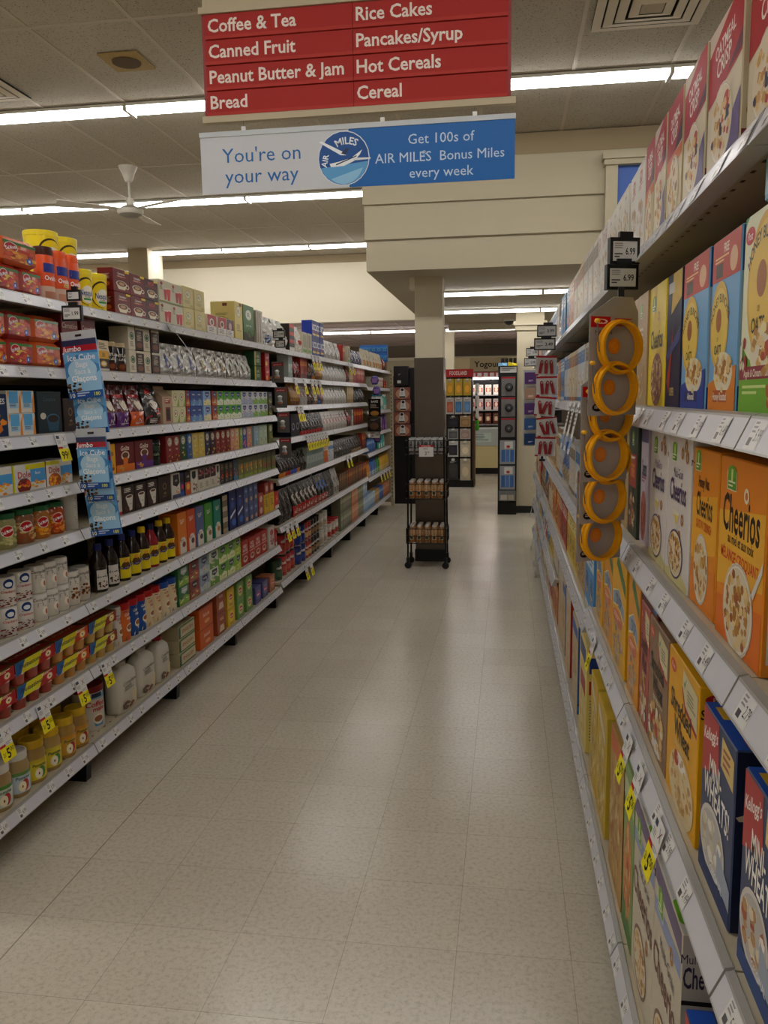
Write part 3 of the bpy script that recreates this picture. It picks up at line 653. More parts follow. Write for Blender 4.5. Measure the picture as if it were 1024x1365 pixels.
for k, (nm, c1) in enumerate((('blue drop', '#1c3f8f'), ('gold badge', '#b59a4a'), ('green badge', '#4a7a4a'))):
    bag('toss%d' % k, 'silver coffee disc bag with ' + nm, .13, .155, .075, '#bdbbb6', [('t', 'TASSIMO', .5, .84, .075, '#5a5a5e', {'b': 1})] + ([('p', [(.5, .72), (.68, .42), (.62, .28), (.5, .22), (.38, .28), (.32, .42)], c1), ('t', 'café', .5, .42, .05, '#e8e8ee')] if k == 0 else [('e', .45, .45, .2, .17, c1), ('e', .45, .45, .13, .11, '#d8d2b8'), ('t', 'café', .45, .45, .04, '#444')]) + [('e', .74, .34, .07, .06, '#a85c50'), ('l', .2, .06, .8, .14, 2, '#8a8886')], m='foil', name='coffee_bag', cat='coffee bag')
carton('ygreen', 'dark green coffee tin-style carton', .1, .095, .08, '#2b5a34', [('t', 'café', .5, .68, .2, '#e5d9a8'), ('r', 0, 0, .2, 1, '#c9a83a'), ('l', .3, .2, .9, .45, 3, '#b8c8a4')])
carton('redsm', 'small red coffee carton', .07, .095, .08, '#b3181c', [('r', .1, .1, .5, .4, '#e0b04a'), ('t', 'café', .5, .7, .18, '#f0e4d4')])
# ---- left, third shelf
carton('navy', 'navy fruit pouch box with oranges', .11, .14, .09, '#14284f', [('t', 'SUCCES', .5, .84, .13, '#f0f0ee', {'b': 1}), ('f', .5, .4, .4, .25, ['#e88a1c', '#d9741a', '#f0a52c'], 9, 2, .4)])
carton('bwo', 'white and sky-blue box with orange edge', .082, .075, .08, '#dcd9d2', [('r', .1, .45, .8, 1, '#5aa8dc'), ('r', .1, .2, .8, .45, '#a9cfe8'), ('l', .14, .24, .76, .42, 3, '#557'), ('p', [(.8, 0), (1, 0), (1, .9), (.85, .6)], '#e58a1f'), ('p', [(0, .6), (.1, .9), (.1, 1), (0, 1)], '#e58a1f')])
carton('mug', 'tall dark teal box showing a mug', .16, .15, .09, '#10242c', [('e', .62, .35, .28, .12, '#2a6a86'), ('p', [(.34, .35), (.9, .35), (.82, .05), (.42, .05)], '#1d4c66'), ('e', .62, .35, .23, .09, '#1a0f0c'), ('e', .2, .42, .12, .08, '#c9c2b4'), ('t', 'Complete', .5, .82, .1, '#3c5a66', {'sh': .2})])
def cof(key, desc, top, mid, bot, w=.095):
    bag(key, desc, w, .18, .085, top, [('r', 0, 0, 1, .36, bot), ('p', [(.05, .34), (.95, .4), (.8, .62), (.3, .66)], mid), ('r', .1, .7, .9, .78, '#c22a2a'), ('e', .62, .5, .2, .1, '#e8ddc8'), ('t', 'N', .6, .16, .1, '#e6d8e4'), ('l', .2, .05, .8, .1, 2, '#ddd')], pinch=.9, name='coffee_bag', cat='coffee bag')
cof('cpurp', 'upright coffee bag with purple foot', '#5e1d22', '#d9cbb4', '#5d2a78'); cof('corng', 'upright coffee bag with orange foot', '#6b1d20', '#d9cbb4', '#d4591a')
bag('ccrem', 'red and black coffee bag with big white letters', .15, .185, .09, '#1f1718', [('t', 'RED', .5, .84, .13, '#e23a36', {'b': 1, 'rot': 8}), ('t', 'Nails', .5, .7, .1, '#f3ece4', {'b': 1, 'rot': 8}), ('e', .55, .5, .24, .11, '#efe6da'), ('e', .55, .52, .18, .06, '#5a2a16'), ('p', [(.5, .46), (.9, .4), (.95, .28), (.6, .25)], '#c4201f'), ('p', [(0, 0), (1, 0), (1, .2), (.3, .26), (0, .2)], '#9c1a1f'), ('l', .2, .05, .8, .16, 3, '#e8d8d0')], name='coffee_bag', cat='coffee bag')
def gable(key, desc, w, h, d, base, front):
    b = PB(); z = h * .72; b.box(-w / 2, w / 2, -d / 2, d / 2, 0, z, base)
    b.raw([(-w / 2, -d / 2, z), (w / 2, -d / 2, z), (w / 2, 0, h * .93), (-w / 2, 0, h * .93), (-w / 2, d / 2, z), (w / 2, d / 2, z), (-w / 2, -.002, h), (w / 2, -.002, h), (w / 2, .002, h), (-w / 2, .002, h)],
          [(0, 1, 3 - 1, 3), (5, 4, 3, 2), (4, 0, 3), (1, 5, 2), (3, 2, 7, 6), (2, 3, 9, 8), (6, 7, 8, 9)], hxs(base, .95))
    b.ops(flat(-w / 2, w / 2, -d / 2, 0, z), w, z, front)
    reg(key, 'carton', desc, 'box', w, h, d, b.mesh('carton', 'carton'))
gable('gable', 'tan gable-top coffee carton with window', .12, .18, .09, '#b59a80', [('r', .3, .1, .8, .62, '#7a3a34'), ('r', .38, .16, .72, .55, '#2a1d18'), ('r', .25, .75, .8, .95, '#a8443c'), ('l', .3, .78, .75, .92, 2, '#e8d8c4')])
carton('creamg', 'cream and green tea box', .075, .08, .07, '#d7d0a8', [('e', .4, .6, .26, .24, '#e8e4c8'), ('o', .4, .6, .26, .24, .2, '#7a8a4a'), ('p', [(.6, 0), (1, 0), (1, .6)], '#8aa84a'), ('e', .4, .6, .1, .1, '#a3392a')], plural='tea boxes')
def tea(key, desc, base, wave, w=.078, h=.08, d=.075, badge='#1b3f80', spot='#dfe6d0'):
    carton(key, desc, w, h, d, base, [('p', [(0, .0), (1, .0), (1, .35), (.6, .5), (.2, .3), (0, .45)], wave), ('p', [(.25, .95), (.8, .95), (.82, .7), (.52, .55), (.22, .7)], badge), ('t', 'tetley', .52, .78, .13, '#ffffff', {'mw': .5}), ('f', .5, .22, .4, .15, [spot, '#7fae3a', '#e8d27a'], 8, len(key) + len(desc), .25), ('l', .2, .42, .7, .5, 2, '#777')], plural='tea boxes')
tea('tblue', 'deep blue tea box', '#234a9c', '#5a8ad0'); tea('tlblue', 'light blue and cream tea box', '#8ab0dc', '#e4d9a8'); tea('tred', 'rust red tea box', '#a33a22', '#c86a3a'); tea('tgreen', 'bright green tea box', '#5fae2c', '#e4e9d6'); tea('twhite', 'white and lilac tea box', '#d8d9e0', '#a9b3d8'); tea('twgreen', 'white tea box with blue and green art', '#dfe3e0', '#7fb85a'); tea('tdark', 'dark olive tea box', '#4a4a2c', '#6a6a3a')
# ---- left, fourth shelf
carton('dole', 'white fruit cup sleeve with blue and yellow bands', .15, .092, .085, '#d9d8d4', [('r', .5, .3, 1, .8, '#4a9bd8'), ('r', .35, .8, 1, 1, '#ddd21c'), ('t', 'Dole', .3, .64, .24, '#c4202a', {'b': 1}), ('e', .28, .2, .22, .3, '#7a2418'), ('f', .28, .2, .19, .22, FRU, 14, 3, .3), ('f', .74, .2, .2, .16, ['#f0b429', '#e88a1c', '#d9531e'], 12, 7, .3), ('t', 'fruit', .74, .64, .12, '#fff'), ('l', .1, .44, .45, .5, 2, '#667')], top=[('r', .1, .2, .9, .8, '#d9d31e'), ('t', 'Dole', .4, .5, .3, '#c4202a')], cols={'t': '#c9cfd8', 'l': '#d8d31c'}, name='fruit_cup_pack', cat='fruit cups', plural='fruit cup packs')
carton('dole2', 'white fruit cup sleeve with orange slices', .15, .092, .085, '#dcd8d0', [('r', .55, .35, 1, .75, '#4a9bd8'), ('t', 'Dole', .3, .64, .24, '#c4202a', {'b': 1}), ('e', .3, .2, .24, .3, '#b5541a'), ('f', .3, .2, .2, .22, ['#f0a52c', '#e07a1c'], 14, 5, .3), ('f', .75, .2, .2, .2, ['#f0b429', '#e88a1c'], 12, 8, .35), ('r', 0, .85, .5, 1, '#d9d31e')], cols={'t': '#c9cfd8', 'l': '#6a2a1c'}, name='fruit_cup_pack', cat='fruit cups', plural='fruit cup packs')
def gou(key, desc, base, cup):
    carton(key, desc, .15, .125, .08, base, [('r', 0, 0, 1, .25, cup), ('t', 'Goûts', .5, .82, .16, '#f0e2d4', {'b': 1, 'sh': .2}), ('e', .5, .55, .22, .16, '#e9dfd0'), ('e', .5, .57, .17, .1, '#6b3a20'), ('p', [(.36, .48), (.64, .48), (.6, .16), (.4, .16)], cup), ('f', .25, .12, .2, .1, ['#c9862a', '#8a4a1c', '#d9a040'], 10, 3, .3)], side=[('l', .2, .2, .8, .8, 8, '#b89')])
gou('gouo', 'maroon drink pod box with orange cup', '#6a151a', '#d9701c'); gou('goup', 'maroon drink pod box with purple cup', '#64141c', '#5d2a80')
carton('gouy', 'yellow drink pod box with plum', .1, .125, .08, '#e5a81c', [('t', 'fruits', .5, .7, .16, '#6a2a1c', {'b': 1}), ('f', .5, .25, .35, .18, ['#7a3a14', '#d9701c'], 10, 3, .3)])
can('dkgreen', 'dark green coffee canister', .038, .12, [(.037, 0, '#131a14'), (.038, .1, '#131a14'), (.036, .105, '#0c0e0c')], [('t', 'café', .5, .5, .14, '#9ab08a'), ('e', .5, .75, .3, .12, '#223a26'), ('l', .2, .15, .8, .35, 3, '#5a6a54')], z1=.105, kids=[('lid', lid_mesh(.038, .014, '#0c0e0c', ridged=False), (0, 0, .105))])
def stash(key, desc, base, seal='#e3dcc4', w=.072, h=.13, d=.06, pic=None):
    carton(key, desc, w, h, d, base, [('e', .5, .78, .3, .16, seal), ('o', .5, .78, .24, .13, .15, hxs(base, .8)), ('l', .3, .73, .7, .83, 3, '#666'), ('t', 'tea', .5, .5, .09, '#f0e8d8'), ('f', .5, .22, .38, .18, pic or [hxs(base, 1.4), hxs(base, .6), '#d9b04a'], 12, len(desc), .28)], plural='tea boxes')
stash('sred', 'red tea box with cream seal', '#7f1f22'); stash('sgreen', 'deep green tea box with cream seal', '#1f4a2c'); stash('sblue', 'mid blue tea box with cream seal', '#2a5a9c'); stash('syel', 'straw yellow tea box with seal', '#cdb458', seal='#ded08e'); stash('snavy', 'navy tea box with cream seal', '#1b2548'); stash('splum', 'plum tea box with cream seal', '#3d1a2a'); stash('spink', 'salmon pink tea box with seal', '#cf8f78'); stash('speach', 'peach tea box with seal', '#d9a878'); stash('slime', 'lime tea box with seal', '#7fa04a'); stash('sroyal', 'royal blue tea box with pink fruit', '#2c4a9a', pic=['#d9506a', '#e88aa0']); stash('spale', 'pale blue tea box with seal', '#9cbdcc', seal='#c9d8da'); stash('smint', 'mint green tea box with seal', '#b7cdb4', seal='#d8e2d2')
stash('solive', 'olive tea box with cream seal', '#5b6a2a')
# ---- left, fifth shelf
def fjar(key, desc, juice, cols, n):
    can(key, desc, .047, .118, [(.042, 0, juice), (.047, .012, juice), (.047, .088, juice), (.041, .101, '#9a8a5a')], [('f', .5, .42, .8, .4, cols, 40, n, .18), ('e', .5, .62, .24, .24, '#e9dccc'), ('e', .5, .62, .22, .21, '#b3161d'), ('t', 'Del Monte', .5, .62, .13, '#ffffff', {'b': 1, 'mw': .42, 'rot': 20}), ('f', .55, .22, .24, .15, cols[:2], 8, n + 2, .4), ('l', .0, .2, .14, .6, 6, '#ccc')], z0=.008, z1=.092, cat='jar', name='jar', kids=[('lid', lid_mesh(.044, .018, '#1f6a3a'), (0, 0, .1))])
fjar('jpeach', 'peach jar with green lid', '#b5702a', ['#f0a52c', '#e88a1c', '#d9741a'], 3); fjar('jpear', 'pear jar with green lid', '#8f8a5a', ['#c9c48a', '#b5b06a', '#7a8a3a'], 5); fjar('jcherry', 'fruit cocktail jar with green lid', '#8a5a3a', ['#c9a05a', '#a3502a', '#d9b46a'], 7); fjar('jmango', 'tropical fruit jar with green lid', '#a8481c', ['#e8842a', '#c9401a', '#f0b429'], 8)
can('wtub', 'plain white tub lying at the shelf end', .05, .15, [(.048, 0, '#c4c0b6'), (.05, .14, '#c4c0b6'), (.048, .15, '#b5b0a4')], [('l', .1, .2, .9, .8, 10, '#8f8c86')], cat='tub', name='tub')
carton('cupwhite', 'white drink box with curved cup outline', .085, .125, .08, '#c9c2b6', [('p', [(.3, .1), (.7, .1), (.9, .9), (.1, .9)], '#dfd9ce'), ('e', .5, .5, .25, .05, '#8a4a3a'), ('p', [(.3, .0), (1, .0), (1, .12), (.3, .08)], '#a8262a'), ('l', .2, .7, .8, .85, 3, '#777')])
carton('hotcup', 'dark brown cocoa box with slanted white cup', .095, .122, .085, '#2b1916', [('l', .15, .72, .85, .9, 3, '#e8e0d4'), ('t', 'HOT', .5, .84, .09, '#f0e8dc', {'b': 1}), ('p', [(.25, .55), (.85, .6), (.75, .08), (.55, .06)], '#dcd5c8'), ('e', .55, .58, .3, .07, '#efe8dc'), ('e', .55, .58, .24, .045, '#5a2a18'), ('t', 'cafe', .63, .32, .06, '#444'), ('f', .3, .2, .2, .12, ['#5a3020', '#6a3a26'], 8, 2, .3)])
carton('dkbrown', 'dark brown coffee box with gold crest', .12, .125, .085, '#291612', [('e', .5, .6, .16, .13, '#8a6a3a'), ('e', .5, .6, .11, .09, '#2b1814'), ('t', 'café', .5, .34, .09, '#bfa070'), ('l', .3, .16, .7, .24, 2, '#7a5a3a')])
carton('wblack', 'white and black coffee box', .09, .125, .08, '#cfc9bf', [('p', [(.15, .95), (.85, .95), (.95, .6), (.6, .45), (.1, .55)], '#141214'), ('t', 'café', .5, .72, .1, '#e9e2d4'), ('f', .7, .28, .2, .12, ['#d9531e', '#e8a01c'], 6, 3, .35), ('r', 0, 0, 1, .15, '#4a4a6a')])
carton('bpurp', 'slim purple and blue coffee box', .05, .12, .08, '#34346e', [('r', 0, .6, 1, .9, '#1a1a2a'), ('e', .5, .4, .3, .12, '#c23a5a'), ('r', 0, 0, 1, .2, '#2a5ab0')])
carton('oblack', 'slim orange and black coffee box', .06, .12, .08, '#1c1614', [('r', 0, .0, 1, .55, '#c9541c'), ('e', .5, .35, .3, .14, '#e8b04a'), ('t', 'café', .5, .8, .1, '#eee')])
carton('wred', 'white tea box with black badge and berries', .075, .12, .08, '#d4d0c4', [('p', [(.15, .95), (.75, .95), (.75, .68), (.45, .58), (.15, .68)], '#16221a'), ('f', .6, .25, .3, .2, ['#b3202a', '#5a1a1c', '#7a9a3a'], 12, 4, .28)])
carton('blossom', 'black and cream box with blossom print', .075, .12, .08, '#cfc9b8', [('r', 0, .5, 1, 1, '#2a1a1c'), ('f', .5, .75, .42, .2, ['#b33a4a', '#d9a0a0', '#6a2a2a'], 12, 5, .25), ('l', .2, .1, .8, .36, 4, '#8a8470')])
carton('blackfr', 'black tea box with yellow fruit', .065, .12, .08, '#1d1b1c', [('f', .5, .42, .35, .16, ['#e8b02a', '#d95a1c', '#b3202a'], 10, 6, .3), ('o', .5, .8, .25, .12, .15, '#c9b06a'), ('t', 'tea', .5, .8, .08, '#d9c88a'), ('l', .2, .06, .8, .18, 2, '#888')])
carton('orchard', 'olive tea box with orchard fruit print', .065, .125, .08, '#77744a', [('r', 0, .72, 1, 1, '#4a4a34'), ('f', .5, .45, .42, .22, ['#e8a82a', '#d9701c', '#c9b84a', '#6a8a3a'], 14, 9, .28), ('r', 0, .0, 1, .15, '#8a9a3a')])
carton('orchardr', 'olive tea box with red berries', .065, .125, .08, '#6a6844', [('r', 0, .72, 1, 1, '#42422e'), ('f', .5, .4, .42, .22, ['#b3202a', '#c9302a', '#6a8a3a'], 14, 9, .28), ('r', 0, .0, 1, .12, '#7a8a3a')])
carton('slatebl', 'slate box with orange berries', .065, .125, .08, '#3c4a54', [('f', .5, .4, .42, .22, ['#d95a1c', '#c9302a', '#3a8ac0'], 14, 2, .28), ('r', 0, .0, 1, .2, '#3a7aa8')])
# ---- left, sixth shelf
def cran(key, desc, low, red):
    can(key, desc, .036, .1, [(.034, 0, '#b8b4ae'), (.036, .004, '#d3cfc8'), (.036, .096, '#bdb9b2'), (.033, .1, '#b8b4ae')], [('e', .5, .78, .24, .16, '#1c3a78'), ('e', .5, .76, .16, .08, '#dfe6ee'), ('t', 'Cranberry', .5, .52, .08, red, {'sh': .15, 'b': 1}), ('f', .5, .16, .55, .16, low, 26, 4, .14), ('l', .25, .6, .75, .64, 1, '#336')])
cran('cran', 'cranberry can with dark red berries', ['#7a1420', '#5a0e18', '#a3202c'], '#b3202c'); 
can('compv', 'white milk drink can with violet foot', .036, .1, [(.034, 0, '#b8b4ae'), (.036, .004, '#cfcac0'), (.036, .096, '#bdb9b2'), (.033, .1, '#b8b4ae')], [('t', 'Complète', .5, .8, .11, '#2b2830', {'sh': .2}), ('l', .25, .52, .75, .68, 4, '#6a6670'), ('p', [(0, 0), (1, 0), (1, .1), (.55, .16), (0, .42)], '#4a4494'), ('e', .66, .38, .18, .14, '#e9e2d4'), ('e', .72, .36, .08, .1, '#b5705a')])
can('compc', 'white chocolate drink can with brown splash', .04, .132, [(.038, 0, '#b8b4ae'), (.04, .004, '#cfcac0'), (.04, .128, '#bdb9b2'), (.037, .132, '#b8b4ae')], [('t', 'Complète', .5, .84, .09, '#2b2830', {'sh': .2}), ('l', .25, .6, .75, .74, 4, '#6a6670'), ('f', .5, .36, .4, .16, ['#7a4420', '#8f5a2c', '#5a3016'], 20, 6, .22), ('p', [(0, 0), (1, 0), (1, .1), (.55, .14), (0, .3)], '#4a4494')])
def bottle(key, desc, liq, cap, lab, r=.033, h=.205, small=False):
    p = [(r * .94, 0, liq), (r, .008, liq), (r, h * .32, liq), (r * .86, h * .4, liq), (r, h * .5, liq), (r * .95, h * .62, liq), (r * .5, h * .8, liq), (r * .42, h * .86, liq)]
    can(key, desc, r, h, p, lab, cat='bottle', name='bottle', z0=.012, z1=h * .5, span=1.7, sub=(8, 4), kids=[('cap', lid_mesh(r * .46, h * .13, cap), (0, 0, h * .855))], plural='syrup bottles')
NQ = lambda sky: [('r', 0, 0, 1, 1, '#e2cc18'), ('p', [(0, 0), (1, 0), (1, .35), (.5, .45), (0, .25)], sky), ('e', .5, .62, .36, .2, '#5a3a16'), ('t', 'Nesquik', .5, .55, .17, '#16357c', {'b': 1, 'rot': 12}), ('e', .5, .84, .2, .1, '#e8a01c')]
bottle('sydk', 'dark syrup bottle with white label', '#1a100d', '#1d2a6a', [('r', .05, 0, .95, .92, '#cdc7bf'), ('r', .05, .8, .95, .92, '#2a3a86'), ('l', .15, .5, .85, .75, 4, '#556'), ('f', .5, .25, .35, .16, ['#4a2a1a', '#5a3420'], 14, 3, .25)], h=.2)
bottle('synqb', 'chocolate syrup bottle with blue cap', '#1d110d', '#1c2a78', NQ('#58b4e4')); bottle('synqy', 'chocolate syrup bottle with yellow cap', '#2a1812', '#e8c414', NQ('#7a4a24')); bottle('synqr', 'strawberry syrup bottle, red, with navy cap', '#8f1420', '#1a1c50', NQ('#c8242a'))
def david(key, desc, base, dot):
    carton(key, desc, .078, .212, .1, base, [('r', .0, .5, 1, .51, hxs(base, .8)), ('t', "David's", .5, .82, .05, '#f0e8dc'), ('l', .28, .72, .72, .78, 2, '#e8e0d4'), ('p', [(.15, 0), (.9, 0), (.9, .3), (.72, .4), (.4, .4), (.15, .3)], '#d6d0c4'), ('e', .62, .22, .2, .07, dot), ('l', .25, .28, .6, .34, 2, '#777')], plural='tall tea boxes')
david('dorg', 'tall orange tea box', '#d4731c', '#7a3a24'); david('dror', 'tall red-orange tea box', '#c8491c', '#5a2a1a'); david('dblu', 'tall slate blue tea box', '#54618c', '#2a2430'); david('dgrn', 'tall grass green tea box', '#3f8a2c', '#8a5a2a'); david('dtea', 'tall teal tea box', '#137a66', '#b5702a')
stack_pack('beige', 'tall beige stacked tea pack', ['#a39578', '#6a5f4a', '#b5a88a', '#7a6e56', '#b5a88a', '#6a5f4a', '#a39578'], w=.06, h=.225)
carton('navytall', 'tall navy tea box with white ribbon', .085, .24, .12, '#14235c', [('e', .45, .62, .22, .1, '#2b4a9c'), ('p', [(.1, .35), (.9, .5), (.9, .44), (.1, .28)], '#d8dde8'), ('e', .6, .18, .3, .09, '#2f62b8'), ('t', 'tea', .5, .78, .06, '#dfe6f0')], side=[('r', .1, .1, .9, .3, '#1d3a86')])
carton('slatetall', 'slate blue tea box with amber cup', .062, .118, .1, '#46527c', [('e', .5, .72, .3, .14, '#6a78a8'), ('t', 'tea', .5, .72, .1, '#dfe6f0'), ('e', .55, .2, .25, .12, '#c9a070')])
carton('redcube', 'small brick red tea box', .075, .075, .07, '#9c3a34', [('e', .5, .5, .3, .3, '#d9b8a4')])
carton('yelbox', 'mustard yellow tea box', .08, .13, .09, '#d1a82c', [('l', .2, .3, .8, .7, 4, '#7a5a1c'), ('r', .1, .8, .9, .92, '#b8902a')])
carton('redbox', 'red tea box with white base', .08, .12, .09, '#b01f26', [('r', 0, 0, 1, .2, '#d8d0c4'), ('e', .5, .6, .3, .2, '#d9503a'), ('t', 'tea', .5, .6, .12, '#f0e8dc')])
# ---- left, seventh shelf
def saucepack(key, desc, c1, c2, fruit, cupc):
    w, h, d = .2, .082, .1; b = PB(); z = h * .42
    b.box(-w / 2, w / 2, -d / 2, d / 2, z + .012, h, c1, {'t': '#4a5a2a', 'l': hxs(c2, .9), 'r': hxs(c2, .9)})
    F = flat(-w / 2, w / 2, -d / 2, z + .004, h)
    b.ops(F, w, h - z, [('r', 0, 0, 1, 1, c1), ('p', [(.0, 0), (.12, 0), (.24, 1), (0, 1)], '#1d5a9c'), ('p', [(.55, 0), (1, 0), (1, 1), (.68, 1)], c2), ('t', 'Fruitsations', .36, .55, .34, '#1c1a3a', {'b': 1, 'sh': .25, 'mw': .52}), ('e', .82, .45, .1, .34, fruit), ('e', .82, .45, .07, .24, '#f0e0b8'), ('e', .82, .45, .02, .08, '#5a2a14'), ('l', .62, .72, .9, .92, 2, '#f0e6c8'), ('e', .36, .2, .1, .12, '#d9e03a')])
    b.ops(lambda u, v, o: (-w / 2 + w * u, -d / 2 + d * v, h + o), w, d, [('r', .04, .1, .96, .9, c2), ('t', 'Fruitsations', .5, .5, .25, '#f0e6c8')])
    cm = PB(); cm.lathe([(.021, 0, hxs(cupc, .9)), (.0245, z, cupc), (.0255, z + .002, '#d9c9b4'), (.0255, z + .006, '#d9c9b4')], 16)
    cme = cm.mesh('cup', 'gloss', True)
    kids = [('cup', cme, (-w / 2 + w / 6 + w / 3 * k, s * d * .26, 0)) for s in (-1, 1) for k in range(3)]
    reg(key, 'fruit_cup_pack', desc, 'fruit cups', w, h, d, b.mesh('fruit_cup_pack', 'carton'), kids, 'apple sauce cup packs')
saucepack('sstraw', 'apple sauce cup pack with red strawberry sleeve', '#d9cf1c', '#a8181f', '#c8242a', '#a8483c'); saucepack('speac', 'apple sauce cup pack with peach sleeve', '#ddd01c', '#c23a1c', '#e8a02a', '#c9904a'); saucepack('sapple', 'apple sauce cup pack with yellow apple sleeve', '#d6d22a', '#8f1c1c', '#c8b42a', '#c9a45a'); saucepack('sgr', 'apple sauce cup pack with green sleeve', '#c9cf2a', '#3d7a2a', '#b3202a', '#a8604a')
def cmate(key, desc, body, cap, pic, txt='#b3181f', h=.165):
    can(key, desc, .041, h, [(.04, 0, body), (.041, .006, body), (.041, h * .55, body), (.036, h * .66, body), (.041, h * .8, body), (.04, h * .83, body)], [('t', 'Coffee', .5, .86, .09, txt, {'b': 1, 'sh': .2}), ('t', 'mate', .55, .74, .09, txt, {'b': 1, 'sh': .2}), ('p', [(.15, .1), (.6, .3), (.95, .1), (.95, 0), (.15, 0)], pic), ('e', .52, .42, .3, .14, '#e4d8c4'), ('e', .52, .44, .24, .08, '#9c5a2a'), ('l', .05, .95, .4, .99, 1, '#227')], sy=.8, z1=h * .8, cat='jar', name='jar', m='plastic', sub=(8, 5), kids=[('lid', lid_mesh(.0405, h * .17, cap, sy=.8), (0, 0, h * .83))], plural='creamer jars')
cmate('cmo', 'orange coffee creamer jar with red lid', '#d0682a', '#b3161c', '#8a3a14', '#f4e8dc'); cmate('cmb', 'blue coffee creamer jar with vanilla flower', '#1f4c94', '#b3161c', '#d9e0ea', '#f4f0ea'); cmate('cmc', 'cream coffee creamer jar with red lid', '#d9c49c', '#b3161c', '#b5703a'); cmate('cmbl', 'cream coffee creamer jar with blue and red lid', '#dccaa4', '#1c4ca0', '#3a7ac0'); cmate('cmw', 'slim white creamer jar', '#cdc8c0', '#c9c4ba', '#b5702a')
tea('t2g', 'leaf green tea box with shield', '#74ac3c', '#dfe6b8', .1, .096, .085, '#2a3a4a'); tea('t2r', 'russet tea box with shield', '#8a3a34', '#a85a44', .1, .096, .085, '#3a2a34'); tea('t2b', 'grey-blue tea box with shield', '#8f9cb0', '#b9c2cc', .1, .096, .085, '#2a3a5a'); tea('t2w', 'white and green tea box with shield', '#cfd8c0', '#6a9c4a', .1, .096, .085, '#26384a'); tea('t2l', 'lime tea box with shield and leaves', '#8fb83a', '#b9cf4a', .1, .096, .085, '#26384a'); tea('t2d', 'forest green tea box with shield', '#2f6a3c', '#8ab04a', .1, .096, .085, '#b8c0c8')
carton('redrose', 'red tea box with white lettering', .095, .155, .1, '#a5231f', [('t', 'RED', .5, .78, .12, '#eadfd0', {'b': 1}), ('t', 'ROSE', .5, .62, .12, '#eadfd0', {'b': 1}), ('e', .5, .24, .3, .13, '#d9c4ac'), ('e', .5, .26, .22, .07, '#8a3a1a'), ('r', .05, .46, .95, .5, '#d9a890')], plural='red tea boxes')
carton('whiterose', 'white tea box with red pattern', .095, .155, .1, '#c9bfb4', [('e', .5, .72, .3, .14, '#b5544a'), ('f', .5, .28, .4, .2, ['#a8453c', '#c98a80', '#8a3a34'], 14, 3, .25), ('l', .2, .46, .8, .54, 2, '#7a5a54')])
# ---- left, bottom shelf
def sauce(key, desc, lid, body, lab, fruit, band):
    can(key, desc, .0462, .155, [(.041, 0, body), (.045, .01, body), (.046, .06, body), (.045, .11, body), (.037, .128, body)], [('r', -.55, 0, 1.55, .86, lab), ('r', -.55, .72, 1.55, .86, band), ('e', .62, .3, .16, .24, fruit), ('e', .5, .26, .15, .22, '#efe4c4'), ('e', .5, .26, .03, .06, '#7a4a1c'), ('t', 'Pomme', .55, .62, .13, '#2a5a2c', {'b': 1, 'sh': .15}), ('r', .02, .08, .14, .3, '#e8e4da'), ('l', .03, .1, .13, .28, 5, '#333')], z0=.015, z1=.1, cat='jar', name='jar', sub=(10, 1), kids=[('lid', lid_mesh(.04, .028, lid), (0, 0, .127))], plural='apple sauce jars')
sauce('aswhite', 'apple sauce jar with white lid, green label', '#d9d6cf', '#a58a5c', '#c9cfc4', '#b3262a', '#4a8a34'); sauce('asblue', 'apple sauce jar with white lid, blue label', '#d9d6cf', '#a58a5c', '#b9c6d4', '#b3262a', '#5a8a3a'); sauce('asyel', 'apple sauce jar with yellow lid, yellow label', '#d8b020', '#a88a4c', '#d8c41f', '#4a8a3a', '#c9b41c'); sauce('asamb', 'apple sauce jar with yellow lid, amber label', '#d8b020', '#a8823c', '#cf9a24', '#a3181f', '#c98a1c')
can('cmtub', 'big white creamer tub with red lid', .06, .185, [(.056, 0, '#cfcabf'), (.06, .01, '#cfcabf'), (.058, .16, '#8fb8d4'), (.056, .162, '#8fb8d4')], [('r', 0, .82, 1, 1, '#7ab0d4'), ('r', .35, .86, .75, .97, '#1c2a4a'), ('t', 'Coffee', .5, .7, .13, '#b3181f', {'b': 1, 'sh': .2}), ('t', 'mate', .6, .57, .11, '#b3181f', {'b': 1, 'sh': .2}), ('e', .56, .3, .2, .13, '#e4d8c4'), ('e', .56, .31, .16, .08, '#8a5a34'), ('p', [(.36, .27), (.76, .27), (.7, .12), (.42, .12)], '#4a90c8'), ('p', [(.2, 0), (.6, .14), (1, 0)], '#b58a5a')], z1=.162, cat='tub', name='tub', m='plastic', kids=[('lid', lid_mesh(.061, .024, '#7d1017'), (0, 0, .161))])
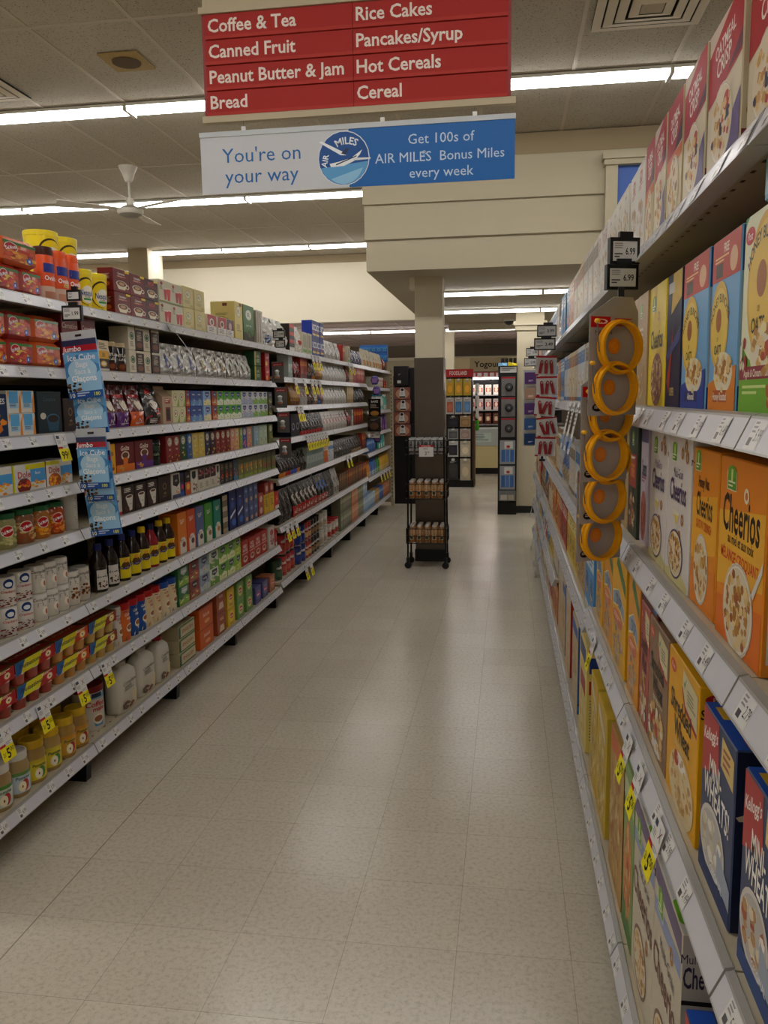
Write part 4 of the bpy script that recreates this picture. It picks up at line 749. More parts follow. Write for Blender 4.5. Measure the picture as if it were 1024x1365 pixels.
def jug(key, desc, cap):
    b = PB(); w, d, h = .125, .085, .205
    pr = [(0.0, .9), (.01, 1), (.14, 1), (.165, .92), (.185, .6), (.193, .34), (.2, .32)]
    n = 20; i = len(b.v)
    for z, s in pr:
        for k in range(n):
            a = 2 * PI * k / n; c, q = math.cos(a), math.sin(a); e = .55
            b.v.append((w / 2 * s * math.copysign(abs(c) ** e, c), d / 2 * s * math.copysign(abs(q) ** e, q), z))
    for j in range(len(pr) - 1):
        for k in range(n): b.f.append((i + j * n + k, i + j * n + (k + 1) % n, i + (j + 1) * n + (k + 1) % n, i + (j + 1) * n + k)); b.c.append(hx('#cbc6ba'))
    b.f.append(tuple(i + n - 1 - k for k in range(n))); b.c.append(hx('#cbc6ba'))
    b.ops(flat(-w * .42, w * .42, -d / 2 - .0006, .01, .14), w * .84, .13, [('t', 'Complète', .5, .9, .11, '#37302e', {'sh': .2}), ('l', .2, .62, .8, .8, 4, '#7a746c'), ('p', [(.66, .1), (.86, .1), (.92, .5), (.6, .5)], '#d9c9a4'), ('f', .4, .16, .24, .12, ['#6a4424', '#7d5430', '#54351c'], 8, 4, .5), ('r', .04, .08, .14, .24, '#4a4a48')])
    reg(key, 'jug', desc, 'jug', w, h, d, b.mesh('jug', 'plastic', True), [('cap', lid_mesh(.023, .018, cap), (0, 0, .196))])
jug('jugw', 'white milk drink jug with cookie picture', '#b9b3a8'); jug('jugr', 'white milk drink jug with red cap', '#9c1a22')
carton('scroll', 'flat cream and green tea carton', .15, .069, .1, '#c9bf9c', [('r', 0, .85, 1, 1, '#5a7a4a'), ('r', 0, 0, 1, .1, '#5a7a4a'), ('t', 'ENGLISH', .55, .5, .26, '#a8533c', {'b': 1}), ('r', .0, .1, .12, .85, '#2f5a3c')], top=[('l', .2, .2, .8, .8, 5, '#8a8060')], cols={'l': '#a89c7c'})
carton('salada', 'orange tea carton with white lettering', .14, .11, .14, '#c95a1c', [('t', 'Salada', .5, .62, .18, '#f0dcc8', {'sh': .2}), ('e', .55, .25, .2, .1, '#e0a06a'), ('r', 0, .92, 1, 1, '#a8451a')], side=[('l', .2, .2, .8, .7, 5, '#e0a06a')], top=[('r', .3, .3, .7, .7, '#8a3a1c'), ('t', 'Salada', .5, .5, .2, '#f0dcc8')])
carton('brickbr', 'reddish brown tea carton', .1, .13, .12, '#9c4a2c', [('t', 'tea', .5, .7, .18, '#e8d0b8'), ('p', [(.2, .1), (.8, .1), (.7, .4), (.3, .4)], '#d9c0a4'), ('r', 0, .92, 1, 1, '#7a3820')])
def lipt(key, desc, base, mid, w=.085):
    carton(key, desc, w, .112, .1, base, [('e', .5, .5, .34, .3, mid), ('e', .5, .52, .26, .15, '#c4242a'), ('t', 'Lipton', .5, .52, .11, '#fff', {'b': 1, 'mw': .44}), ('r', 0, .88, 1, 1, hxs(base, .8)), ('l', .25, .06, .75, .16, 2, '#777')], plural='tea boxes')
lipt('lipy', 'yellow tea box with red logo', '#d9b41c', '#e8cc4a'); lipt('lipg', 'pale green tea box with red logo', '#6f9a4c', '#c9cf7a'); lipt('lipb', 'indigo tea box with amber foot', '#4a4a80', '#6a6aa4'); lipt('lipc', 'copper tea box with logo', '#a8664a', '#c99070')
# ---- farther left: coffee, sugar and household goods
def fbag(key, desc, base, band, foot, w=.11, h=.168, m='film', txt=None):
    bag(key, desc, w, h, .075, base, [('r', .08, .38, .92, .66, band), ('r', 0, 0, 1, .2, foot), ('l', .2, .72, .8, .86, 2, hxs(band, .8)), ('e', .5, .5, .22, .1, hxs(base, 1.6)), ('f', .5, .28, .35, .07, [hxs(foot, .7), hxs(band, .8)], 6, len(desc), .3)] + ([('t', txt, .5, .77, .1, '#ddd', {'b': 1})] if txt else []), m=m, name='coffee_bag', cat='coffee bag')
def fbox(key, desc, base, band, foot, w=.09, h=.17, d=.09, ring=None):
    carton(key, desc, w, h, d, base, [('r', 0, .6, 1, .8, band), ('r', 0, 0, 1, .22, foot), ('l', .2, .64, .8, .76, 2, hxs(base, .6)), ('f', .5, .38, .36, .14, [hxs(band, .7), hxs(foot, 1.3), hxs(base, .6)], 9, len(desc), .3)] + ([('o', .5, .45, .3, .16, .25, ring)] if ring else []))
def fcan(key, desc, body, band, lid, r=.05, h=.14):
    can(key, desc, r, h, [(r * .96, 0, '#8a8680'), (r, .006, body), (r, h * .9, body), (r * .97, h * .91, body)], [('r', 0, .2, 1, .5, band), ('t', 'café', .5, .7, .16, '#eee6da', {'b': 1}), ('l', .2, .06, .8, .16, 2, '#888')], z1=h * .9, kids=[('lid', lid_mesh(r * 1.01, h * .1, lid, ridged=False), (0, 0, h * .9))])
fbag('silv', 'silver vacuum coffee bag', '#c4c2bd', '#a9a7a4', '#b7b4ae', m='foil'); fbag('silr', 'silver coffee bag with pink label', '#c4c0bb', '#b08a86', '#b5b0aa', m='foil')
fbag('gold', 'golden tan coffee bag', '#b07a24', '#d0a050', '#7a4a18'); fbag('brwn', 'brown coffee bag', '#5a3420', '#8a4a24', '#3a2014'); fbag('dred', 'dark red coffee bag', '#7a161a', '#a32a24', '#4a1014'); fbag('blkr', 'black coffee bag with red foot', '#151213', '#3a2a26', '#a8201f'); fbag('blkb', 'black coffee bag with blue foot', '#131315', '#2a2a30', '#2f55b0'); fbag('blko', 'black coffee bag with orange foot', '#141211', '#33261c', '#c9761c'); fbag('blkw', 'black coffee bag with pale print', '#131112', '#4a4440', '#1c1a1a'); fbag('blkt', 'black coffee bag with tan foot', '#16130f', '#3a2e22', '#8a6a44'); fbag('crml', 'cream coffee bag', '#c9b890', '#a88a5a', '#8a6a3a')
bag('bigred', 'big black coffee bag with red foot', .14, .24, .11, '#1a1514', [('r', 0, 0, 1, .36, '#a81d1c'), ('e', .5, .62, .32, .12, '#cfc6bb'), ('e', .5, .62, .24, .07, '#3a2a24'), ('p', [(.1, .36), (.9, .36), (.7, .5), (.3, .5)], '#b8aa98'), ('l', .2, .1, .8, .26, 3, '#e0b8a8')], name='coffee_bag', cat='coffee bag'); bag('bigblu', 'big black coffee bag with blue crest', .14, .24, .11, '#161518', [('r', 0, 0, 1, .3, '#9a1d1c'), ('e', .5, .62, .32, .16, '#3f6ab0'), ('e', .5, .62, .24, .09, '#1c2a4a'), ('l', .2, .1, .8, .26, 3, '#e0b8a8')], name='coffee_bag', cat='coffee bag'); bag('bigblk', 'big black coffee bag', .12, .24, .1, '#131112', [('e', .5, .55, .3, .11, '#3a3430'), ('l', .2, .2, .8, .4, 4, '#8a8078')], name='coffee_bag', cat='coffee bag'); bag('bigsil', 'big silver grey coffee bag', .13, .24, .1, '#a9a7a3', [('e', .5, .55, .3, .11, '#7a7672'), ('r', .1, .1, .9, .3, '#6a5a50')], m='foil', name='coffee_bag', cat='coffee bag')
fbox('slimred', 'slim salmon red packet', '#b0483a', '#d9a890', '#8a2a24', w=.05); fbox('slimcr', 'slim cream packet', '#c9b58a', '#d9c9a0', '#9a7a4a', w=.05); fbox('slimwh', 'slim white packet', '#c9c5bd', '#9a96a0', '#a89a8c', w=.06); fbox('nvring', 'navy black box with white rings', '#131530', '#23264a', '#0e1020', w=.1, ring='#cfd3dc'); fbox('redor', 'red and orange coffee box', '#9c2a1c', '#d9802a', '#5a1a14', w=.08); fbox('tealp', 'pale teal tall packet', '#b9c4c0', '#7aa0a0', '#8a9a94', w=.08); fbox('orw', 'orange and white packet', '#d0762c', '#e0d4c0', '#c9541c', w=.07); fbox('bwp', 'white packet with blue cap', '#cfd0d2', '#3f7ab8', '#b9bcc0', w=.08)
fbox('brjar', 'brown patterned coffee box', '#6a4428', '#9a6a3a', '#4a2c18', w=.07); fbox('rdjar', 'russet patterned coffee box', '#8a3a20', '#c9803a', '#5a2414', w=.07); fbox('peach2', 'peach sugar box', '#c9835a', '#d9a88a', '#a85a3a', w=.08); fbox('grjar', 'grey-green sugar box', '#77775e', '#a8a88c', '#55553f', w=.08); fbox('bluebx', 'blue cleaning box', '#2f62b0', '#8ab0dc', '#1f3f7a', w=.09); fbox('tanbx', 'tan sugar box', '#b58f5a', '#d9bc8a', '#8a6436', w=.09); fbox('ltblue', 'pale blue sugar box', '#9cb4cc', '#d0dae4', '#5a86b8', w=.08); fbox('kblue', 'bright blue carton with green corner', '#1e62b8', '#3f86d8', '#174c90', w=.073, h=.112, ring='#6ab04a'); fbox('kpack', 'white packet with red lettering', '#cfc9bd', '#b86a5a', '#8a7a6a', w=.06, h=.13); fbox('brownc', 'plain brown cardboard box', '#7a5a3e', '#75553a', '#6d4e34', w=.16, h=.12)
fcan('redcan', 'big red plastic coffee canister', '#a81a1c', '#b5402a', '#3a0e10', .075, .16); fcan('bluecan', 'navy coffee tin', '#15276e', '#1c3384', '#0f1c4a', .055, .15); fcan('redtin', 'red and tan coffee tin', '#a3261f', '#c9a070', '#7a1a16', .045, .15); fcan('blktin', 'black coffee tin', '#171413', '#8a6a44', '#121010', .045, .15); fcan('whtin', 'white coffee tin', '#c4bfb4', '#a89a86', '#b5b0a4', .05, .15); fcan('whred', 'white tin with red picture', '#c9c0b5', '#a3261f', '#b5201f', .055, .17); fcan('grntin', 'dark green tub with yellow badge', '#123a22', '#1a4a2c', '#0e2a18', .06, .15)
bag('paper', 'white paper sugar bag with folded top', .11, .2, .08, '#d4cbb8', [('r', .15, .08, .85, .36, '#b5763a'), ('l', .2, .42, .8, .6, 3, '#8a7a60'), ('e', .5, .22, .2, .08, '#d9a04a')], name='sugar_bag', cat='sugar bag', m='matte', wob=.006)
bag('navybag', 'navy coffee bag under paper bags', .1, .15, .08, '#1a2048', [('r', .1, .3, .9, .6, '#2c3668'), ('l', .2, .7, .8, .85, 2, '#8a92b8')], name='coffee_bag', cat='coffee bag')
def det(key, desc, body, lab, cap, w=.09, h=.2):
    can(key, desc, w / 2, h, [(w * .46, 0, body), (w * .5, .01, body), (w * .5, h * .5, body), (w * .4, h * .7, body), (w * .2, h * .82, body), (w * .17, h * .86, body)], [('r', .1, .1, .9, .6, lab), ('e', .5, .35, .25, .14, hxs(lab, .5)), ('l', .2, .66, .8, .8, 2, '#999')], sy=.6, z1=h * .5, cat='bottle', name='bottle', m='plastic', kids=[('cap', lid_mesh(w * .19, h * .13, cap), (0, 0, h * .86))])
det('dteal', 'teal detergent bottle', '#4ab0a4', '#d4e0dc', '#e0e4e0'); det('dwhite', 'white detergent bottle', '#cfd4d2', '#6aa8a8', '#3a8aa0'); det('dpurp', 'purple detergent bottle', '#5a2a86', '#a878c0', '#3a1a5a'); det('dyel', 'yellow cleaner bottle', '#d0a02a', '#d9c98a', '#8a6a1c'); det('dgreen', 'green cleaner bottle', '#2a7a3a', '#8ac08a', '#1a4a24'); det('dblue', 'blue cleaner bottle', '#3a6ab8', '#c0d0e4', '#24407a'); det('dredcap', 'white bottle with red cap', '#cfccc4', '#b9b4aa', '#b31f24'); det('dorange', 'orange cleaner bottle', '#d0801c', '#e0b870', '#a85a10')

# ---- right side: cereals
LEAF = lambda u, v: [('r', u - .11, v - .07, u + .11, v + .035, '#e6e6d8'), ('r', u - .1, v - .065, u + .1, v + .03, '#5f9a1c'), ('e', u, v + .03, .1, .035, '#6aa524'), ('r', u - .02, v - .03, u + .02, v + .045, '#cfe08a'), ('l', u - .08, v - .06, u + .08, v - .02, 2, '#e6eacf')]
def bowl(u, v, r, rim='#efe8dc', cols=CER, n=60, seed=1): return [('e', u, v, r, r * .75, rim), ('o', u, v, r * .99, r * .74, .05, hxs(rim, .7)), ('e', u, v + .005, r * .9, r * .66, '#d9cbb0'), ('f', u, v + .005, r * .84, r * .62, cols, n, seed, .15)]
def rings(pts, col='#b5752a'): return [('o', u, v, .055, .04, .5, col) for u, v in pts]
SIDE = lambda base, c='#d6d2c6': nutri(.12, .2, .88, .8, c) + [('r', .2, .82, .8, .86, '#a3202a')]
cartonR = lambda key, desc, base, front, side=None, top=(), cols=None, w=.188, h=.285, d=.062: carton(key, desc, w, h, d, base, front, side if side is not None else SIDE(base), top, cols, name='cereal_box', cat='cereal box', plural='cereal boxes')
cartonR('oatcr', 'red and cream oat cereal box', '#cfc3a6', [('p', [(0, .52), (1, .62), (1, 1), (0, 1)], '#a8181f'), ('p', [(0, .86), (.7, 1), (0, 1)], '#c9b8a8'), ('p', [(.55, .6), (1, .64), (1, .75)], '#5a1430'), ('t', 'OATMEAL', .5, .84, .085, '#e8ded4', {'b': 1, 'rot': 4}), ('t', 'CRISP', .48, .72, .11, '#e8ded4', {'b': 1, 'rot': 4}), ('p', [(.55, 0), (1, 0), (1, .42), (.72, .3)], '#5c4a78')] + bowl(.45, .33, .34, '#e4dac4', CER + ['#b3302a', '#2a2440'], 46, 4) + [('e', .6, .44, .09, .06, '#b3302a'), ('e', .66, .36, .06, .04, '#221c38')],
        [('r', 0, 0, 1, 1, '#b9ae96'), ('r', .1, .3, .9, .95, '#cfcabe'), ('l', .14, .33, .86, .93, 26, '#4a4844'), ('r', .1, .25, .9, .28, '#a3202a'), ('r', 0, 0, 1, .16, '#6a1a2a'), ('l', .1, .04, .9, .13, 3, '#d8c0b8')], cols={'t': '#a8181f'}, h=.22, w=.2)
cartonR('oatal', 'red and golden almond cereal box', '#c9b890', [('p', [(0, .55), (1, .6), (1, 1), (0, 1)], '#a31c1c'), ('p', [(.5, .58), (1, .6), (1, .8)], '#4a1828'), ('t', 'OATMEAL', .5, .85, .085, '#e8ded4', {'b': 1, 'rot': 4}), ('t', 'CRISP', .48, .73, .11, '#e8ded4', {'b': 1, 'rot': 4}), ('p', [(.0, .42), (1, .5), (1, .58), (0, .55)], '#c9641c')] + bowl(.5, .28, .36, '#dccdb0', CER + ['#8a4a1c'], 46, 8), cols={'t': '#a31c1c'}, h=.22, w=.2)
cartonR('golean', 'white cereal box with red heading', '#d6d2ca', [('t', 'GO', .5, .86, .13, '#b31c24', {'b': 1}), ('l', .2, .72, .8, .78, 2, '#c98a8a'), ('f', .5, .35, .4, .3, ['#b89a78', '#c9ad8a', '#a88a68'], 40, 5, .13), ('r', 0, 0, 1, .08, '#2a2a30')], [('r', .0, .0, 1, 1, '#d6d2ca'), ('t', 'GO', .5, .9, .06, '#b31c24', {'b': 1}), ('e', .5, .66, .25, .05, '#5a4a3a'), ('l', .2, .1, .8, .5, 14, '#777')], h=.215)
cartonR('granola', 'white granola box with brown oats', '#d2cdc2', [('f', .5, .45, .44, .36, ['#a8875c', '#c9ad82', '#8a6a44'], 60, 3, .1), ('r', .0, .84, 1, .97, '#dcd8cf'), ('t', 'granola', .5, .9, .07, '#5a4a3a')], h=.212)
cartonR('hbgreen', 'green apple-cinnamon oat cereal box', '#6fae2a', [('r', 0, .9, 1, 1, '#3d8a4a'), ('e', .5, .66, .7, .42, '#dfe0c0'), ('e', .55, .62, .44, .36, '#d9a93a'), ('e', .55, .62, .4, .32, '#e4c050'), ('e', .14, .9, .12, .045, '#c4242a'), ('t', 'Post', .14, .9, .04, '#fff', {'sh': .2}), ('t', 'HONEY BUNCHES', .5, .88, .06, '#35260f', {'b': 1, 'arc': .1, 'mw': 1}), ('e', .47, .66, .12, .09, '#a3602c'), ('t', 'OF', .42, .52, .03, '#5a421a'), ('t', 'OATS', .42, .44, .075, '#35260f', {'b': 1}), ('r', 0, .0, 1, .2, '#6fae2a'), ('e', .6, .3, .34, .13, '#ded6c0'), ('f', .6, .32, .3, .12, CER + ['#b3401c', '#e8d9a0'], 40, 6, .22), ('r', 0, .17, 1, .235, '#8a1a30'), ('t', 'Apple & Cinnamon Bunches', .5, .202, .038, '#f0e4d0', {'b': 1}), ('l', .1, .08, .7, .14, 2, '#c9e08a'), ('f', .85, .1, .12, .08, ['#c9a05a', '#b5501c'], 6, 3, .4), ('f', .1, .3, .09, .08, ['#a3202a', '#d9d0b8'], 6, 3, .5)], top=[('r', .1, .2, .9, .8, '#3d8a4a')], w=.2, h=.245)
def hb(key, desc, foot, footc, name):
    cartonR(key, desc, '#6fa8d8', [('r', 0, .76, 1, 1, '#bf3a2c'), ('t', 'FREE', .5, .94, .05, '#f2ead8', {'b': 1}), ('l', .1, .86, .6, .9, 2, '#f0c98a'), ('r', .14, .78, .4, .86, '#4a3a34'), ('e', .78, .85, .13, .07, '#e0b48c'), ('e', .34, .5, .34, .26, '#d9b040'), ('e', .34, .5, .3, .22, '#e4c658'), ('t', 'HONEY BUNCHES', .36, .66, .05, '#35260f', {'b': 1, 'arc': .075, 'mw': .8}), ('e', .32, .53, .1, .07, '#a3602c'), ('t', 'OF', .3, .42, .025, '#5a421a'), ('t', 'OATS', .32, .36, .055, '#35260f', {'b': 1}), ('p', [(0, 0), (1, 0), (1, .26), (.55, .22), (0, .16)], foot), ('e', .55, .22, .34, .12, '#ded6c0'), ('f', .55, .23, .3, .11, CER + ['#e8d9a0'], 40, 3, .22), ('r', .2, .05, .72, .12, footc), ('t', name, .46, .085, .045, '#f0e8d8', {'b': 1})], [('r', 0, 0, 1, 1, '#a9bcd0'), ('l', .1, .2, .9, .75, 22, '#3a4a6a'), ('r', 0, .76, 1, 1, '#2f5a9c'), ('r', 0, 0, 1, .14, '#1f3f8a')], cols={'t': '#bf3a2c'}, h=.243)
hb('hbblue', 'sky-blue oat cluster cereal box, blue foot', '#1f3f9a', '#1c2f6a', 'Almond'); hb('hborng', 'sky-blue oat cluster cereal box, orange foot', '#d9801c', '#b5551c', 'Honey Roasted')
cartonR('hbdark', 'dark navy cereal box with gold disc', '#1d2444', [('p', [(.3, .7), (1, .8), (1, 1), (.4, 1)], '#c9a83a'), ('r', .1, .86, .5, .94, '#c9c6be'), ('p', [(.1, .2), (.5, .6), (.3, .1)], '#a3302a'), ('p', [(0, .4), (1, .6), (1, .5), (0, .35)], '#3a4a86'), ('t', 'SUPER', .5, .12, .06, '#c9b06a', {'b': 1})], h=.243)
cartonR('cheery', 'bright yellow oat ring cereal box', '#e8cc14', [('t', 'Cheerios', .5, .56, .15, '#16120e', {'b': 1, 'sx': .7}), ('e', .55, .22, .34, .22, '#8a4a24')] + [('f', .55, .22, .3, .19, CER, 60, 3, .14)] + LEAF(.3, .86) + rings([(.6, .74)], '#c9961c'), h=.247)
cartonR('tanbox', 'tan cereal box with green leaf mark', '#b09468', LEAF(.4, .86) + [('l', .2, .5, .8, .7, 4, '#d9c8a0'), ('f', .5, .25, .35, .18, CER, 30, 2, .16)], h=.247)
cartonR('hncrunch', 'orange honey nut crunch cereal box', '#e08a1c', [('p', [(0, .28), (1, .4), (1, .75), (0, .68)], '#e8a82c'), ('p', [(0, 0), (1, 0), (1, .3), (0, .24)], '#dd7f1c'), ('t', 'Honey Nut', .45, .8, .07, '#241713', {'sx': .7, 'b': 1}), ('t', 'Cheerios', .5, .66, .15, '#241713', {'b': 1, 'sx': .62}), ('t', "OATS 'N' CRUNCH", .5, .53, .055, '#c9301c', {'b': 1, 'sx': .7})] + LEAF(.2, .93) + bowl(.45, .25, .3, '#e4dac8', CER, 60, 2), [('r', 0, 0, 1, 1, '#cf8420')] + nutri(.1, .12, .95, .72), h=.251)
cartonR('hnfr', 'orange honey and nut crunch cereal box, French side', '#e3861c', [('p', [(0, .28), (1, .4), (1, .78), (0, .7)], '#e8ae34'), ('p', [(0, 0), (1, 0), (1, .3), (0, .22)], '#dc6f1c'), ('t', 'Cheerios', .5, .71, .2, '#2a1814', {'b': 1, 'sx': .58}), ('t', 'au miel et aux noix', .52, .575, .055, '#2a1814', {'sx': .7, 'b': 1}), ('t', 'MÉLANGE CROQUANT', .5, .48, .06, '#d0361c', {'b': 1, 'sx': .7})] + LEAF(.28, .9) + rings([(.62, .83)], '#efe0c0') + bowl(.52, .22, .33, '#e9e0d0', CER + ['#a3582a'], 70, 3) + [('p', [(.8, .36), (.84, .34), (1, .5), (1, .55)], '#d6d2cc')], [('r', 0, 0, 1, 1, '#d07f1c'), ('p', [(0, .6), (1, .6), (1, 1), (0, 1)], '#d9862a'), ('t', 'Cheerios', .5, .9, .1, '#241713', {'b': 1})] + nutri(.08, .06, .97, .6) + [('r', .08, .38, .97, .4, '#8f2226'), ('r', .08, .06, .97, .14, '#c4c2b8')], h=.251)
cartonR('mgwhite', 'white multi-grain ring cereal box', '#d3cdca', LEAF(.3, .9) + [('t', 'Multi-Grain', .5, .76, .065, '#4a3a66', {'sx': .65}), ('t', 'Cheerios', .5, .64, .15, '#3a2a5a', {'b': 1, 'sx': .6}), ('p', [(.3, .5), (.62, .5), (.46, .37)], '#dcd6c4'), ('p', [(.33, .47), (.59, .47), (.46, .4)], '#d9c26a'), ('p', [(0, 0), (1, 0), (1, .05), (.7, .1), (0, .06)], '#cdc38a')] + rings([(.72, .46), (.66, .9), (.8, .95), (.62, .34), (.86, .88)]) + [('e', .46, .2, .33, .17, '#4a3a66'), ('e', .46, .2, .31, .155, '#d9cbb0'), ('f', .46, .2, .28, .14, CER + ['#7a4a1c'], 80, 5, .13)], [('r', 0, 0, 1, 1, '#cbc6c6')] + nutri(.1, .15, .95, .75, '#c0bcb8') + [('t', 'Multi-Grain', .45, .86, .04, '#3a2a5a')], cols={'t': '#bdb8ba'}, w=.175, h=.262)
cartonR('mgpurp', 'pale purple-edged ring cereal box', '#c4b8c4', [('r', 0, .88, 1, 1, '#5a4a6a'), ('t', 'Cheerios', .5, .66, .14, '#2a2440', {'b': 1, 'sx': .6}), ('l', .2, .52, .8, .58, 2, '#a0526a'), ('e', .5, .24, .36, .22, '#a0564a'), ('f', .5, .24, .32, .19, ['#8a3a34', '#b06a4a', '#6a2a2a'], 50, 4, .14)], h=.262)
cartonR('fiber', 'dark green cereal box with orange lettering', '#2f3a2a', LEAF(.45, .9) + [('r', .1, .45, .9, .75, '#9c3a2c'), ('t', 'FIBRE', .5, .6, .12, '#d9822a', {'b': 1, 'sx': .7}), ('l', .2, .68, .8, .73, 1, '#e0d4c0'), ('f', .5, .22, .36, .18, ['#8a5a34', '#a8744a', '#b33a2a', '#d9c9a4'], 50, 4, .16)], h=.262)
def shred(key, desc, base, pic, side):
    cartonR(key, desc, base, [('e', .16, .9, .1, .045, '#c9482a'), ('t', 'Post', .16, .9, .035, '#f0e4d4', {'sh': .2}), ('p', [(.5, .97), (.98, .93), (.98, .7), (.6, .76), (.5, .86)], '#cfc49a'), ('p', [(.5, .86), (.6, .76), (.98, .7), (.98, .67), (.58, .73), (.48, .84)], '#a8242a'), ('l', .66, .78, .94, .88, 4, '#8a8464'), ('p', [(.53, .9), (.57, .86), (.64, .95), (.57, .89)], '#2f7a3a'), ('t', 'Shredded', .46, .68, .13, '#231a14', {'b': 1, 'sx': .75}), ('t', 'Wheat', .52, .53, .13, '#231a14', {'b': 1, 'sx': .75}), ('l', .3, .4, .8, .44, 2, '#cfc49a')] + pic, side, cols={'t': hxs(base, .95)}, h=.268, w=.2, d=.075)
WH = ['#c9a062', '#b58a4a', '#d9b67c']
shred('swyel', 'golden yellow shredded wheat cereal box', '#e0a312', [('e', .55, .18, .42, .22, '#d9c69a'), ('f', .55, .2, .34, .17, WH, 60, 2, .14), ('e', .5, .34, .2, .05, '#e4e0da'), ('e', .38, .33, .08, .05, '#b3302a')], [('e', .4, .93, .3, .035, '#a3242a'), ('t', 'Post', .4, .93, .03, '#efe0d0'), ('t', 'Shredded', .5, .84, .06, '#231a14', {'b': 1})])
shred('swbrn', 'brown shredded wheat cereal box', '#8a6a50', [('f', .5, .2, .38, .2, WH + ['#b3402a', '#e0d4c0'], 40, 3, .22), ('e', .5, .08, .3, .06, '#d9d4cc')], None)
shred('swred', 'faded red shredded wheat cereal box', '#a8504a', [('f', .5, .2, .38, .2, WH + ['#e0d4c0', '#4a4a6a'], 40, 6, .22)], None)
def golden(key, desc, base, edge, pic='#a89484'):
    cartonR(key, desc, base, [('p', [(.4, 1), (1, .8), (1, .7), (.3, .9)], '#4a7a4a'), ('p', [(.05, .62), (.5, .7), (.95, .6), (.95, .46), (.5, .54), (.05, .48)], '#e8d49a'), ('p', [(.08, .61), (.5, .69), (.92, .59), (.92, .48), (.5, .56), (.08, .5)], '#8f9aa8'), ('t', 'CRISP', .5, .585, .1, '#2f4a8a', {'b': 1, 'sx': .8}), ('e', .45, .42, .36, .07, '#c96a4a'), ('l', .2, .4, .7, .45, 2, '#e8c9a8'), ('f', .5, .2, .38, .18, [pic, '#b89a78', '#8a7464', '#d0bca0'], 50, 6, .16)], [('r', 0, 0, 1, 1, edge), ('r', .3, .1, .6, .2, hxs(edge, .6))], cols={'t': '#c9b01c'}, h=.3, w=.19)
golden('goldy', 'golden puffed cereal box with blue lettering', '#dca62c', '#d39a06'); golden('goldo', 'orange puffed cereal box with blue lettering', '#d9922a', '#b5601c')
carton('dkbars', 'long maroon snack bar carton', .2, .075, .09, '#5a2220', [('l', .2, .3, .8, .7, 4, '#c9a0a0'), ('r', .8, .1, 1, .5, '#3a78b8')], name='carton', cat='box')
def mini(key, desc, lc, low, h=.258):
    cartonR(key, desc, '#3a4568', [('p', [(0, .6), (.55, .72), (.5, 1), (0, 1)], '#b03a3a'), ('t', "Kellogg's", .26, .88, .07, '#efe6e0', {'b': 1, 'sh': .3, 'rot': 12, 'mw': .5}), ('p', [(.62, .97), (.97, .93), (.97, .76), (.6, .8)], '#d9bd7a'), ('l', .66, .8, .92, .92, 3, '#9c5a3a'), ('t', 'MINI-', .45, .7, .12, '#f0ece4', {'b': 1, 'sx': .75, 'rot': -3}), ('t', 'WHEATS!', .5, .56, .14, '#f0ece4', {'b': 1, 'sx': .72, 'rot': -3}), ('e', .42, .28, .4, .2, '#cfcac4'), ('e', .42, .28, .36, .17, '#b8b4b0'), ('f', .42, .28, .32, .14, lc, 26, 3, .26), ('r', 0, 0, 1, .1, low), ('p', [(.6, .32), (1, .22), (1, .1), (.6, .14)], '#9aa4b8'), ('t', 'ORIGINAL', .6, .13, .045, '#dfe2ea', {'b': 1})], [('r', 0, 0, 1, 1, '#141c38'), ('l', .15, .1, .85, .5, 20, '#8a94b4'), ('t', 'W', .5, .8, .06, '#d0d0d8'), ('f', .5, .64, .4, .06, ['#8a7a6a', '#b5a894'], 12, 2, .4)], top=[('r', 0, 0, 1, 1, '#1f4fb0'), ('r', .12, .1, .4, .4, '#c9a02c'), ('t', "MINI-WHEATS!", .55, .45, .2, '#e8e8ee', {'b': 1}), ('r', .8, .2, .98, .8, '#c04a5a')], cols={'t': '#1f4fb0'}, w=.195, h=h, d=.085)
mini('miniw', 'blue frosted wheat cereal box with red corner', ['#e0dccf', '#c9c0ac', '#f0ece2', '#b5a582'], '#2a3a6a'); mini('miniw2', 'blue frosted wheat cereal box with pitcher art', ['#d9cbb0', '#b58a5a', '#efe6da', '#a3502a'], '#34508a')
mini('miniw3', 'tall blue frosted wheat cereal box with red corner', ['#e0dccf', '#c9c0ac', '#f0ece2', '#b5a582'], '#2a3a6a', .33)
carton('skybox', 'pale blue cereal box lying on its side', .2, .054, .13, '#7fb4d8', [('r', 0, .1, .5, .9, '#a9cfe4'), ('f', .8, .5, .18, .35, ['#d9b05a', '#c9963a'], 6, 2, .5), ('r', .05, .3, .4, .7, '#e0e4e0')], [('r', .1, .2, .7, .8, '#b8d8e8'), ('r', .1, .25, .5, .5, '#e4e8e4')], name='cereal_box', cat='cereal box')
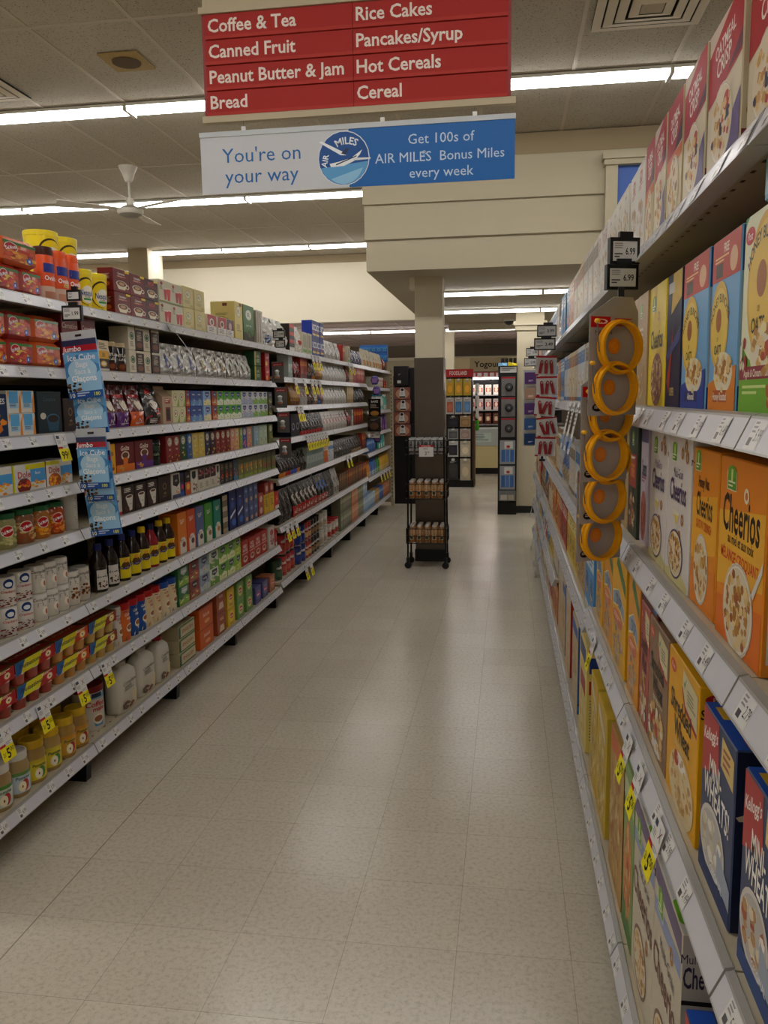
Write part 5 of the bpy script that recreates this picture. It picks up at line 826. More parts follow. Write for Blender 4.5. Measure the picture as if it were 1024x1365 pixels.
cartonR('mgbig', 'big cream ring cereal box with purple heading', '#c9c0ac', [('r', 0, .9, 1, 1, '#6a5a80'), ('p', [(0, .82), (1, .88), (1, .8), (0, .74)], '#8a98c0')] + LEAF(.25, .86) + [('t', 'Multi-Grain', .55, .68, .06, '#5a4a5a', {'sx': .65}), ('t', 'Cheerios', .5, .55, .14, '#6a3a34', {'b': 1, 'sx': .62}), ('e', .45, .2, .34, .17, '#7a5a4a'), ('e', .45, .2, .31, .15, '#d9cbb0'), ('f', .45, .2, .28, .13, CER, 60, 5, .14)] + rings([(.75, .4), (.7, .78)]), [('r', 0, 0, 1, 1, '#a8a4a4'), ('t', 'Multi-Grain', .45, .9, .04, '#2a2440'), ('t', 'Cheerios', .5, .82, .09, '#2a2440', {'b': 1}), ('r', 0, .7, 1, .72, '#1c1418')] + nutri(.1, .1, .9, .66, '#b8b4ae'), top=[('r', 0, 0, 1, 1, '#c9c9c9'), ('e', .75, .4, .2, .5, '#6aa524'), ('o', .3, .5, .08, .25, .5, '#b5852a')], cols={'t': '#c9c9c9'}, w=.2, h=.43, d=.085)
cartonR('grnbox', 'green and orange cluster cereal box', '#7f9a5a', [('e', .5, .4, .4, .3, '#c9803a'), ('f', .5, .4, .34, .26, CER + ['#b3302a'], 50, 6, .16), ('r', 0, .8, 1, .92, '#b9c49a'), ('p', [(0, 0), (1, 0), (1, .1), (0, .2)], '#4a7a3a')], h=.43, w=.19)
cartonR('tanred', 'tan flake cereal box with dark red side', '#b8904e', [('f', .5, .45, .46, .42, ['#c9a45a', '#a8783a', '#d9bb7a', '#b5682a'], 90, 6, .12), ('p', [(0, .85), (1, .9), (1, 1), (0, 1)], '#c9641c')], [('r', 0, 0, 1, 1, '#4a1210'), ('r', 0, 0, .4, .08, '#8a3a1c')], h=.415, w=.19)
cartonR('yelflk', 'yellow flake cereal box', '#d0ab34', [('f', .5, .4, .46, .36, ['#c9b05a', '#dcc470', '#b5902a', '#e8dca0'], 80, 4, .12), ('p', [(.1, .95), (.9, .8), (.9, .74), (.1, .86)], '#d9d4c4')], [('r', 0, 0, 1, 1, '#c4a838')] + nutri(.2, .2, .8, .8, '#b5a860'), h=.38, w=.19)
cartonR('bluthin', 'blue cereal box with pale front', '#c4b494', [('f', .5, .45, .44, .36, CER, 50, 3, .14), ('r', 0, .82, 1, .95, '#2a5aa8')], [('r', 0, 0, 1, 1, '#1f56a4'), ('l', .2, .2, .8, .4, 10, '#cfd8e4'), ('r', 0, .1, 1, .12, '#0f1c3a')], h=.38, w=.19)
cartonR('redthin', 'cream flake cereal box with red side', '#d0b48c', [('f', .5, .45, .44, .4, ['#d9b98a', '#c9925a', '#e4cfa8'], 60, 8, .14), ('r', 0, .85, 1, 1, '#c9c0b0')], [('r', 0, 0, 1, 1, '#9c1a1a')], h=.38, w=.19)
cartonR('bananay', 'yellow cereal box with blue and red badges', '#dcc87a', [('r', .1, .8, .9, .95, '#1f3a7a'), ('r', .2, .5, .9, .66, '#a31c24'), ('f', .5, .25, .4, .2, ['#e4d494', '#c9a85a'], 30, 2, .2)], [('r', 0, 0, 1, 1, '#d9c268'), ('r', .15, .75, .85, .9, '#1f3a7a'), ('r', .15, .55, .85, .68, '#a31c24'), ('l', .2, .1, .8, .5, 14, '#8a7a4a')], cols={'t': '#e0cc84'}, h=.41, w=.19)
carton('cocoacr', 'dark maroon cereal carton with green leaf mark', .19, .1, .2, '#3d1412', [('r', .1, .2, .9, .8, '#4a1a18'), ('l', .2, .5, .8, .7, 2, '#c9a0a0')], top=[('r', 0, 0, 1, 1, '#3d1412'), ('r', .2, .4, .9, .7, '#4a6a9c'), ('l', .25, .45, .85, .65, 3, '#d0d8e4'), ('e', .35, .2, .2, .16, '#5a9a2a')], name='cereal_box', cat='cereal box')
carton('bluebar', 'bright blue snack bar carton', .15, .075, .12, '#1c58ac', [('t', 'BARS', .5, .5, .4, '#dfe6f0', {'b': 1}), ('e', .5, .5, .4, .4, '#2f6ac0'), ('t', 'BARS', .5, .5, .3, '#dfe6f0', {'b': 1})], name='carton', cat='box')
# generic snack, rice cake and syrup packages for the far right bays
GEN = [('white and brown snack box', '#c9c4ba', '#8a7a66', '#d9cfc0'), ('white and blue snack box', '#c4c8cc', '#3f78b4', '#d9d4cc'), ('sky-blue snack box', '#4f93cc', '#d0dbe4', '#2a5a94'), ('tan snack box', '#b59468', '#d9c49c', '#8a6a40'), ('orange snack box', '#c9702a', '#e0b078', '#8f451a'), ('red snack box', '#a8282a', '#d9b0a0', '#6a181c'), ('yellow snack box', '#d0b02c', '#e4d488', '#9a7a1a'), ('cream snack box', '#cdbf9c', '#a8683a', '#d9d0b8'), ('rice cake packet with brown print', '#bcae98', '#7a5a3c', '#cfc6b4'), ('peach snack box', '#cf9c7a', '#e0c4a8', '#a8603c')]
for i, (ds, c1, c2, c3) in enumerate(GEN):
    rnd = random.Random(i)
    carton('gen%d' % i, ds, .17, .222, .065, c1, [('r', 0, .7, 1, .92, c2), ('l', .15, .74, .85, .88, 2, hxs(c1, .5)), ('e', .5, .38, .34, .2, c3), ('f', .5, .36, .3, .16, CER + [c2], 20, i, .2), ('r', 0, 0, 1, .08, c2)], [('r', 0, 0, 1, 1, hxs(c1, .9)), ('r', .2, .6, .8, .9, c2), ('l', .15, .1, .85, .5, 12, hxs(c1, .5))], name='carton', cat='box')
for i, (ds, c1, c2) in enumerate((('foil snack bag, silver and blue', '#b9bcc0', '#3f70b0'), ('foil snack bag, brown', '#8a5a3a', '#c9a070'), ('foil snack bag, sky-blue', '#5a94c8', '#d8dfe4'))):
    bag('snk%d' % i, ds, .16, .225, .09, c1, [('r', .1, .4, .9, .75, c2), ('f', .5, .25, .36, .14, CER, 16, i, .25), ('l', .2, .82, .8, .9, 2, '#eee')], m='foil', name='snack_bag', cat='snack bag', pinch=.6)
can('syrup', 'brown pancake syrup bottle with white cap', .035, .2, [(.033, 0, '#4a2410'), (.035, .01, '#6a3414'), (.035, .1, '#6a3414'), (.03, .14, '#7a3c16'), (.016, .17, '#7a3c16')], [('r', .1, .1, .9, .8, '#d9c9a4'), ('t', 'syrup', .5, .55, .2, '#7a2a1a', {'b': 1})], z1=.1, cat='bottle', name='bottle', kids=[('cap', lid_mesh(.02, .03, '#cfcac0'), (0, 0, .17))])
# ------------------------------------------------------------------ stocking the shelves
PLACED = []
LN = ['top', 'second', 'third', 'fourth', 'fifth', 'sixth', 'seventh', 'bottom']
def place(key, loc, rz, sx=1, info=None, group=None):
    p = D[key]
    o = bpy.data.objects.new(p['name'], p['mesh']); COL.objects.link(o)
    o.location = loc; o.rotation_euler = (0, 0, rz); o.scale = (sx, 1, 1)
    for nm, me, off in p['kids']:
        c = bpy.data.objects.new(nm, me); COL.objects.link(c); c.parent = o; c.location = off
    o['category'] = p['cat']
    PLACED.append((o, key, info or {}, loc))
    return o
jr = random.Random(5)
def fill(side, shelf, z, key, y0, y1, n=1, stack=1, back=0, dz=0, upper=None):
    """n facings of one product between two distances along the aisle, optionally stacked"""
    p = D[key]; wd = (y1 - y0) / n; X = XL if side == 'L' else XR; sg = -1 if side == 'L' else 1
    rz = PI / 2 if side == 'L' else -PI / 2
    isround = p['cat'] in ('can', 'jar', 'tub', 'bottle')
    for k in range(n):
        y = y0 + wd * (k + .5); sx = (wd - .0016) / p['w']
        if sx > 1.45: sx = 1.45
        rnd_ = isround and p['d'] > .9 * p['w']
        if isround: sx = min(sx, 1.08)
        jx = jr.uniform(0, .004)
        for s in range(stack):
            x = X + sg * (.014 + p['d'] / 2 + back + jx + jr.uniform(0, .0015))
            place(key, (x, y, z - .004 + .0005 + dz + s * (p['h'] + .001)), rz - (.5 if isround and side == 'L' and p['d'] > .9 * p['w'] else 0), sx, dict(side=side, shelf=shelf, layer=s, stack=stack, back=back > .05)).scale = (sx, min(sx, 1) if rnd_ else 1, 1)
        if upper:
            q = D[upper]; place(upper, (X + sg * (.014 + q['d'] / 2 + back), y, z - .0035 + stack * (p['h'] + .001)), rz, min(1.3, (wd - .0016) / q['w']), dict(side=side, shelf=shelf, layer=stack, stack=stack + 1, back=False))
def L(si, key, p0, p1, n=1, stack=1, back=0, zs=LZ, name=None, **k):
    z = zs[si]; h = D[key]['h']; X = XL - .014 - back
    fill('L', name or LN[si], z, key, ypx(p0, z + h * .4, X), ypx(p1, z + h * .4, X), n, stack, back, **k)
def R(si, key, p0, p1, n=1, stack=1, back=0, zs=RZ, name=None, zf=.5, **k):
    """p0 is the nearer (right-hand) image column"""
    z = zs[si]; h = D[key]['h']; X = XR + .014 + back
    a, b = ypx(p0, z + h * zf, X), ypx(p1, z + h * zf, X)
    if zs is RZ and 0 < si < 4 and (a + b) / 2 > 2.78: return
    fill('R', name or ['top', 'second', 'third', 'fourth', 'bottom'][si], z, key, a, b, n, stack, back, **k)
# left, top shelf
L(0, 'peach', -48, -3, 1, 2); L(0, 'mixf', -2, 58, 2, 1, ); L(0, 'peach', 4, 55, 1, 1, dz=.0905)
L(0, 'ovaltd', 63, 80, 1); L(0, 'ovalt', 80, 112, 2)
L(0, 'nesq', 66, 116, 2, 2, back=.14)
L(0, 'nesq', 113, 152, 2)
L(0, 'cocoa', 153, 195, 2, 2); L(0, 'rich', 195, 213, 1, 2); L(0, 'icetea', 214, 246, 2, 2); L(0, 'cream', 246, 274, 2, 2)
L(0, 'redwhite', 276, 303, 2); L(0, 'plum', 303, 312, 1); L(0, 'greenlow', 271, 287, 2, back=.13); L(0, 'clearbag', 270, 300, 1, back=.26)
L(0, 'tallcream', 314, 324.5, 1); L(0, 'tallgreen', 325, 340, 1); L(0, 'tallwhite', 341, 352, 1)
L(0, 'foilbag', 353, 384, 2); L(0, 'strip', 385, 394, 1); L(0, 'whitebag', 395, 404); L(0, 'palebox', 404, 417, 2); L(0, 'uccblue', 417, 432, 3, 2)
FN = 'top'
L(0, 'silv', 433, 454, 4, zs=EZ); L(0, 'redor', 455, 462, 1, zs=EZ); L(0, 'palebox', 463, 468, 1, zs=EZ); L(0, 'navybag', 468, 483, 4, zs=EZ); L(0, 'paper', 484, 496, 3, zs=EZ)
L(0, 'paper', 497, 510, 4, zs=KZ); L(0, 'dred', 510.5, 515, 1, zs=KZ)
for k in range(2): place('brownc', (-1.712 - .2 * k, 11.18, KZ[0] - .0035), 0, 1.2, dict(side='L', shelf='top', layer=0, stack=1))
for k in range(5):
    for q in range(2): place('kblue', (-1.635 - .0745 * k, 11.18, KZ[0] + .1175 + .113 * q), 0, 1, dict(side='L', shelf='top', layer=q, stack=2))
# second
L(1, 'mixf', -60, -9, 1, 2); L(1, 'peach', -8, 12, 1, 2); L(1, 'mixf', 12, 47, 1, 2); L(1, 'peach', 47, 84, 1, 2); L(1, 'maroonsm', 85, 107, 1, 2)
L(1, 'maroonsm', 112, 131, 1, 2); L(1, 'yblack', 131, 146, 1); L(1, 'nylac', 147, 174, 2); L(1, 'blkbox', 150, 172, 2, 2, back=.11)
for a in (174, 194): L(1, 'sbcream', a, a + 9, 1, 2); L(1, 'sbbrown', a + 9, a + 20, 1, 2)
L(1, 'toss0', 215, 264, 3); L(1, 'toss1', 265, 304, 3); L(1, 'toss2', 305, 336, 4); L(1, 'ygreen', 337, 352, 1, 2); L(1, 'redsm', 353, 362, 1, 2);
# third
L(2, 'navy', -20, 12, 1); L(2, 'bwo', 13, 49, 2, 2); L(2, 'mug', 51, 83, 1); L(2, 'dkbrown', 86, 104, 1)
L(2, 'cpurp', 139, 174, 2); L(2, 'corng', 176, 194, 1); L(2, 'ccrem', 195, 216, 1); L(2, 'gable', 217, 230, 1)
L(2, 'creamg', 231, 249, 2, 2); L(2, 'tred', 250, 255, 1, 2); L(2, 'tblue', 255, 271, 2, 2); L(2, 'tlblue', 271, 284, 1, 2); L(2, 'tred', 284, 291, 1, 2); L(2, 'tgreen', 291, 323, 4, 2); L(2, 'twhite', 323, 338, 2, 2); L(2, 'twgreen', 338, 358, 3, 2); L(2, 'tdark', 359, 364, 1, 2)
# fourth
L(3, 'dole2', -30, 19, 1); L(3, 'dole', 20, 62, 1); L(3, 'dole2', 63, 98, 1)
L(3, 'gouy', 142, 155, 1); L(3, 'gouo', 155, 180, 1); L(3, 'goup', 181, 205, 1); L(3, 'dkgreen', 206, 221, 1)
for k, a, c, n in (('sred', 222, 241, 2), ('sgreen', 241, 250, 1), ('sblue', 250, 257, 1), ('syel', 257, 274, 2), ('snavy', 274, 281, 1), ('splum', 281, 288, 1), ('sred', 288, 308, 3), ('spink', 308, 314, 1), ('speach', 314, 320, 1), ('slime', 320, 324, 1), ('sroyal', 324, 330, 1), ('spink', 330, 337, 1), ('spale', 339, 346, 1), ('smint', 346, 357, 2), ('solive', 357, 366, 1)): L(3, k, a, c, n)
# fifth
for k, a, c in (('jpear', -16, 5), ('jpear', 7, 31), ('jcherry', 32, 55), ('jpeach', 56, 75), ('jmango', 76, 94)): L(4, k, a, c)
L(4, 'wtub', 95, 112)
L(4, 'cupwhite', 149, 164); L(4, 'hotcup', 164, 211, 3); L(4, 'dkbrown', 212, 229); L(4, 'wblack', 230, 241); L(4, 'bpurp', 241, 247); L(4, 'oblack', 247, 255); L(4, 'wred', 256, 265); L(4, 'blossom', 265, 289, 3); L(4, 'wred', 289, 294); L(4, 'blackfr', 294, 311, 3); L(4, 'slatebl', 312, 318); L(4, 'orchard', 318, 350, 5); L(4, 'orchardr', 350, 368, 3)
# sixth
L(5, 'cran', -40, 54, 4, 2); L(5, 'compv', 55, 98, 3, 2); L(5, 'compc', 99, 126, 2)
L(5, 'sydk', 134, 165, 2); L(5, 'synqb', 166, 193, 2); L(5, 'synqy', 194, 205); L(5, 'synqr', 205, 216); L(5, 'synqy', 217, 237, 2)
L(5, 'dorg', 238, 250); L(5, 'dror', 250, 262); L(5, 'dblu', 262, 273); L(5, 'dgrn', 273, 285); L(5, 'dtea', 285, 297); L(5, 'beige', 297, 305); L(5, 'navytall', 306, 326, 2); L(5, 'slatetall', 326, 345, 3, 2); L(5, 'redcube', 345, 353, 1, 2); L(5, 'yelbox', 353, 366, 2, upper='redcube'); L(5, 'redbox', 367, 372)
# seventh
L(6, 'sstraw', -34, 23, 1, 2); L(6, 'sstraw', 24, 76, 1, 2); L(6, 'speac', 77, 120, 1, 2); L(6, 'sapple', 121, 157, 1, 2)
L(6, 'cmw', 158, 167); L(6, 'cmo', 167, 179); L(6, 'cmb', 179, 199, 2); L(6, 'cmc', 199, 218, 2); L(6, 'cmbl', 219, 239, 2)
L(6, 't2d', 240, 254, 1, 2); L(6, 't2r', 254, 267, 1, 2); L(6, 't2b', 267, 281, 1, 2); L(6, 't2w', 281, 293, 1, 2); L(6, 't2g', 293, 314, 2, 2); L(6, 't2l', 314, 322, 1, 2)
L(6, 'redrose', 323, 357, 4); L(6, 'whiterose', 358, 367); L(6, 'redbox', 367.5, 369.5)
# bottom
L(7, 'aswhite', -30, 26, 2); L(7, 'asblue', 26, 48); L(7, 'asyel', 48, 89, 2); L(7, 'asamb', 90, 124, 2); L(7, 'asyel', 30, 92, 3, back=.1); L(7, 'cmtub', 125, 148, 1, back=.02)
L(7, 'jugw', 160, 212, 2); L(7, 'jugr', 190, 236, 2, back=.1); L(7, 'jugr', 213, 229, 1)
L(7, 'scroll', 239, 262, 1, 3); L(7, 'salada', 263, 289, 1, 2); L(7, 'brickbr', 289, 303, 1, 2); L(7, 'lipy', 303, 315, 1, 2); L(7, 'lipg', 315, 339, 2, 2); L(7, 'lipb', 340, 359, 2, upper=None); L(7, 'lipc', 359, 369)
# far left run, six and seven shelves
def E(si, *items, zs=EZ):
    for key, a, c, n, st in items: L(si, key, a, c, n, st, zs=zs, name=LN[si] if si < 6 else 'bottom')
E(1, ('tealp', 383, 392.5, 1, 1), ('dred', 393, 401, 2, 1), ('redor', 401, 410, 2, 1), ('brwn', 410, 417, 2, 1), ('blko', 417, 421, 1, 1), ('gold', 421, 430, 3, 1), ('silv', 431, 462, 8, 1), ('dred', 462.5, 466, 1, 1), ('slimcr', 466, 471, 3, 1), ('slimred', 471, 486, 9, 1))
E(2, ('gold', 388, 400, 3, 1), ('silr', 401, 411, 2, 1), ('brwn', 411, 420, 2, 1), ('crml', 420, 424, 1, 1), ('blkb', 424, 428, 1, 1), ('dred', 428, 431, 1, 1), ('silv', 432, 462, 8, 1), ('slimcr', 463, 472, 4, 1), ('blkw', 473, 486, 4, 1))
E(3, ('nvring', 388, 400, 2, 1), ('blkr', 402, 431, 8, 1), ('silr', 432, 463, 8, 1), ('dred', 464, 469, 1, 1), ('slimwh', 469, 472, 1, 1), ('redor', 472, 485, 4, 1))
E(4, ('blko', 373, 382, 2, 1), ('blkr', 382, 389, 2, 1), ('blkb', 389, 397, 2, 1), ('blko', 397, 401, 1, 1), ('blkw', 401, 409, 2, 1), ('tealp', 410, 432, 6, 1), ('orw', 432, 438, 2, 1), ('bwp', 438, 445, 2, 1), ('blkw', 445, 470, 8, 1), ('blkt', 470, 482, 4, 1), ('redor', 483, 488, 2, 1))
E(5, ('bigblk', 373, 391, 3, 1), ('bigred', 392, 424, 6, 1), ('bigblu', 425, 438, 3, 1), ('bigblk', 438, 446, 2, 1), ('bigsil', 446, 453, 2, 1), ('brjar', 453, 465, 4, 1), ('rdjar', 465, 470, 2, 1), ('brjar', 470, 482, 6, 1), ('rdjar', 482, 489, 4, 1))
E(6, ('grntin', 372, 380, 1, 1), ('redcan', 381, 398, 3, 2), ('bluecan', 399, 410, 2, 2), ('redtin', 410, 417, 2, 2), ('blktin', 417, 428, 3, 2), ('whtin', 429, 439, 2, 2), ('whred', 440, 453, 3, 1), ('grjar', 455, 469, 5, 2), ('peach2', 469.5, 478, 4, 2), ('grjar', 478, 485, 4, 2), ('ltblue', 485, 490, 3, 2))
E(1, ('kpack', 499, 512, 7, 1), ('dred', 512.5, 516.5, 2, 1), zs=KZ) if False else None
E(1, ('kpack', 497, 511, 8, 1), ('redsm', 511.5, 516, 2, 1), zs=KZ)
E(2, ('dwhite', 498, 512, 6, 1), ('dteal', 512, 516, 2, 1), zs=KZ)
E(3, ('slimcr', 504, 509, 3, 1), ('dpurp', 510, 516, 2, 1), zs=KZ)
E(4, ('bluebx', 489, 501, 5, 1), ('dteal', 505, 514, 3, 1), zs=KZ)
E(5, ('dorange', 490, 494, 2, 1), ('dblue', 494, 502, 4, 1), ('dgreen', 502, 507, 3, 1), ('dyel', 507, 519, 6, 1), zs=KZ)
E(6, ('ltblue', 490.5, 500, 6, 1), ('tanbx', 500, 506, 4, 1), ('bluebx', 506, 511, 3, 1), ('peach2', 511, 519, 7, 1), zs=KZ)

# right run: nearer bays
R(0, 'oatcr', 1062, 996, 1, back=.01); R(0, 'oatcr', 985, 940, 1); R(0, 'oatcr', 939, 910, 1); R(0, 'oatal', 908, 888, 1); R(0, 'oatcr', 887, 872, 1); R(0, 'oatal', 871, 860, 1)
R(0, 'golean', 857, 838, 2); R(0, 'granola', 837, 810, 4); R(0, 'golean', 809, 797, 3)
R(1, 'hbgreen', 1042, 985, 1); R(1, 'hborng', 981, 944, 1); R(1, 'hbblue', 941, 908, 1); R(1, 'hbdark', 906, 887, 1); R(1, 'cheery', 886, 864, 1, back=.005); R(1, 'tanbox', 861, 848, 1); R(1, 'tanbox', 847, 822, 3)
fill('R', 'second', RZ[1], 'skybox', .86, 1.065, 1, 1, 0, dz=.2475)
R(2, 'hnfr', 1016, 955, 1); R(2, 'hncrunch', 954, 921, 1, back=.004); R(2, 'mgwhite', 917, 887, 1); R(2, 'mgwhite', 886, 864, 1); R(2, 'mgpurp', 863, 853.5, 1, back=.01); R(2, 'fiber', 848, 837, 1)
R(2, 'tanbox', 835, 800, 4)
R(3, 'miniw2', 1035, 985, 1); R(3, 'miniw', 973, 932, 1); R(3, 'swyel', 926, 888, 1); R(3, 'swbrn', 887, 863, 1); R(3, 'swred', 862, 851, 1); R(3, 'goldo', 850, 836, 1); R(3, 'goldy', 833, 816, 1); R(3, 'goldo', 815, 804, 1); R(3, 'goldy', 803, 795, 1); R(3, 'goldo', 794, 788, 1); R(3, 'goldy', 787, 778, 2)
fill('R', 'fourth', RZ[3], 'dkbars', 1.66, 1.86, 1, 1, 0, dz=.27)
R(4, 'miniw3', 965, 906, 1, zf=.35); R(4, 'mgbig', 901, 868, 1, zf=.4); R(4, 'mgbig', 867, 842, 1, zf=.4); R(4, 'grnbox', 841, 829, 1); R(4, 'tanred', 828, 812, 1); R(4, 'yelflk', 806, 795, 1); R(4, 'yelflk', 794, 786, 1); R(4, 'bananay', 782, 771, 1); R(4, 'bluthin', 770, 762, 1); R(4, 'redthin', 759, 753, 1)
fill('R', 'bottom', RZ[4], 'cocoacr', 1.98, 2.4, 2, 1, .02, dz=.417)
fill('R', 'bottom', RZ[4], 'bluebar', 3.25, 3.55, 2, 1, .02, dz=.383)
# right run: farther bays, mixed packets
gr = random.Random(21)
def mixed(z, name, y0, y1, hmax, pal):
    y = y0
    while y < y1 - .12:
        key = gr.choice(pal); n = gr.choice((1, 2, 2, 3)); p = D[key]; wd = min(p['w'] * gr.uniform(.82, 1), .2) + .004
        n = min(n, int((y1 - y) / wd))
        if n < 1: break
        if p['h'] < hmax: fill('R', name, z, key, y, y + n * wd, n)
        y += n * wd + .004
Y0 = ypx(797, 1.95, XR + .014) + .02
mixed(QZ[0], 'top', Y0, 8.55, .4, ['gen0', 'gen1', 'gen0', 'gen2', 'gen7', 'gen3', 'syrup', 'gen9', 'granola'])
mixed(QZ[1], 'second', 2.86, 8.55, .31, ['gen8', 'gen1', 'gen5', 'gen7', 'gen4', 'gen2', 'gen9', 'gen8'])
mixed(QZ[2], 'third', 2.86, 8.55, .37, ['gen3', 'gen6', 'gen8', 'gen4', 'gen7', 'gen0', 'snk0', 'gen1'])
mixed(QZ[3], 'fourth', 2.86, 8.55, .3, ['gen6', 'gen5', 'gen4', 'gen2', 'gen7', 'snk1', 'gen3', 'gen9'])
mixed(QZ[4], 'fifth', 4.78, 8.55, .26, ['gen0', 'gen2', 'gen5', 'snk2', 'gen6', 'gen1', 'gen3'])
mixed(PZ[4], 'bottom', ypx(752, .3, XR + .014), 4.74, .45, ['redthin', 'bluthin', 'bananay', 'yelflk'])
mixed(QZ[5], 'bottom', 4.78, 8.55, .26, ['gen0', 'gen5', 'gen7', 'gen4', 'gen2', 'snk0', 'gen3'])

# one label per product: its look, then where along which shelf it stands
from collections import defaultdict
grp = defaultdict(list)
for o, key, inf, loc in PLACED:
    if inf: grp[(D[key]['desc'], inf['side'], inf['shelf'])].append((loc[1], inf['layer'], inf.get('back', False), loc[0], o, key))
tot = defaultdict(int)
for (ds, sd, sh), v in grp.items(): tot[ds] += len(v)
for (ds, sd, sh), v in grp.items():
    side = 'left' if sd == 'L' else 'right'
    v.sort(key=lambda t: (round(t[0], 3), t[1]))
    cols = defaultdict(list)
    for t in v: cols[(round(t[0], 3), t[2])].append(t)
    keys = sorted(cols); n = len(keys)
    for i, k in enumerate(keys):
        for t in cols[k]:
            o = t[4]; lay = ''
            if len(cols[k]) > 1: lay = ', upper one' if t[1] == max(c[1] for c in cols[k]) else (', lowest one' if t[1] == min(c[1] for c in cols[k]) else ', middle one')
            if len(v) == 1: lb = '%s on the %s %s shelf' % (ds, side, sh)
            elif n == 1: lb = '%s on the %s %s shelf%s' % (ds, side, sh, lay)
            else: lb = '%s, %s%s, %s %s shelf' % (ds, 'nearest' if i == 0 else ('farthest' if i == n - 1 and n > 2 else ordw(i) + ' nearest'), lay, side, sh)
            wds = lb.split()
            o['label'] = lb
            if tot[ds] > 1: o['group'] = '%s on the %s' % (D[t[5]]['plural'], '%s %s shelf' % (side, sh))

nb = nk = 0
for o, key, inf, loc in PLACED:      # the cartons piled across the far end of the top shelf, facing down the aisle
    if key == 'brownc':
        o['label'] = 'plain brown cardboard box under the blue cartons, %s the aisle' % ('nearer' if nb == 0 else 'farther from'); nb += 1
    if key == 'kblue':
        o['label'] = 'bright blue carton, %s from the aisle in the %s row, far left top shelf' % (ordw(nk // 2), 'lower' if nk % 2 == 0 else 'upper'); nk += 1
# ------------------------------------------------------------------ hanging signs
SY = 3.47
def onY(px, py, Y):
    v = ((px - 512) / FPX) * _r - ((py - 682.5) / FPX) * _u + _c
    return Vector((0, 0, EYE)) + v * (Y / v.y)
sg = empty('aisle_sign', (-.62, SY, 2.64), 0, 'red aisle directory sign with white lettering under the ceiling', 'sign')
b = PB()
b.box(-.635, .645, -.012, .02, -.014, .012, '#b9ac90'); b.box(-.635, .645, -.016, .02, .405, .43, '#b9ac90'); b.box(-.62, .63, -.006, .016, .43, .62, '#b9ac90')
b.box(-.626, -.612, -.004, .016, 0, .41, '#8f2222'); b.box(.612, .626, -.004, .016, 0, .41, '#8f2222'); b.box(-.615, .615, .004, .014, 0, .41, '#8a2020')
for x in (-.4, .4): b.tube([(x, .005, .62), (x, .005, HC - 2.64)], .003, '#999')
b.build('frame', 'plastic', sg)
rows = [('Coffee & Tea', 'Rice Cakes'), ('Canned Fruit', 'Pancakes/Syrup'), ('Peanut Butter & Jam', 'Hot Cereals'), ('Bread', 'Cereal')]
for i, (a, c) in enumerate(rows):
    z1 = .404 - i * .0985; z0 = z1 - .0965
    for x0, x1, t, al in ((-.612, .0, a, 0), (.002, .612, c, 1)):
        b = PB(); b.box(x0, x1, -.006, .004, z0 + .012, z1, '#a82f2b'); b.box(x0, x1, -.014, .004, z0, z0 + .013, '#b33a34')
        b.ops(flat(x0, x1, -.006, z0, z1), x1 - x0, z1 - z0, [('t', t, .02, .56, .52, '#e9dfd6', {'b': 1, 'al': 'l', 'sx': .96})])
        b.build('slat', 'signface', sg)
bn = empty('banner', (-.625, SY, 2.345), 0, 'white and blue loyalty banner hanging below the red sign', 'banner')
w2, h2 = .648, .24
b = PB(); b.box(-w2, w2, -.0015, .0015, 0, h2 - .012, '#c9ccd2')
ops = [('r', .485, 0, 1, 1, '#0f62ae'), ('t', "You're on", .2, .66, .25, '#1766ad', {'sx': 1.03}), ('t', 'your way', .2, .3, .25, '#1766ad', {'sx': 1.03})]
ops += [('t', 'Get 100s of', .775, .76, .17, '#c6d8ec'), ('t', 'AIR MILES  Bonus Miles', .768, .46, .165, '#c6d8ec', {'mw': .44}), ('t', '®', .722, .52, .07, '#c6d8ec'), ('t', 'every week', .775, .19, .17, '#c6d8ec')]
W2, H2 = 2 * w2, h2 - .012; R_ = .47; ru = R_ * H2 / W2
ops += [('e', .468, .5, ru, R_, '#d5dde8'), ('e', .468, .5, ru * .965, R_ * .965, '#124f96')]
n = 14; ops.append(('p', [(.468 + ru * .95 * math.cos(a), .5 + R_ * .95 * math.sin(a)) for a in [PI + .35 + (PI - .5) * k / n for k in range(n + 1)]] , '#5aa0d6'))
ops.append(('p', [(.468 + ru * .8 * math.cos(a), .5 + R_ * .94 * math.sin(a)) for a in [PI + .9 + (PI - 1.3) * k / n for k in range(n + 1)]] , '#8fc4e6'))
ops += [('t', 'MILES', .478, .8, .12, '#e8eef6', {'arc': .088, 'b': 1}), ('t', 'AIR', .408, .47, .1, '#e8eef6', {'rot': 78, 'b': 1})]
P = lambda pts: [(.468 + x * ru, .5 + y * R_) for x, y in pts]
ops += [('p', P([(-.95, .62), (-.85, .66), (.0, .22), (.1, .1), (-.12, .12)]), '#eef2f6'), ('p', P([(-.55, -.18), (-.2, -.12), (.3, .0), (.72, .28), (.62, .1), (.4, -.12), (.0, -.28), (-.5, -.3)]), '#eef2f6'), ('p', P([(.4, .0), (1.05, -.02), (1.02, -.08), (.35, -.1)]), '#dfe6ee'), ('p', P([(-.1, .18), (.1, .36), (.22, .34), (.08, .12)]), '#2a3a5a'), ('p', P([(-.3, -.2), (.5, .08), (.5, .04), (-.3, -.25)]), '#2a3a5a')]
b.ops(flat(-w2, w2, -.0015, 0, h2 - .012), W2, H2, ops)
b.build('printed_sheet', 'plastic', bn)
b = PB(); b.box(-w2 - .003, w2 + .003, -.005, .005, h2 - .014, h2 + .006, '#c3c9cf'); b.build('hanger_rail', 'plastic', bn)
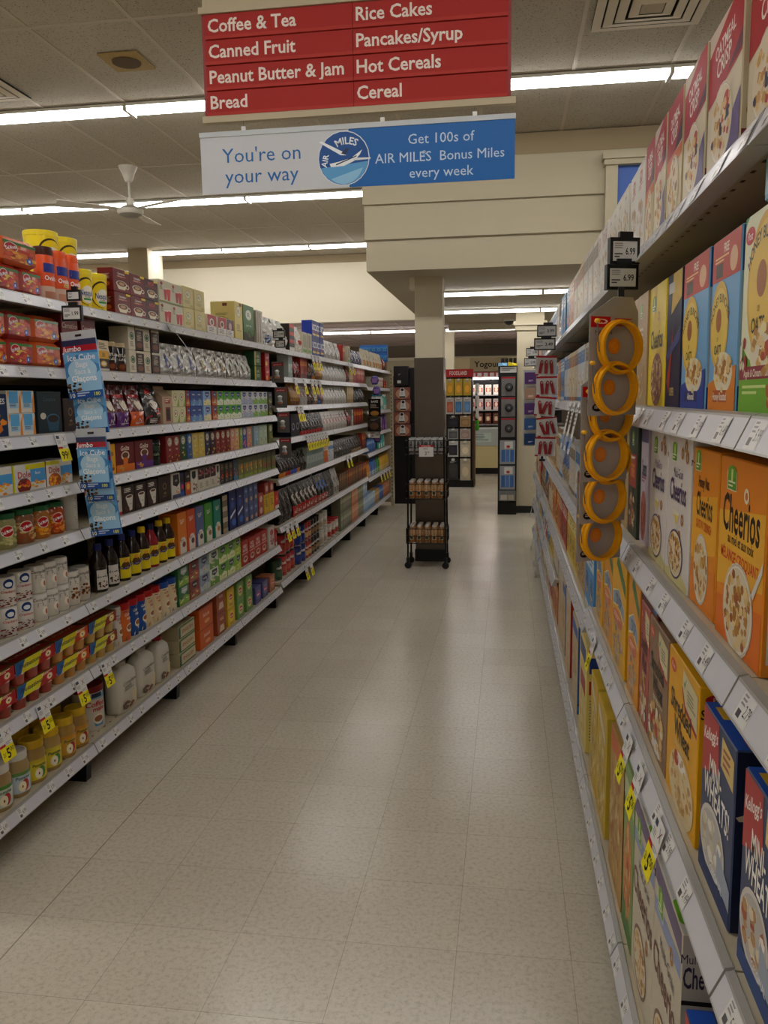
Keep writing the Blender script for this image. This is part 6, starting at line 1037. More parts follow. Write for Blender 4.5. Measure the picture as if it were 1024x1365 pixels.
for x in (-.46, .12, .49):
    b = PB(); b.box(x - .009, x + .009, -.003, .003, h2, h2 + .022, '#e4e4e2'); b.lathe([(.009, -.003, '#e4e4e2'), (.009, .003, '#e4e4e2')], 12); b.tube([(x, 0, h2 + .018), (x, .002, .283)], .0012, '#777')
    del b.v[8:8 + 24]; b.f = b.f[:6] + [tuple(i - 24 for i in f) for f in b.f[6 + 14:]]; b.c = b.c[:6] + b.c[6 + 14:]
    b.build('hook', 'plastic', bn)

# ------------------------------------------------------------------ ceiling things
fan = empty('ceiling_fan', (-3.34, 7.25, HC), 0, 'white ceiling fan with thin blades hanging left of the signs', 'ceiling fan')
b = PB(); b.lathe([(.03, -.13, '#d9d4c8'), (.055, -.06, '#d9d4c8'), (.085, 0, '#d9d4c8')], 18); b.lathe([(.011, -.3, '#d9d4c8'), (.011, -.12, '#d9d4c8')], 10); b.build('rod', 'plastic', fan, True)
b = PB(); b.lathe([(.06, -.43, '#8f8a80'), (.1, -.41, '#d4cfc4'), (.115, -.39, '#d4cfc4'), (.115, -.37, '#b5b0a4'), (.06, -.34, '#d9d4c8'), (.035, -.33, '#d9d4c8'), (.032, -.27, '#d9d4c8')], 24); b.build('motor', 'plastic', fan, True)
for k in range(3):
    a = math.radians([-25, 95, 215][k]); b = PB(); c, s = math.cos(a), math.sin(a)
    def pt(x, y, z): return (x * c - y * s, x * s + y * c, z)
    for zz in ((-.372, -.366),):
        vs = [pt(.1, -.03, zz[0]), pt(.62, -.075, zz[0] - .01), pt(.62, .075, zz[0] + .02), pt(.1, .03, zz[0] + .006)]
        vs += [(v[0], v[1], v[2] + .006) for v in vs]
        b.raw(vs, [(3, 2, 1, 0), (4, 5, 6, 7), (0, 1, 5, 4), (1, 2, 6, 5), (2, 3, 7, 6), (3, 0, 4, 7)], '#d4cfc4')
    b.build('blade', 'plastic', fan)
spk = empty('ceiling_speaker', (-2.31, 5.075, HC - .005), 0, 'square tan ceiling speaker with round brown grille', 'speaker')
b = PB(); b.box(-.125, .125, -.135, .135, -.008, 0, '#a98f5c'); b.build('plate', 'matte', spk)
b = PB(); b.lathe([(.085, -.014, '#5d4a30'), (.088, -.008, '#5d4a30')], 28); b.build('grille', 'matte', spk)
def diffuser(name, x0, x1, y0, y1, label):
    r = empty(name, ((x0 + x1) / 2, (y0 + y1) / 2, HC - .004), 0, label, 'air vent', 'ceiling air vents')
    w, d = (x1 - x0) / 2, (y1 - y0) / 2
    b = PB(); b.box(-w, w, -d, d, -.006, 0, '#1c1813'); b.build('backing', 'matte', r)
    for i, f in enumerate((1, .8, .6, .38)):
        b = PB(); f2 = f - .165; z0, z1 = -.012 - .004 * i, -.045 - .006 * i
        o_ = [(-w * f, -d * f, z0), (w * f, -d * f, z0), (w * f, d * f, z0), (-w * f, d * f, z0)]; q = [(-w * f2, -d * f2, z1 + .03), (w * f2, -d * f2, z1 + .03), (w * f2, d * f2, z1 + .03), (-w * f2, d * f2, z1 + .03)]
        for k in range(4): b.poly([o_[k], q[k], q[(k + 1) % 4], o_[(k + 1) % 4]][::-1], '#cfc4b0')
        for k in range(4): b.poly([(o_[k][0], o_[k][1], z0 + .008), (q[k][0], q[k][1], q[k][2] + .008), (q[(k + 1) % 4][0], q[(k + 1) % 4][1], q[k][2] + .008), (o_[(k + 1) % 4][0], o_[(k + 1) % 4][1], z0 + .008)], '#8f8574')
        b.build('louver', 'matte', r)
    b = PB(); b.box(-w * .2, w * .2, -d * .2, d * .2, -.03, -.012, '#b9ad99'); b.build('centre_plate', 'matte', r)
diffuser('air_diffuser', .455, 1.04, 4.58, 5.15, 'grey square louvred air vent beside the nearest bright strip, right')
diffuser('air_diffuser', -3.83, -3.22, 4.95, 5.54, 'grey louvred air vent cut by the left edge of the photo')
dome = empty('security_camera', (.02, 11.75, 2.535), 0, 'small dark dome security camera on the far low ceiling', 'security camera')
b = PB(); b.lathe([(.002, -.08, '#15151a'), (.05, -.065, '#15151a'), (.075, -.03, '#15151a'), (.085, -.028, '#c9c4b8'), (.09, 0, '#c9c4b8')], 20); b.build('dome', 'gloss', dome, True)

# ------------------------------------------------------------------ sale tags on the price rails
def tag_mesh(kind):
    b = PB(); w, h = .068, .1 if kind != 'strip' else .15
    Mp = lambda u, v, o: (-w / 2 + w * u, -.012 * (1 - v) - o, -h * (1 - v))
    Mb = lambda u, v, o: (w / 2 - w * u, -.012 * (1 - v) + o + .0005, -h * (1 - v))
    for m, f in ((Mp, 1), (Mb, 0)):
        b.poly([m(0, 0, 0), m(1, 0, 0), m(1, 1, 0), m(0, 1, 0)], '#d9d8d4')
    if kind == 'strip':
        b.ops(Mp, w, h, [('r', 0, .1, 1, .3, '#8aa0c8'), ('l', .1, .5, .9, .9, 5, '#777')])
    else:
        b.ops(Mp, w, h, [('r', 0, 0, 1, .45, '#e6d81c'), ('r', 0, .45, .45, .53, '#b3262f'), ('l', .5, .46, .95, .56, 2, '#999'), ('r', .08, .82, .35, .93, '#444a60'), ('l', .08, .62, .5, .76, 3, '#999'), ('p', [(.6, .72), (.64, .72), (.9, .9), (.86, .9)], '#7a3a5a'), ('p', [(.6, .9), (.64, .9), (.9, .72), (.86, .72)], '#7a3a5a')] + {'25': [('t', '2/', .18, .22, .13, '#222'), ('t', '5', .5, .22, .3, '#161616', {'b': 1}), ('t', '00', .8, .3, .15, '#222')], '99': [('t', '99', .42, .22, .28, '#161616', {'b': 1}), ('t', '¢', .8, .3, .15, '#222')], '4': [('t', '4', .42, .22, .28, '#161616', {'b': 1}), ('t', '49', .74, .3, .15, '#222')]}[kind])
        b.ops(Mb, w, h, [('r', 0, 0, 1, .45, '#d9cc2a')])
    return b.mesh('sale_tag', 'matte')
TM = {k: tag_mesh(k) for k in ('25', '99', '4', 'strip')}
def sale_tag(side, px, z, kind, label, sc=1.0, group='yellow sale tags'):
    X = XL + .016 if side == 'L' else XR - .016
    y = ypx(px, z - .05, X)
    if side == 'R' and y > 8.5: return
    o = bpy.data.objects.new('sale_tag', TM[kind]); COL.objects.link(o)
    o.location = (X, y, z - .004); o.rotation_euler = (math.radians(-8), 0, PI / 2 if side == 'L' else -PI / 2); o.scale = (sc, 1, sc)
    tag(o, label, 'sale tag', group)
for i, (px, kind) in enumerate(((3, '25'), (56, '25'), (106, '25'), (140, '25'))):
    sale_tag('L', px, LZ[6], kind, 'yellow two for five sale tag, %s nearest on the left seventh shelf' % ordw(i))
sale_tag('L', 80, LZ[2], '99', 'yellow 99 cent sale tag on the left third shelf')
def many(side, zs, si, pxs, nm, kind='4', sc=1.25):
    for i, p in enumerate(pxs): sale_tag(side, p, zs[si], kind, 'small yellow sale tag, %s of %s, %s' % (ordw(i), ['one', 'two', 'three', 'four', 'five', 'six', 'seven', 'eight', 'nine'][len(pxs) - 1], nm), sc)
many('L', EZ, 0, (416, 420.5, 425), 'left far top shelf'); many('L', EZ, 0, (464.5, 469.5), 'left far top shelf beyond the silver bags')
many('L', EZ, 1, (393, 405, 415, 420, 425.5), 'left far second shelf'); many('L', EZ, 2, (397, 401.5), 'left far third shelf'); many('L', EZ, 3, (409, 412.7, 416.4, 420, 423.6, 427.2, 430.8, 434.4), 'left far fourth shelf')
many('L', EZ, 4, (462, 466.5), 'left far fifth shelf'); many('L', EZ, 5, (382, 388, 394), 'left far sixth shelf'); many('L', EZ, 6, (407, 413.5), 'left far bottom shelf')
many('L', KZ, 5, (507, 511, 514.5, 518), 'left last shelves')
for i, px in enumerate((881, 855, 840)): sale_tag('R', px, RZ[3], '25', 'tilted yellow sale tag, %s nearest on the right fourth shelf' % ordw(i))
sale_tag('R', 793, RZ[3], '25', 'tilted yellow sale tag farthest along the right fourth shelf')
many('R', QZ, 1, (772, 766, 761), 'right second shelf beside the egg rings', 'strip', 1.3)
for si, pxs in ((2, (718, 722)), (3, (712, 716, 720, 727, 731)), (4, (707.5, 711, 715.5, 719, 724)), (5, (703.5, 708.5, 712, 715.5, 718))):
    many('R', QZ, si, pxs, 'right far %s shelf' % ['', '', 'third', 'fourth', 'fifth', 'bottom'][si], 'strip', 1.1)
o = bpy.data.objects.new('shelf_strip', TM['strip']); COL.objects.link(o); o.location = (XL + .02, ypx(226, LZ[0] - .05, XL + .02), LZ[0] - .002); o.rotation_euler = (math.radians(-30), 0, PI / 2 + .3); o.scale = (1, 1, 1.1)
tag(o, 'white paper strip hanging from the left top shelf over silver bags', 'shelf strip')

# ------------------------------------------------------------------ clip strips with hanging packs
def holder(name, x, y, z, label, txt='6.99', w=.08, h=.05, rz=0):
    r = empty(name, (x, y, z), rz, label, 'price holder', 'black price holders on clip strips')
    b = PB(); b.box(-w / 2 - .006, w / 2 + .006, 0, .014, 0, h + .008, '#101010'); b.box(-w * .2, w * .35, .002, .012, h + .008, h + .02, '#101010'); b.build('clip', 'plastic', r)
    b = PB(); b.ops(flat(-w / 2, w / 2, 0, .006, h), w, h - .006, [('r', 0, 0, 1, 1, '#cfcfcd'), ('t', txt, .72, .5, .34, '#1c1c1c', {'b': 1, 'mw': .4}), ('l', .06, .6, .5, .92, 3, '#8a8a8a'), ('l', .06, .12, .4, .4, 2, '#444')], off0=.0006); b.build('price_card', 'matte', r)
def hook(name, x, y, z, label):
    r = empty(name, (x, y, z), 0, label, 'hook', 'black clip strip hooks')
    b = PB(); b.box(-.006, .006, .004, .012, -.035, .02, '#0f0f0f'); b.box(-.016, .016, .0, .006, -.04, -.028, '#0f0f0f'); b.build('hook_arm', 'plastic', r)
p = onY(833, 352, 1.80); holder('price_holder', p.x, 1.80, p.z, 'upper black price holder above the yellow egg rings', '6.99', .052, .045, .3)
p = onY(830, 386, 1.79); holder('price_holder', p.x, 1.79, p.z, 'lower black price holder reading 6.99 above the egg rings', '6.99', .056, .042, .3)
p = onY(826, 398, 1.795); hook('strip_hook', p.x, 1.765, p.z, 'black hook holding the top egg ring card')
def egg_card(x, y, z, label, lean=0):
    """card .098 wide, top edge at z, two silicone rings"""
    w, h = .124, .236
    r = empty('egg_ring_pack', (x, y, z), 0, label, 'egg rings', 'egg ring packs on the clip strip'); r.rotation_euler = (math.radians(lean), 0, .6)
    b = PB(); 
    pts = [(-w / 2, -h), (w / 2, -h), (w / 2, -.03), (w * .38, 0), (w * .0, 0), (-w / 2, -.038)]
    b.poly([(x_, 0, z_) for x_, z_ in pts], '#a39e9c'); b.poly([(x_, .002, z_) for x_, z_ in pts][::-1], '#a39e9c')
    for k in range(len(pts)): p, q = pts[k], pts[(k + 1) % len(pts)]; b.poly([(p[0], .002, p[1]), (q[0], .002, q[1]), (q[0], 0, q[1]), (p[0], 0, p[1])], '#8f8a88')
    F = flat(-w / 2, w / 2, 0, -h, 0)
    b.ops(F, w, h, [('r', .02, .74, .42, .83, '#c3161c'), ('t', 'Trudeau', .22, .775, .024, '#f0e4e0', {'b': 1, 'mw': .3}), ('o', .22, .79, .14, .02, .3, '#f0e4e0'), ('r', .03, .76, .41, .77, '#c3161c'), ('t', 'MAISON', .28, .7, .035, '#6a2a30', {'mw': .44}), ('l', .5, .74, .97, .82, 3, '#b54a50'), ('e', .18, .07, .1, .034, '#1c1a1a'), ('l', .12, .055, .24, .085, 2, '#c9c5c0')], off0=.0004)
    b.build('backing_card', 'matte', r)
    for k, zc in enumerate((-.1, -.182)):
        g = PB(); R0 = .0515; n = 36; xc = (.006, -.004)[k]
        for q in range(n):      # a flat band bent into a ring, standing off the card
            a0, a1 = 2 * PI * q / n, 2 * PI * (q + 1) / n
            def rp(a, rr, yy): return (xc + rr * math.cos(a), yy, zc + rr * math.sin(a))
            for (ra, ya, rb, yb) in ((R0, -.022, R0, -.002), (R0 - .005, -.002, R0 - .005, -.022), (R0 - .005, -.022, R0, -.022), (R0 + .003, -.012, R0 + .003, -.008), (R0, -.013, R0 + .003, -.012), (R0 + .003, -.008, R0, -.007)):
                g.poly([rp(a0, ra, ya), rp(a1, ra, ya), rp(a1, rb, yb), rp(a0, rb, yb)], '#f0a80a')
        g.build('ring', 'plastic', r)
        e = PB(); e.lathe([(.016, 0, '#d9701a'), (.015, .003, '#e0801f'), (.009, .006, '#e68a24'), (.001, .007, '#e68a24')], 18)
        o = e.build('yolk_print', 'gloss', r, True); o.rotation_euler = (PI / 2, 0, 0); o.location = (xc - .006, -.0008, zc + .002); o.scale = (1, 1, .25)
        hd = PB(); hd.tube([(xc - .053, -.012, zc - .01), (xc - .059, -.014, zc + .02), (xc - .061, -.014, zc + .05)], .0012, '#6a6a6a'); s = -1 if k else 1
        hd.lathe([(.004, -.004, '#f0b414'), (.006, 0, '#f0b414'), (.004, .004, '#f0b414')], 10, cx=xc - .061, cy=-.014)
        i0 = len(hd.v) - 30
        hd.v[i0:] = [(a, b_, c_ + zc + .05) for a, b_, c_ in hd.v[i0:]]
        hd.build('handle', 'plastic', r)
for i, (px, py, Y, nm) in enumerate(((820, 395, 1.74, 'topmost of the strip'), (808, 489, 1.775, 'second from the top of the strip'), (806, 549, 1.81, 'third from the top of the strip'), (801, 604, 1.845, 'lowest of the strip'))):
    p = onY(px, py, Y); egg_card(p.x, Y, p.z, 'grey card with yellow egg rings, %s' % nm, 0)
# red bag clips
holder('price_holder', .205, 4.56, 1.80, 'upper black price holder over the red clip packs', '3.99', .09, .055); holder('price_holder', .195, 4.55, 1.73, 'lower black price holder over the red clip packs', '3.49', .1, .055)
for i in range(5):
    z = 1.70 - i * .108; r = empty('clip_pack', (.205 + .003 * (i % 2), 4.55 + .004 * i, z), 0, 'white card with three red bag clips, %s from the top' % ordw(i), 'bag clips', 'red bag clip packs on the strip'); r.rotation_euler = (0, math.radians([2, -1, 5, -6, 1][i]), 0)
    b = PB(); b.box(-.055, .055, 0, .002, -.105, 0, '#c9c6c2'); b.ops(flat(-.055, .055, 0, -.105, 0), .11, .105, [('r', .0, .9, 1, 1, '#a3202a'), ('r', 0, 0, .15, .08, '#a3202a')]); b.build('card', 'matte', r)
    for k in range(3):
        b = PB(); a = math.radians([[-8, 0, 6], [4, -6, 12], [10, -18, 2], [16, -4, 10], [-4, 8, -6]][i][k]); x = -.027 + .027 * k; c, s = math.cos(a), math.sin(a)
        prof = [(-.008, -.038), (.008, -.038), (.0085, .02), (.006, .03), (0, .034), (-.006, .03), (-.0085, .02)]
        F_ = [(x + q[0] * c - q[1] * s, -.012, -.056 + q[0] * s + q[1] * c) for q in prof]; B_ = [(q[0], -.0005, q[2]) for q in F_]
        b.poly(F_, '#8a0f18'); b.poly(B_[::-1], '#8a0f18')
        for q in range(7): b.poly([B_[q], B_[(q + 1) % 7], F_[(q + 1) % 7], F_[q]], '#70101a')
        b.ops(lambda u, v, o: (x + (u * c - v * s), -.0125 - o, -.056 + (u * s + v * c)), 1, 1, [('e', 0, .022, .0045, .0055, '#c9c6c2')])
        b.build('bag_clip', 'plastic', r)
hook('strip_hook', .19, 4.58, 1.175, 'black hook at the foot of the red clip strip')
# purple scrubbers strip, farther
holder('price_holder', .2, 7.0, 1.81, 'upper black price holder on the purple strip', '2.99', .09, .06); holder('price_holder', .185, 6.99, 1.73, 'lower black price holder on the purple strip', '2.99', .09, .06)
for i, (c1, ds) in enumerate((('#5c3a72', 'purple sponge pack, topmost on the farther strip'), ('#b0907a', 'tan sponge pack between two purple ones'), ('#5c3a72', 'purple sponge pack below the tan one'), ('#3a5f94', 'blue brush pack below the purple sponges'), ('#27416f', 'dark blue brush pack, lowest on the farther strip'))):
    r = empty('sponge_pack', (.185, 6.98, 1.70 - i * .125), 0, ds, 'sponge pack', 'sponge packs on the farther strip')
    b = PB(); b.box(-.055, .055, .0, .002, -.122, 0, '#b5b8bc'); b.build('card', 'matte', r)
    b = PB(); b.box(-.045, .045, -.03, -.0005, -.112, -.02, c1, {'t': hxs(c1, 1.1)}); b.ops(flat(-.045, .045, -.03, -.112, -.02), .09, .09, [('r', .3, .15, .8, .35, hxs(c1, 1.5)), ('l', .35, .18, .75, .32, 2, '#d9d4dc')]); b.build('sponge', 'matte', r)
# ice cube bag strip on the left
holder('price_holder', -1.52, 2.80, 1.845, 'upper black price holder over the blue ice bag packs', '', .04, .03); holder('price_holder', -1.525, 2.79, 1.775, 'lower black price holder over the blue ice bag packs', '1.99', .062, .045)
def icebag(px, py, Y, h, label, w=.135, tilt=0):
    p = onY(px, py, Y); r = empty('ice_bag_pack', (p.x, Y, p.z), 0, label, 'ice cube bags', 'blue ice cube bag packs'); r.rotation_euler = (0, math.radians(tilt), 0)
    b = PB(); g = .008
    b.box(-w / 2, w / 2, -g, 0, -h, -.03, '#3f86c4'); F = flat(-w / 2, w / 2, -g, -h, -.03); fh = h - .03
    b.ops(F, w, fh, [('p', [(0, .35), (.3, .5), (.6, .3), (1, .45), (1, .12), (0, .12)], '#8fc0e4'), ('p', [(0, .6), (.4, .75), (1, .55), (1, .75), (0, .8)], '#6aaadc'), ('e', .5, .48, .42, .2, '#a9d0ea'), ('r', 0, .8, 1, 1, '#a8182a'), ('r', 0, .9, 1, 1, '#2a2f52'), ('t', 'Jumbo', .28, .85, .09, '#e8ecf2', {'b': 1, 'sh': .2}), ('t', 'Ice Cube', .52, .7, .1, '#dfe8f2', {'b': 1}), ('t', 'Bags', .5, .58, .09, '#dfe8f2', {'b': 1}), ('t', 'Sacs à', .5, .46, .085, '#dfe8f2', {'b': 1}), ('t', 'Glaçons', .52, .34, .1, '#f0f4f8', {'b': 1}), ('f', .22, .2, .2, .09, ['#3a2418', '#6a4a34', '#c9b8a4', '#1c1410'], 16, 3, .3), ('r', 0, 0, 1, .12, '#174a96'), ('t', '10', .12, .06, .075, '#e6e0b0', {'b': 1}), ('l', .26, .02, .62, .1, 2, '#b8c8e0'), ('t', '180', .84, .06, .06, '#cfd84a', {'b': 1})], off0=.0006)
    b.build('printed_pack', 'film', r)
    b = PB(); b.box(-w / 2, w / 2, -.004, -.001, -.034, 0, '#b9bcc0'); b.poly([(-.012, -.0046, -.02), (.012, -.0046, -.02), (.012, -.0046, -.012), (-.012, -.0046, -.012)], '#222'); b.build('header', 'film', r)
icebag(104, 441, 2.77, .235, 'blue ice cube bag pack, topmost on the strip', .13, -5)
icebag(116, 503, 2.79, .2, 'blue ice cube bag pack partly covered by the topmost', .12, -4)
icebag(121, 571, 2.76, .215, 'blue ice cube bag pack in the middle of the strip', .112, -2)
icebag(128, 590, 2.785, .21, 'blue ice cube bag pack tucked under the middle one', .105, -3)
icebag(131, 634, 2.81, .22, 'pale blue ice cube bag pack, lowest on the strip', .118, -6)
# grey kitchen tool packs at the start of the coffee section
holder('price_holder', -1.53, 5.52, 1.9, 'upper black price holder over the grey gadget packs', '5.99', .07, .045); holder('price_holder', -1.52, 5.51, 1.835, 'lower black price holder over the grey gadget packs', '5.99', .055, .045)
for i, (px, py) in enumerate(((370, 482), (374, 516), (377.5, 549), (380, 583))):
    p = onY(px, py, 5.5); r = empty('gadget_pack', (p.x, 5.5, p.z), 0, 'grey carded kitchen gadget, %s from the top of its strip' % ordw(i), 'gadget pack', 'grey gadget packs')
    b = PB(); b.box(-.042, .042, 0, .003, -.14, 0, '#6a6664'); b.ops(flat(-.042, .042, 0, -.14, 0), .084, .14, [('r', .05, .78, .95, .93, '#a3182a'), ('t', 'goodcook', .5, .855, .07, '#e8d8d4', {'mw': .8})]); b.build('card', 'matte', r)
    b = PB(); b.lathe([(.014, -.115, '#a8705a'), (.02, -.1, '#9a9a98'), (.012, -.08, '#c9c9c8'), (.018, -.065, '#e0e0de'), (.006, -.055, '#e0e0de')], 14, cy=-.022); b.build('gadget', 'gloss', r, True)
# purple bottles and black sign strip on the far left
for i in range(4):
    z = (1.74, 1.62, 1.2, 1.08)[i]; r = empty('scent_pack', (-1.5 + .02 * (i % 2), 9.42, z), 0, 'purple hanging air scent pack, %s from the top of the far strip' % ordw(i), 'scent pack', 'purple scent packs')
    b = PB(); b.lathe([(.03, -.1, '#3c3f86'), (.05, -.05, '#5a4a90'), (.035, -.01, '#6a78b8'), (.015, .0, '#8a94c8')], 14, sy=.5); b.build('bottle', 'gloss', r, True)
    b = PB(); b.box(-.03, .03, -.03, -.027, -.08, -.03, '#8a6aa8'); b.build('label', 'matte', r)
r = empty('bake_sign', (-1.5, 9.38, 1.48), 0, 'black hanging card lettered BAKE on the far left strip', 'hanging card')
b = PB(); b.box(-.07, .07, 0, .004, -.2, 0, '#14100e'); b.ops(flat(-.07, .07, 0, -.2, 0), .14, .2, [('t', 'BAKE', .5, .85, .12, '#d9d4cc', {'b': 1}), ('l', .15, .45, .85, .7, 4, '#9a8a7a'), ('e', .5, .18, .35, .14, '#b5803a')]); b.build('card', 'matte', r)
r = empty('black_pouch', (-1.5, 9.36, 1.27), 0, 'black baking pouch hanging under the BAKE card', 'pouch')
b = PB(); b.box(-.075, .075, -.03, 0, -.16, 0, '#171210'); b.ops(flat(-.075, .075, -.03, -.16, 0), .15, .16, [('e', .5, .4, .35, .25, '#5a3a24'), ('l', .2, .75, .8, .9, 2, '#8a8078')]); b.build('pouch', 'film', r)
holder('price_holder', -1.49, 9.35, 1.03, 'silver-edged price holder at the foot of the far left strip', '4.99', .1, .08)

# ------------------------------------------------------------------ wire rack of cold coffee before the column
rk = empty('wire_rack', (-.69, 7.2, 0), 0, 'black wire rack on castors in front of the steel-clad column', 'display rack')
RWX, RWY = .165, .125
for sx in (-1, 1):
    for sy in (-1, 1):
        b = PB(); b.tube([(sx * RWX, sy * RWY, .09), (sx * (RWX - .01), sy * RWY, 1.15)], .0085, '#0d0d0d'); b.build('post', 'plastic', rk)
        b = PB(); b.lathe([(.028, -.012, '#101010'), (.03, -.008, '#161616'), (.03, .008, '#161616'), (.028, .012, '#101010')], 16)
        cst = b.build('castor', 'plastic', rk); cst.rotation_euler = (PI / 2, 0, 0); cst.location = (sx * RWX, sy * RWY, .031)
        b = PB(); b.box(-.012, .012, -.018, .018, .05, .1, '#0d0d0d'); o = b.build('castor_fork', 'plastic', rk); o.location = (sx * RWX, sy * RWY, 0)
for zb, hh, nm in ((.225, .13, 'lower'), (.615, .13, 'middle'), (1.0, .12, 'upper')):
    b = PB(); X2, Y2 = RWX + .012, RWY + .012
    for z in (zb, zb + hh * .5, zb + hh):
        b.tube([(-X2, -Y2, z), (X2, -Y2, z), (X2, Y2, z), (-X2, Y2, z)], .0035, '#0d0d0d', closed=True)
    n = 13
    for k in range(n + 1):
        x = -X2 + 2 * X2 * k / n
        for s in (-1, 1): b.tube([(x, s * Y2, zb), (x, s * Y2, zb + hh)], .0018, '#0d0d0d', 4)
        b.tube([(x, -Y2, zb), (x, Y2, zb)], .0018, '#0d0d0d', 4)
    for k in range(10):
        y = -Y2 + 2 * Y2 * k / 9
        for s in (-1, 1): b.tube([(s * X2, y, zb), (s * X2, y, zb + hh)], .0018, '#0d0d0d', 4)
    b.build('basket', 'plastic', rk)
can('frap', 'pale iced coffee bottle', .034, .155, [(.03, 0, '#b58a5c'), (.034, .01, '#c49a6c'), (.034, .09, '#c49a6c'), (.02, .125, '#c08a58'), (.0185, .138, '#c08a58')], [('r', 0, .1, 1, .75, '#a8703e'), ('r', .25, .3, .75, .75, '#d9c4a4'), ('e', .5, .5, .2, .16, '#3a4a34')], z1=.09, cat='bottle', name='bottle', kids=[('cap', lid_mesh(.02, .016, '#cfc9c0', ridged=False), (0, 0, .137))])
can('sbcan', 'silver cold coffee can', .029, .135, [(.026, 0, '#a9a9a8'), (.029, .006, '#8f8f8e'), (.029, .125, '#b8b8b6'), (.026, .135, '#d8d8d6')], [('r', 0, .2, 1, .9, '#a3a3a2'), ('o', .5, .6, .22, .2, .35, '#3a3a3a'), ('e', .5, .6, .1, .1, '#3a3a3a'), ('r', 0, .12, 1, .2, '#5a2a24')], cat='can', name='can')
for zb, key, nx, ny, nm in ((.229, 'frap', 5, 3, 'lower basket'), (.619, 'frap', 5, 3, 'middle basket'), (1.004, 'sbcan', 5, 4, 'upper basket')):
    for i in range(nx):
        for j in range(ny):
            o = place(key, (-.69 + (-.5 + (i + .5) / nx) * .33, 7.2 + (-.5 + (j + .5) / ny) * .25, zb), 0)
            ds = D[key]['desc']
            o['label'] = '%s, %s from left, %s row, %s of wire rack' % (ds, ordw(i), ('front', 'second', 'third', 'back')[j], nm); o['group'] = ('bottles' if key == 'frap' else 'cans') + ' in the %s' % nm
r = empty('price_sign', (-.685, 7.045, .985), 0, 'white price sign reading 3.99 with red header on the wire rack', 'price sign')
b = PB(); b.box(-.062, .062, 0, .003, 0, .1, '#d9d7d2'); b.ops(flat(-.062, .062, 0, 0, .1), .124, .1, [('r', 0, .82, 1, 1, '#b31f28'), ('t', 'FOODLAND', .5, .91, .1, '#f0e4e0', {'b': 1}), ('l', .3, .58, .7, .76, 3, '#888'), ('t', '3', .46, .3, .32, '#222'), ('t', '99', .64, .38, .14, '#222')]); b.build('card', 'matte', r)

# ------------------------------------------------------------------ end cap with hanging bra packs
ec = empty('end_cap_display', (-1.41, 11.5, 0), 0, 'black end cap display at the far end of the left shelves', 'display')
b = PB(); b.box(-.16, .14, 0, .3, 0, 1.12, '#0c0b0b'); b.build('cabinet', 'plastic', ec); b = PB(); b.box(-.16, .14, .1, .3, 1.12, 1.9, '#0c0b0b'); b.build('back_board', 'plastic', ec)
b = PB(); b.box(-.15, .05, -.03, .1, 1.66, 1.92, '#0e0d0d'); b.ops(flat(-.15, .05, -.03, 1.66, 1.92), .2, .26, [('r', .25, .1, .5, .25, '#c9c6c2'), ('l', .3, .5, .5, .6, 2, '#8a8a8a')]); b.build('pocket', 'plastic', ec)
for i in range(4):
    z = 1.63 - i * .17; x = (-.03, -.02, -.04, -.03)[i]; r = empty('hosiery_pack', (-1.41 + x, 11.47, z), 0, 'pinkish hanging hosiery pack with white insert, %s from the top' % ordw(i), 'hosiery pack', 'hosiery packs on the end cap')
    b = PB(); b.box(-.11, .11, -.02, 0, -.16, 0, '#8a5248'); b.ops(flat(-.11, .11, -.02, -.16, 0), .22, .16, [('e', .5, .45, .42, .42, '#b58a70'), ('p', [(.38, .95), (.62, .95), (.7, .2), (.3, .2)], '#cfcfd0'), ('e', .5, .8, .1, .12, '#20262c'), ('r', .32, .12, .68, .24, '#2c2c30'), ('l', .4, .35, .6, .6, 3, '#999')]); b.build('pack', 'film', r)

# ------------------------------------------------------------------ sock stand
sk = empty('sock_stand', (-.79, 13.9, 0), 0, 'black sock display stand with red shop name header', 'display')
b = PB(); b.box(-.24, .24, -.2, .24, 0, .115, '#0d0c0c'); b.build('base', 'plastic', sk); b = PB(); b.box(-.22, .22, -.02, .22, .12, 1.82, '#131111'); b.build('back_board', 'plastic', sk)
b = PB(); b.box(-.25, .24, -.25, -.2, 1.81, 1.935, '#b3161f'); b.ops(flat(-.25, .24, -.25, 1.81, 1.935), .49, .125, [('t', 'FOODLAND', .5, .5, .5, '#f2e8e4', {'b': 1, 'mw': .58})]); b.build('header', 'plastic', sk)
b = PB(); b.box(.22, .26, -.2, .24, .0, 1.1, '#5a4434'); b.ops(lambda u, v, o: (.26 + o, -.2 + .44 * u, 1.1 * v), .44, 1.1, [('r', .1, .55, .9, .95, '#a83a2a'), ('r', .1, .1, .9, .4, '#7a6a5a')]); b.build('side_panel', 'matte', sk)
def sock(x, z, w, h, c1, c2, ds):
    r = empty('sock_pack', (-.79 + x, 13.66, z), 0, ds, 'sock pack', 'packs on the sock stand')
    b = PB(); b.box(-w / 2, w / 2, -.03, 0, -h, 0, c1); b.ops(flat(-w / 2, w / 2, -.03, -h, 0), w, h, [('r', .1, .1, .9, .75, c2), ('e', .5, .4, .3, .22, hxs(c2, 1.35)), ('r', .35, .9, .65, 1, '#d9d7d2'), ('l', .2, .78, .8, .88, 2, '#888')]); b.build('pack', 'film', r)
    b = PB(); b.tube([(0, 0, .012), (0, .2, .016)], .003, '#888'); b.build('peg', 'plastic', r)
for i in range(3):
    sock(-.14 + .14 * i, 1.78, .125, .27, '#c9b02c', '#d9a41c', 'yellow sock pack, %s from left in the top row' % ordw(i)); sock(-.14 + .14 * i, 1.48, .125, .27, '#c4c2c0', ['#b5644a', '#3f78b0', '#5a8ac0'][i], 'white sock pack with %s print, second row' % ['reddish', 'blue', 'pale blue'][i])
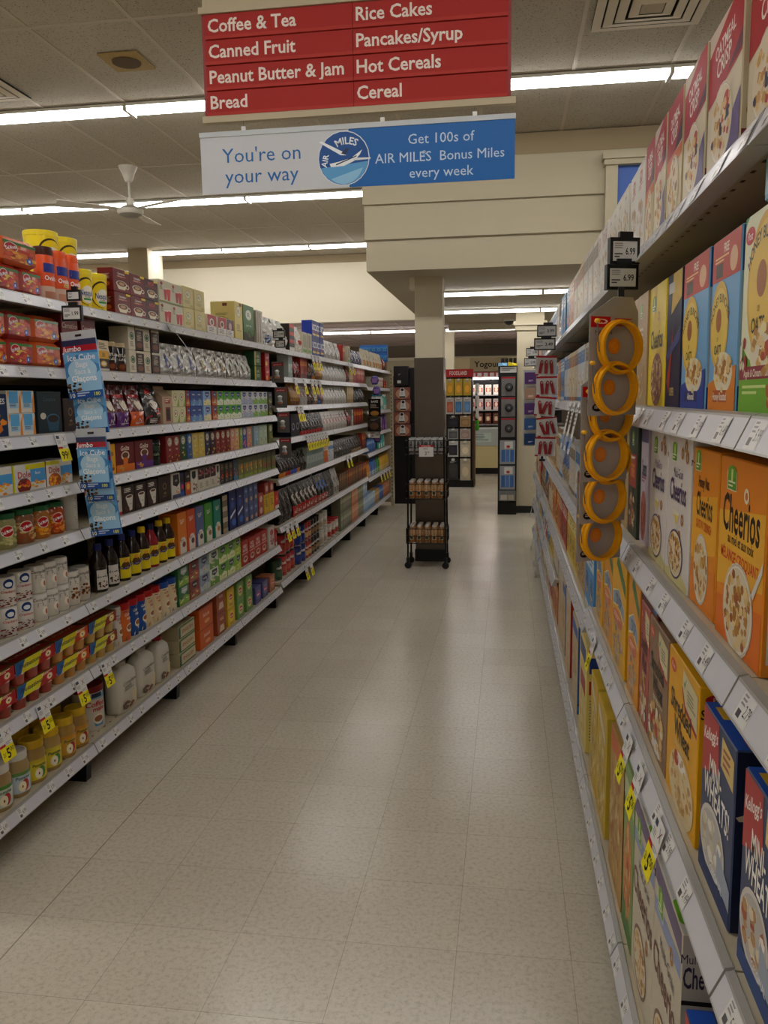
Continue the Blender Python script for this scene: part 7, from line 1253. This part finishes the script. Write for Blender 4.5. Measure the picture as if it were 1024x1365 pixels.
for i in range(2):
    x = -.09 + .2 * i
    sock(x, 1.18, .17, .18, ['#15151a', '#b09068'][i], ['#22222c', '#9a7a54'][i], ['black slipper pack in the third row', 'tan straw slipper pack in the third row'][i])
    sock(x, .97, .17, .17, ['#8a8a8c', '#b5a9a0'][i], ['#55565a', '#a08a84'][i], ['grey sock pack in the fourth row', 'beige sock pack in the fourth row'][i])
    sock(x, .77, .17, .26, ['#b5b5b8', '#b5aa94'][i], ['#26262e', '#c9bda6'][i], ['black and white patterned sock pack', 'cream patterned sock pack'][i])
    sock(x, .48, .17, .36, ['#1c1b1c', '#a89c86'][i], ['#2a2a2a', '#b5a88f'][i], ['long black stocking pack in the lowest row', 'long beige stocking pack in the lowest row'][i])
for i in range(4):
    r = empty('glove_pair', (-.49, 13.7 + .02 * i, 1.7 - .2 * i), 0, ['white work glove, topmost at the stand side', 'white work glove, second at the stand side', 'white sock bundle at the stand side', 'bright green glove hanging at the stand side'][i], 'glove', 'gloves at the sock stand side')
    b = PB(); c1 = ['#c9c7c2', '#c9c7c2', '#c9c7c2', '#4aa82a'][i]; b.lathe([(.02, -.17, c1), (.035, -.12, c1), (.022, -.07, c1), (.035, -.02, c1), (.02, 0, c1)], 10, sy=.6); b.build('glove', 'matte', r, True)
# ------------------------------------------------------------------ dairy fridge and sign
fr = empty('dairy_fridge', (-.1, 16.5, 0), 0, 'pale dairy fridge with cream front in the far background', 'fridge')
b = PB(); b.box(-.8, 1.2, -.45, .9, .12, .55, '#c9bb88'); b.build('front_panel', 'plastic', fr); b = PB(); b.box(-.8, 1.2, -.42, .9, 0, .12, '#0f0e0e'); b.build('plinth', 'plastic', fr)
b = PB(); b.box(-.8, 1.2, -.47, -.4, .55, .9, '#a9b0ac'); b.ops(flat(-.8, 1.2, -.47, .55, .9), 2, .35, [('r', .1, .2, .3, .7, '#b9c9bc'), ('l', .12, .25, .28, .65, 4, '#6a7a70'), ('r', 0, .9, 1, 1, '#d0d4d0')]); b.build('bumper', 'plastic', fr)
b = PB(); b.box(-.8, 1.2, .85, .9, .9, 1.95, '#16151a'); b.box(-.8, 1.2, -.1, .85, 1.86, 1.93, '#c9c4b8'); b.build('back_panel', 'plastic', fr)
b = PB(); b.box(-.78, 1.18, -.08, -.05, 1.82, 1.85, '#fff'); b.build('lamp', mat('fridge_lamp', '#fff', emit='#fff2ee', power=13), fr)
for k, z in enumerate((.92, 1.2, 1.5)):
    b = PB(); b.box(-.8, 1.2, .25 - .1 * (k == 0), .84, z, z + .02, '#8f8f90'); b.build('shelf', 'plastic', fr)
b = PB(); b.box(-.8, 1.2, -.12, -.1, 1.86, 1.96, '#b5404a'); b.ops(flat(-.8, 1.2, -.12, 1.86, 1.96), 2, .1, [('r', .04 + .06 * k, .15, .08 + .06 * k, .85, '#e8dcdc') for k in range(15)]); b.build('sign_strip', 'plastic', fr)
fc = [('ywhite', 'white yogourt carton', '#cfccc6', '#b5503a'), ('yred', 'red and white yogourt carton', '#b5a8a4', '#a3202a'), ('ybrn', 'brown pudding tub pack', '#5a2c1c', '#a8744a')]
for k, d_, c1, c2 in fc: carton(k, d_, .12, .2 if k == 'ywhite' else .22, .12, c1, [('r', .1, .3, .9, .7, c2), ('e', .5, .5, .25, .2, '#d9c9b4'), ('l', .2, .78, .8, .9, 2, '#777')], name='carton', cat='carton')
for r_, (z, key) in enumerate(((.941, 'ybrn'), (1.221, 'yred'), (1.521, 'ywhite'))):
    for k in range(8):
        o = place(key, (-.7 + .16 * k, 16.82 - .08 * (r_ == 0), z), 0); o['label'] = '%s, %s from left on the fridge shelf' % (D[key]['desc'], ordw(k)); o['group'] = D[key]['desc'] + 's in the far fridge'
ys = empty('department_sign', (-.45, 16.4, 1.98), 0, 'beige sign lettered Yogourt above the far dairy fridge', 'sign')
b = PB(); b.box(-1, 1.4, 0, .05, 0, .27, '#c4b590'); b.ops(flat(-1, 1.4, 0, 0, .27), 2.4, .27, [('r', .3, .05, .6, .95, '#a8997a'), ('t', 'Yogourt', .335, .5, .42, '#2a221c', {'b': 1, 'al': 'l'})]); b.build('board', 'matte', ys)
for x in (-.8, 1.2):
    b = PB(); b.tube([(x, .025, .27), (x, .025, .62)], .006, '#8a8070'); b.build('rod', 'plastic', ys)
# ------------------------------------------------------------------ black rack of carded goods by the far pillar
bk = empty('black_rack', (0, 10.53, 0), 0, 'narrow black display rack standing by the far cream pillar', 'display rack')
b = PB(); b.box(-.115, .12, 0, .1, 0, 1.86, '#0e0d0d'); b.box(-.11, .12, -.03, 0, 0, .16, '#0e0d0d'); b.build('frame', 'plastic', bk)
b = PB(); b.box(-.09, .11, -.006, 0, 1.78, 1.85, '#c9c9c6'); b.ops(flat(-.09, .11, -.006, 1.78, 1.85), .2, .07, [('l', .1, .2, .9, .8, 2, '#777')]); b.build('label_holder', 'matte', bk)
for i in range(3):
    r = empty('timer_pack', (.01, 10.52, 1.73 - .255 * i), 0, 'grey card holding a round black timer, %s from the top' % ordw(i), 'timer pack', 'round timer packs')
    b = PB(); b.box(-.085, .085, 0, .004, -.24, 0, '#6f6b6a'); b.ops(flat(-.085, .085, 0, -.24, 0), .17, .24, [('r', 0, .9, 1, .98, '#a3182a')]); b.build('card', 'matte', r)
    b = PB(); b.lathe([(.05, 0, '#1a1a1c'), (.05, .02, '#1a1a1c'), (.035, .024, '#3a3a3e'), (.012, .026, '#777')], 20); o = b.build('timer', 'plastic', r); o.rotation_euler = (PI / 2, 0, 0); o.location = (.01, -.001, -.13)
for i, (z, c1, ds) in enumerate(((.84, '#5f84a8', 'blue and white carded tool pack on the black rack'), (.52, '#6f8aa0', 'blue blister pack box on the black rack'))):
    r = empty('tool_pack', (0, 10.53, z), 0, ds, 'tool pack')
    b = PB(); b.box(-.09, .1, -.045, -.002, -.2, .1, '#8f9296'); b.ops(flat(-.09, .1, -.045, -.2, .1), .19, .3, [('r', .1, .1, .35, .6, '#2f62a4'), ('r', .4, .1, .62, .6, '#3f72b4'), ('r', .68, .1, .92, .6, '#2f62a4'), ('r', .3, .66, .85, .95, '#c9c9c6'), ('e', .55, .74, .12, .06, '#a8302a')]); b.build('pack', 'film', r)
r = empty('bottom_tray', (0, 10.5, .18), 0, 'clear tray of small cards low on the black rack', 'tray')
b = PB(); b.box(-.1, .11, -.06, 0, 0, .13, '#6f7073'); b.ops(flat(-.1, .11, -.06, 0, .13), .21, .13, [('r', .1, .1, .5, .6, '#b5b0a4'), ('r', .55, .1, .9, .6, '#a89c8a')]); b.build('tray', 'film', r)
for i, (x, c1, ds) in enumerate(((-.06, '#7fb0d4', 'pale blue folded cloth on top of the black rack'), (.06, '#d0bd2c', 'yellow folded cloth on top of the black rack'))):
    r = PB(); rr = random.Random(i)
    n = 6; g_ = [[(x - .056 + .112 * a / n, 10.5 + .1 * c_ / n, 1.872 + .02 * rr.random() + .02 * math.sin(a + c_)) for a in range(n + 1)] for c_ in range(n + 1)]
    for a in range(n):
        for c_ in range(n): r.poly([g_[c_][a], g_[c_][a + 1], g_[c_ + 1][a + 1], g_[c_ + 1][a]], c1)
    for a in range(n): r.poly([(g_[0][a][0], g_[0][a][1], 1.862), (g_[0][a + 1][0], g_[0][a + 1][1], 1.862), g_[0][a + 1], g_[0][a]], c1)
    tag(r.build('folded_cloth', 'matte'), ds, 'cloth', 'cloths on the black rack')
for i in range(4):
    can('torch%d' % i, 'black torch', .022, .1, [(.02, 0, '#101012'), (.022, .05, '#101012'), (.022, .1, '#16161a')], [], cat='torch', name='torch')
    o = place('torch%d' % i, (-.06 + .05 * i, 10.602, 1.8605), 0); o['label'] = 'upright black torch, %s from left atop the black rack' % ordw(i); o['group'] = 'torches on the black rack'
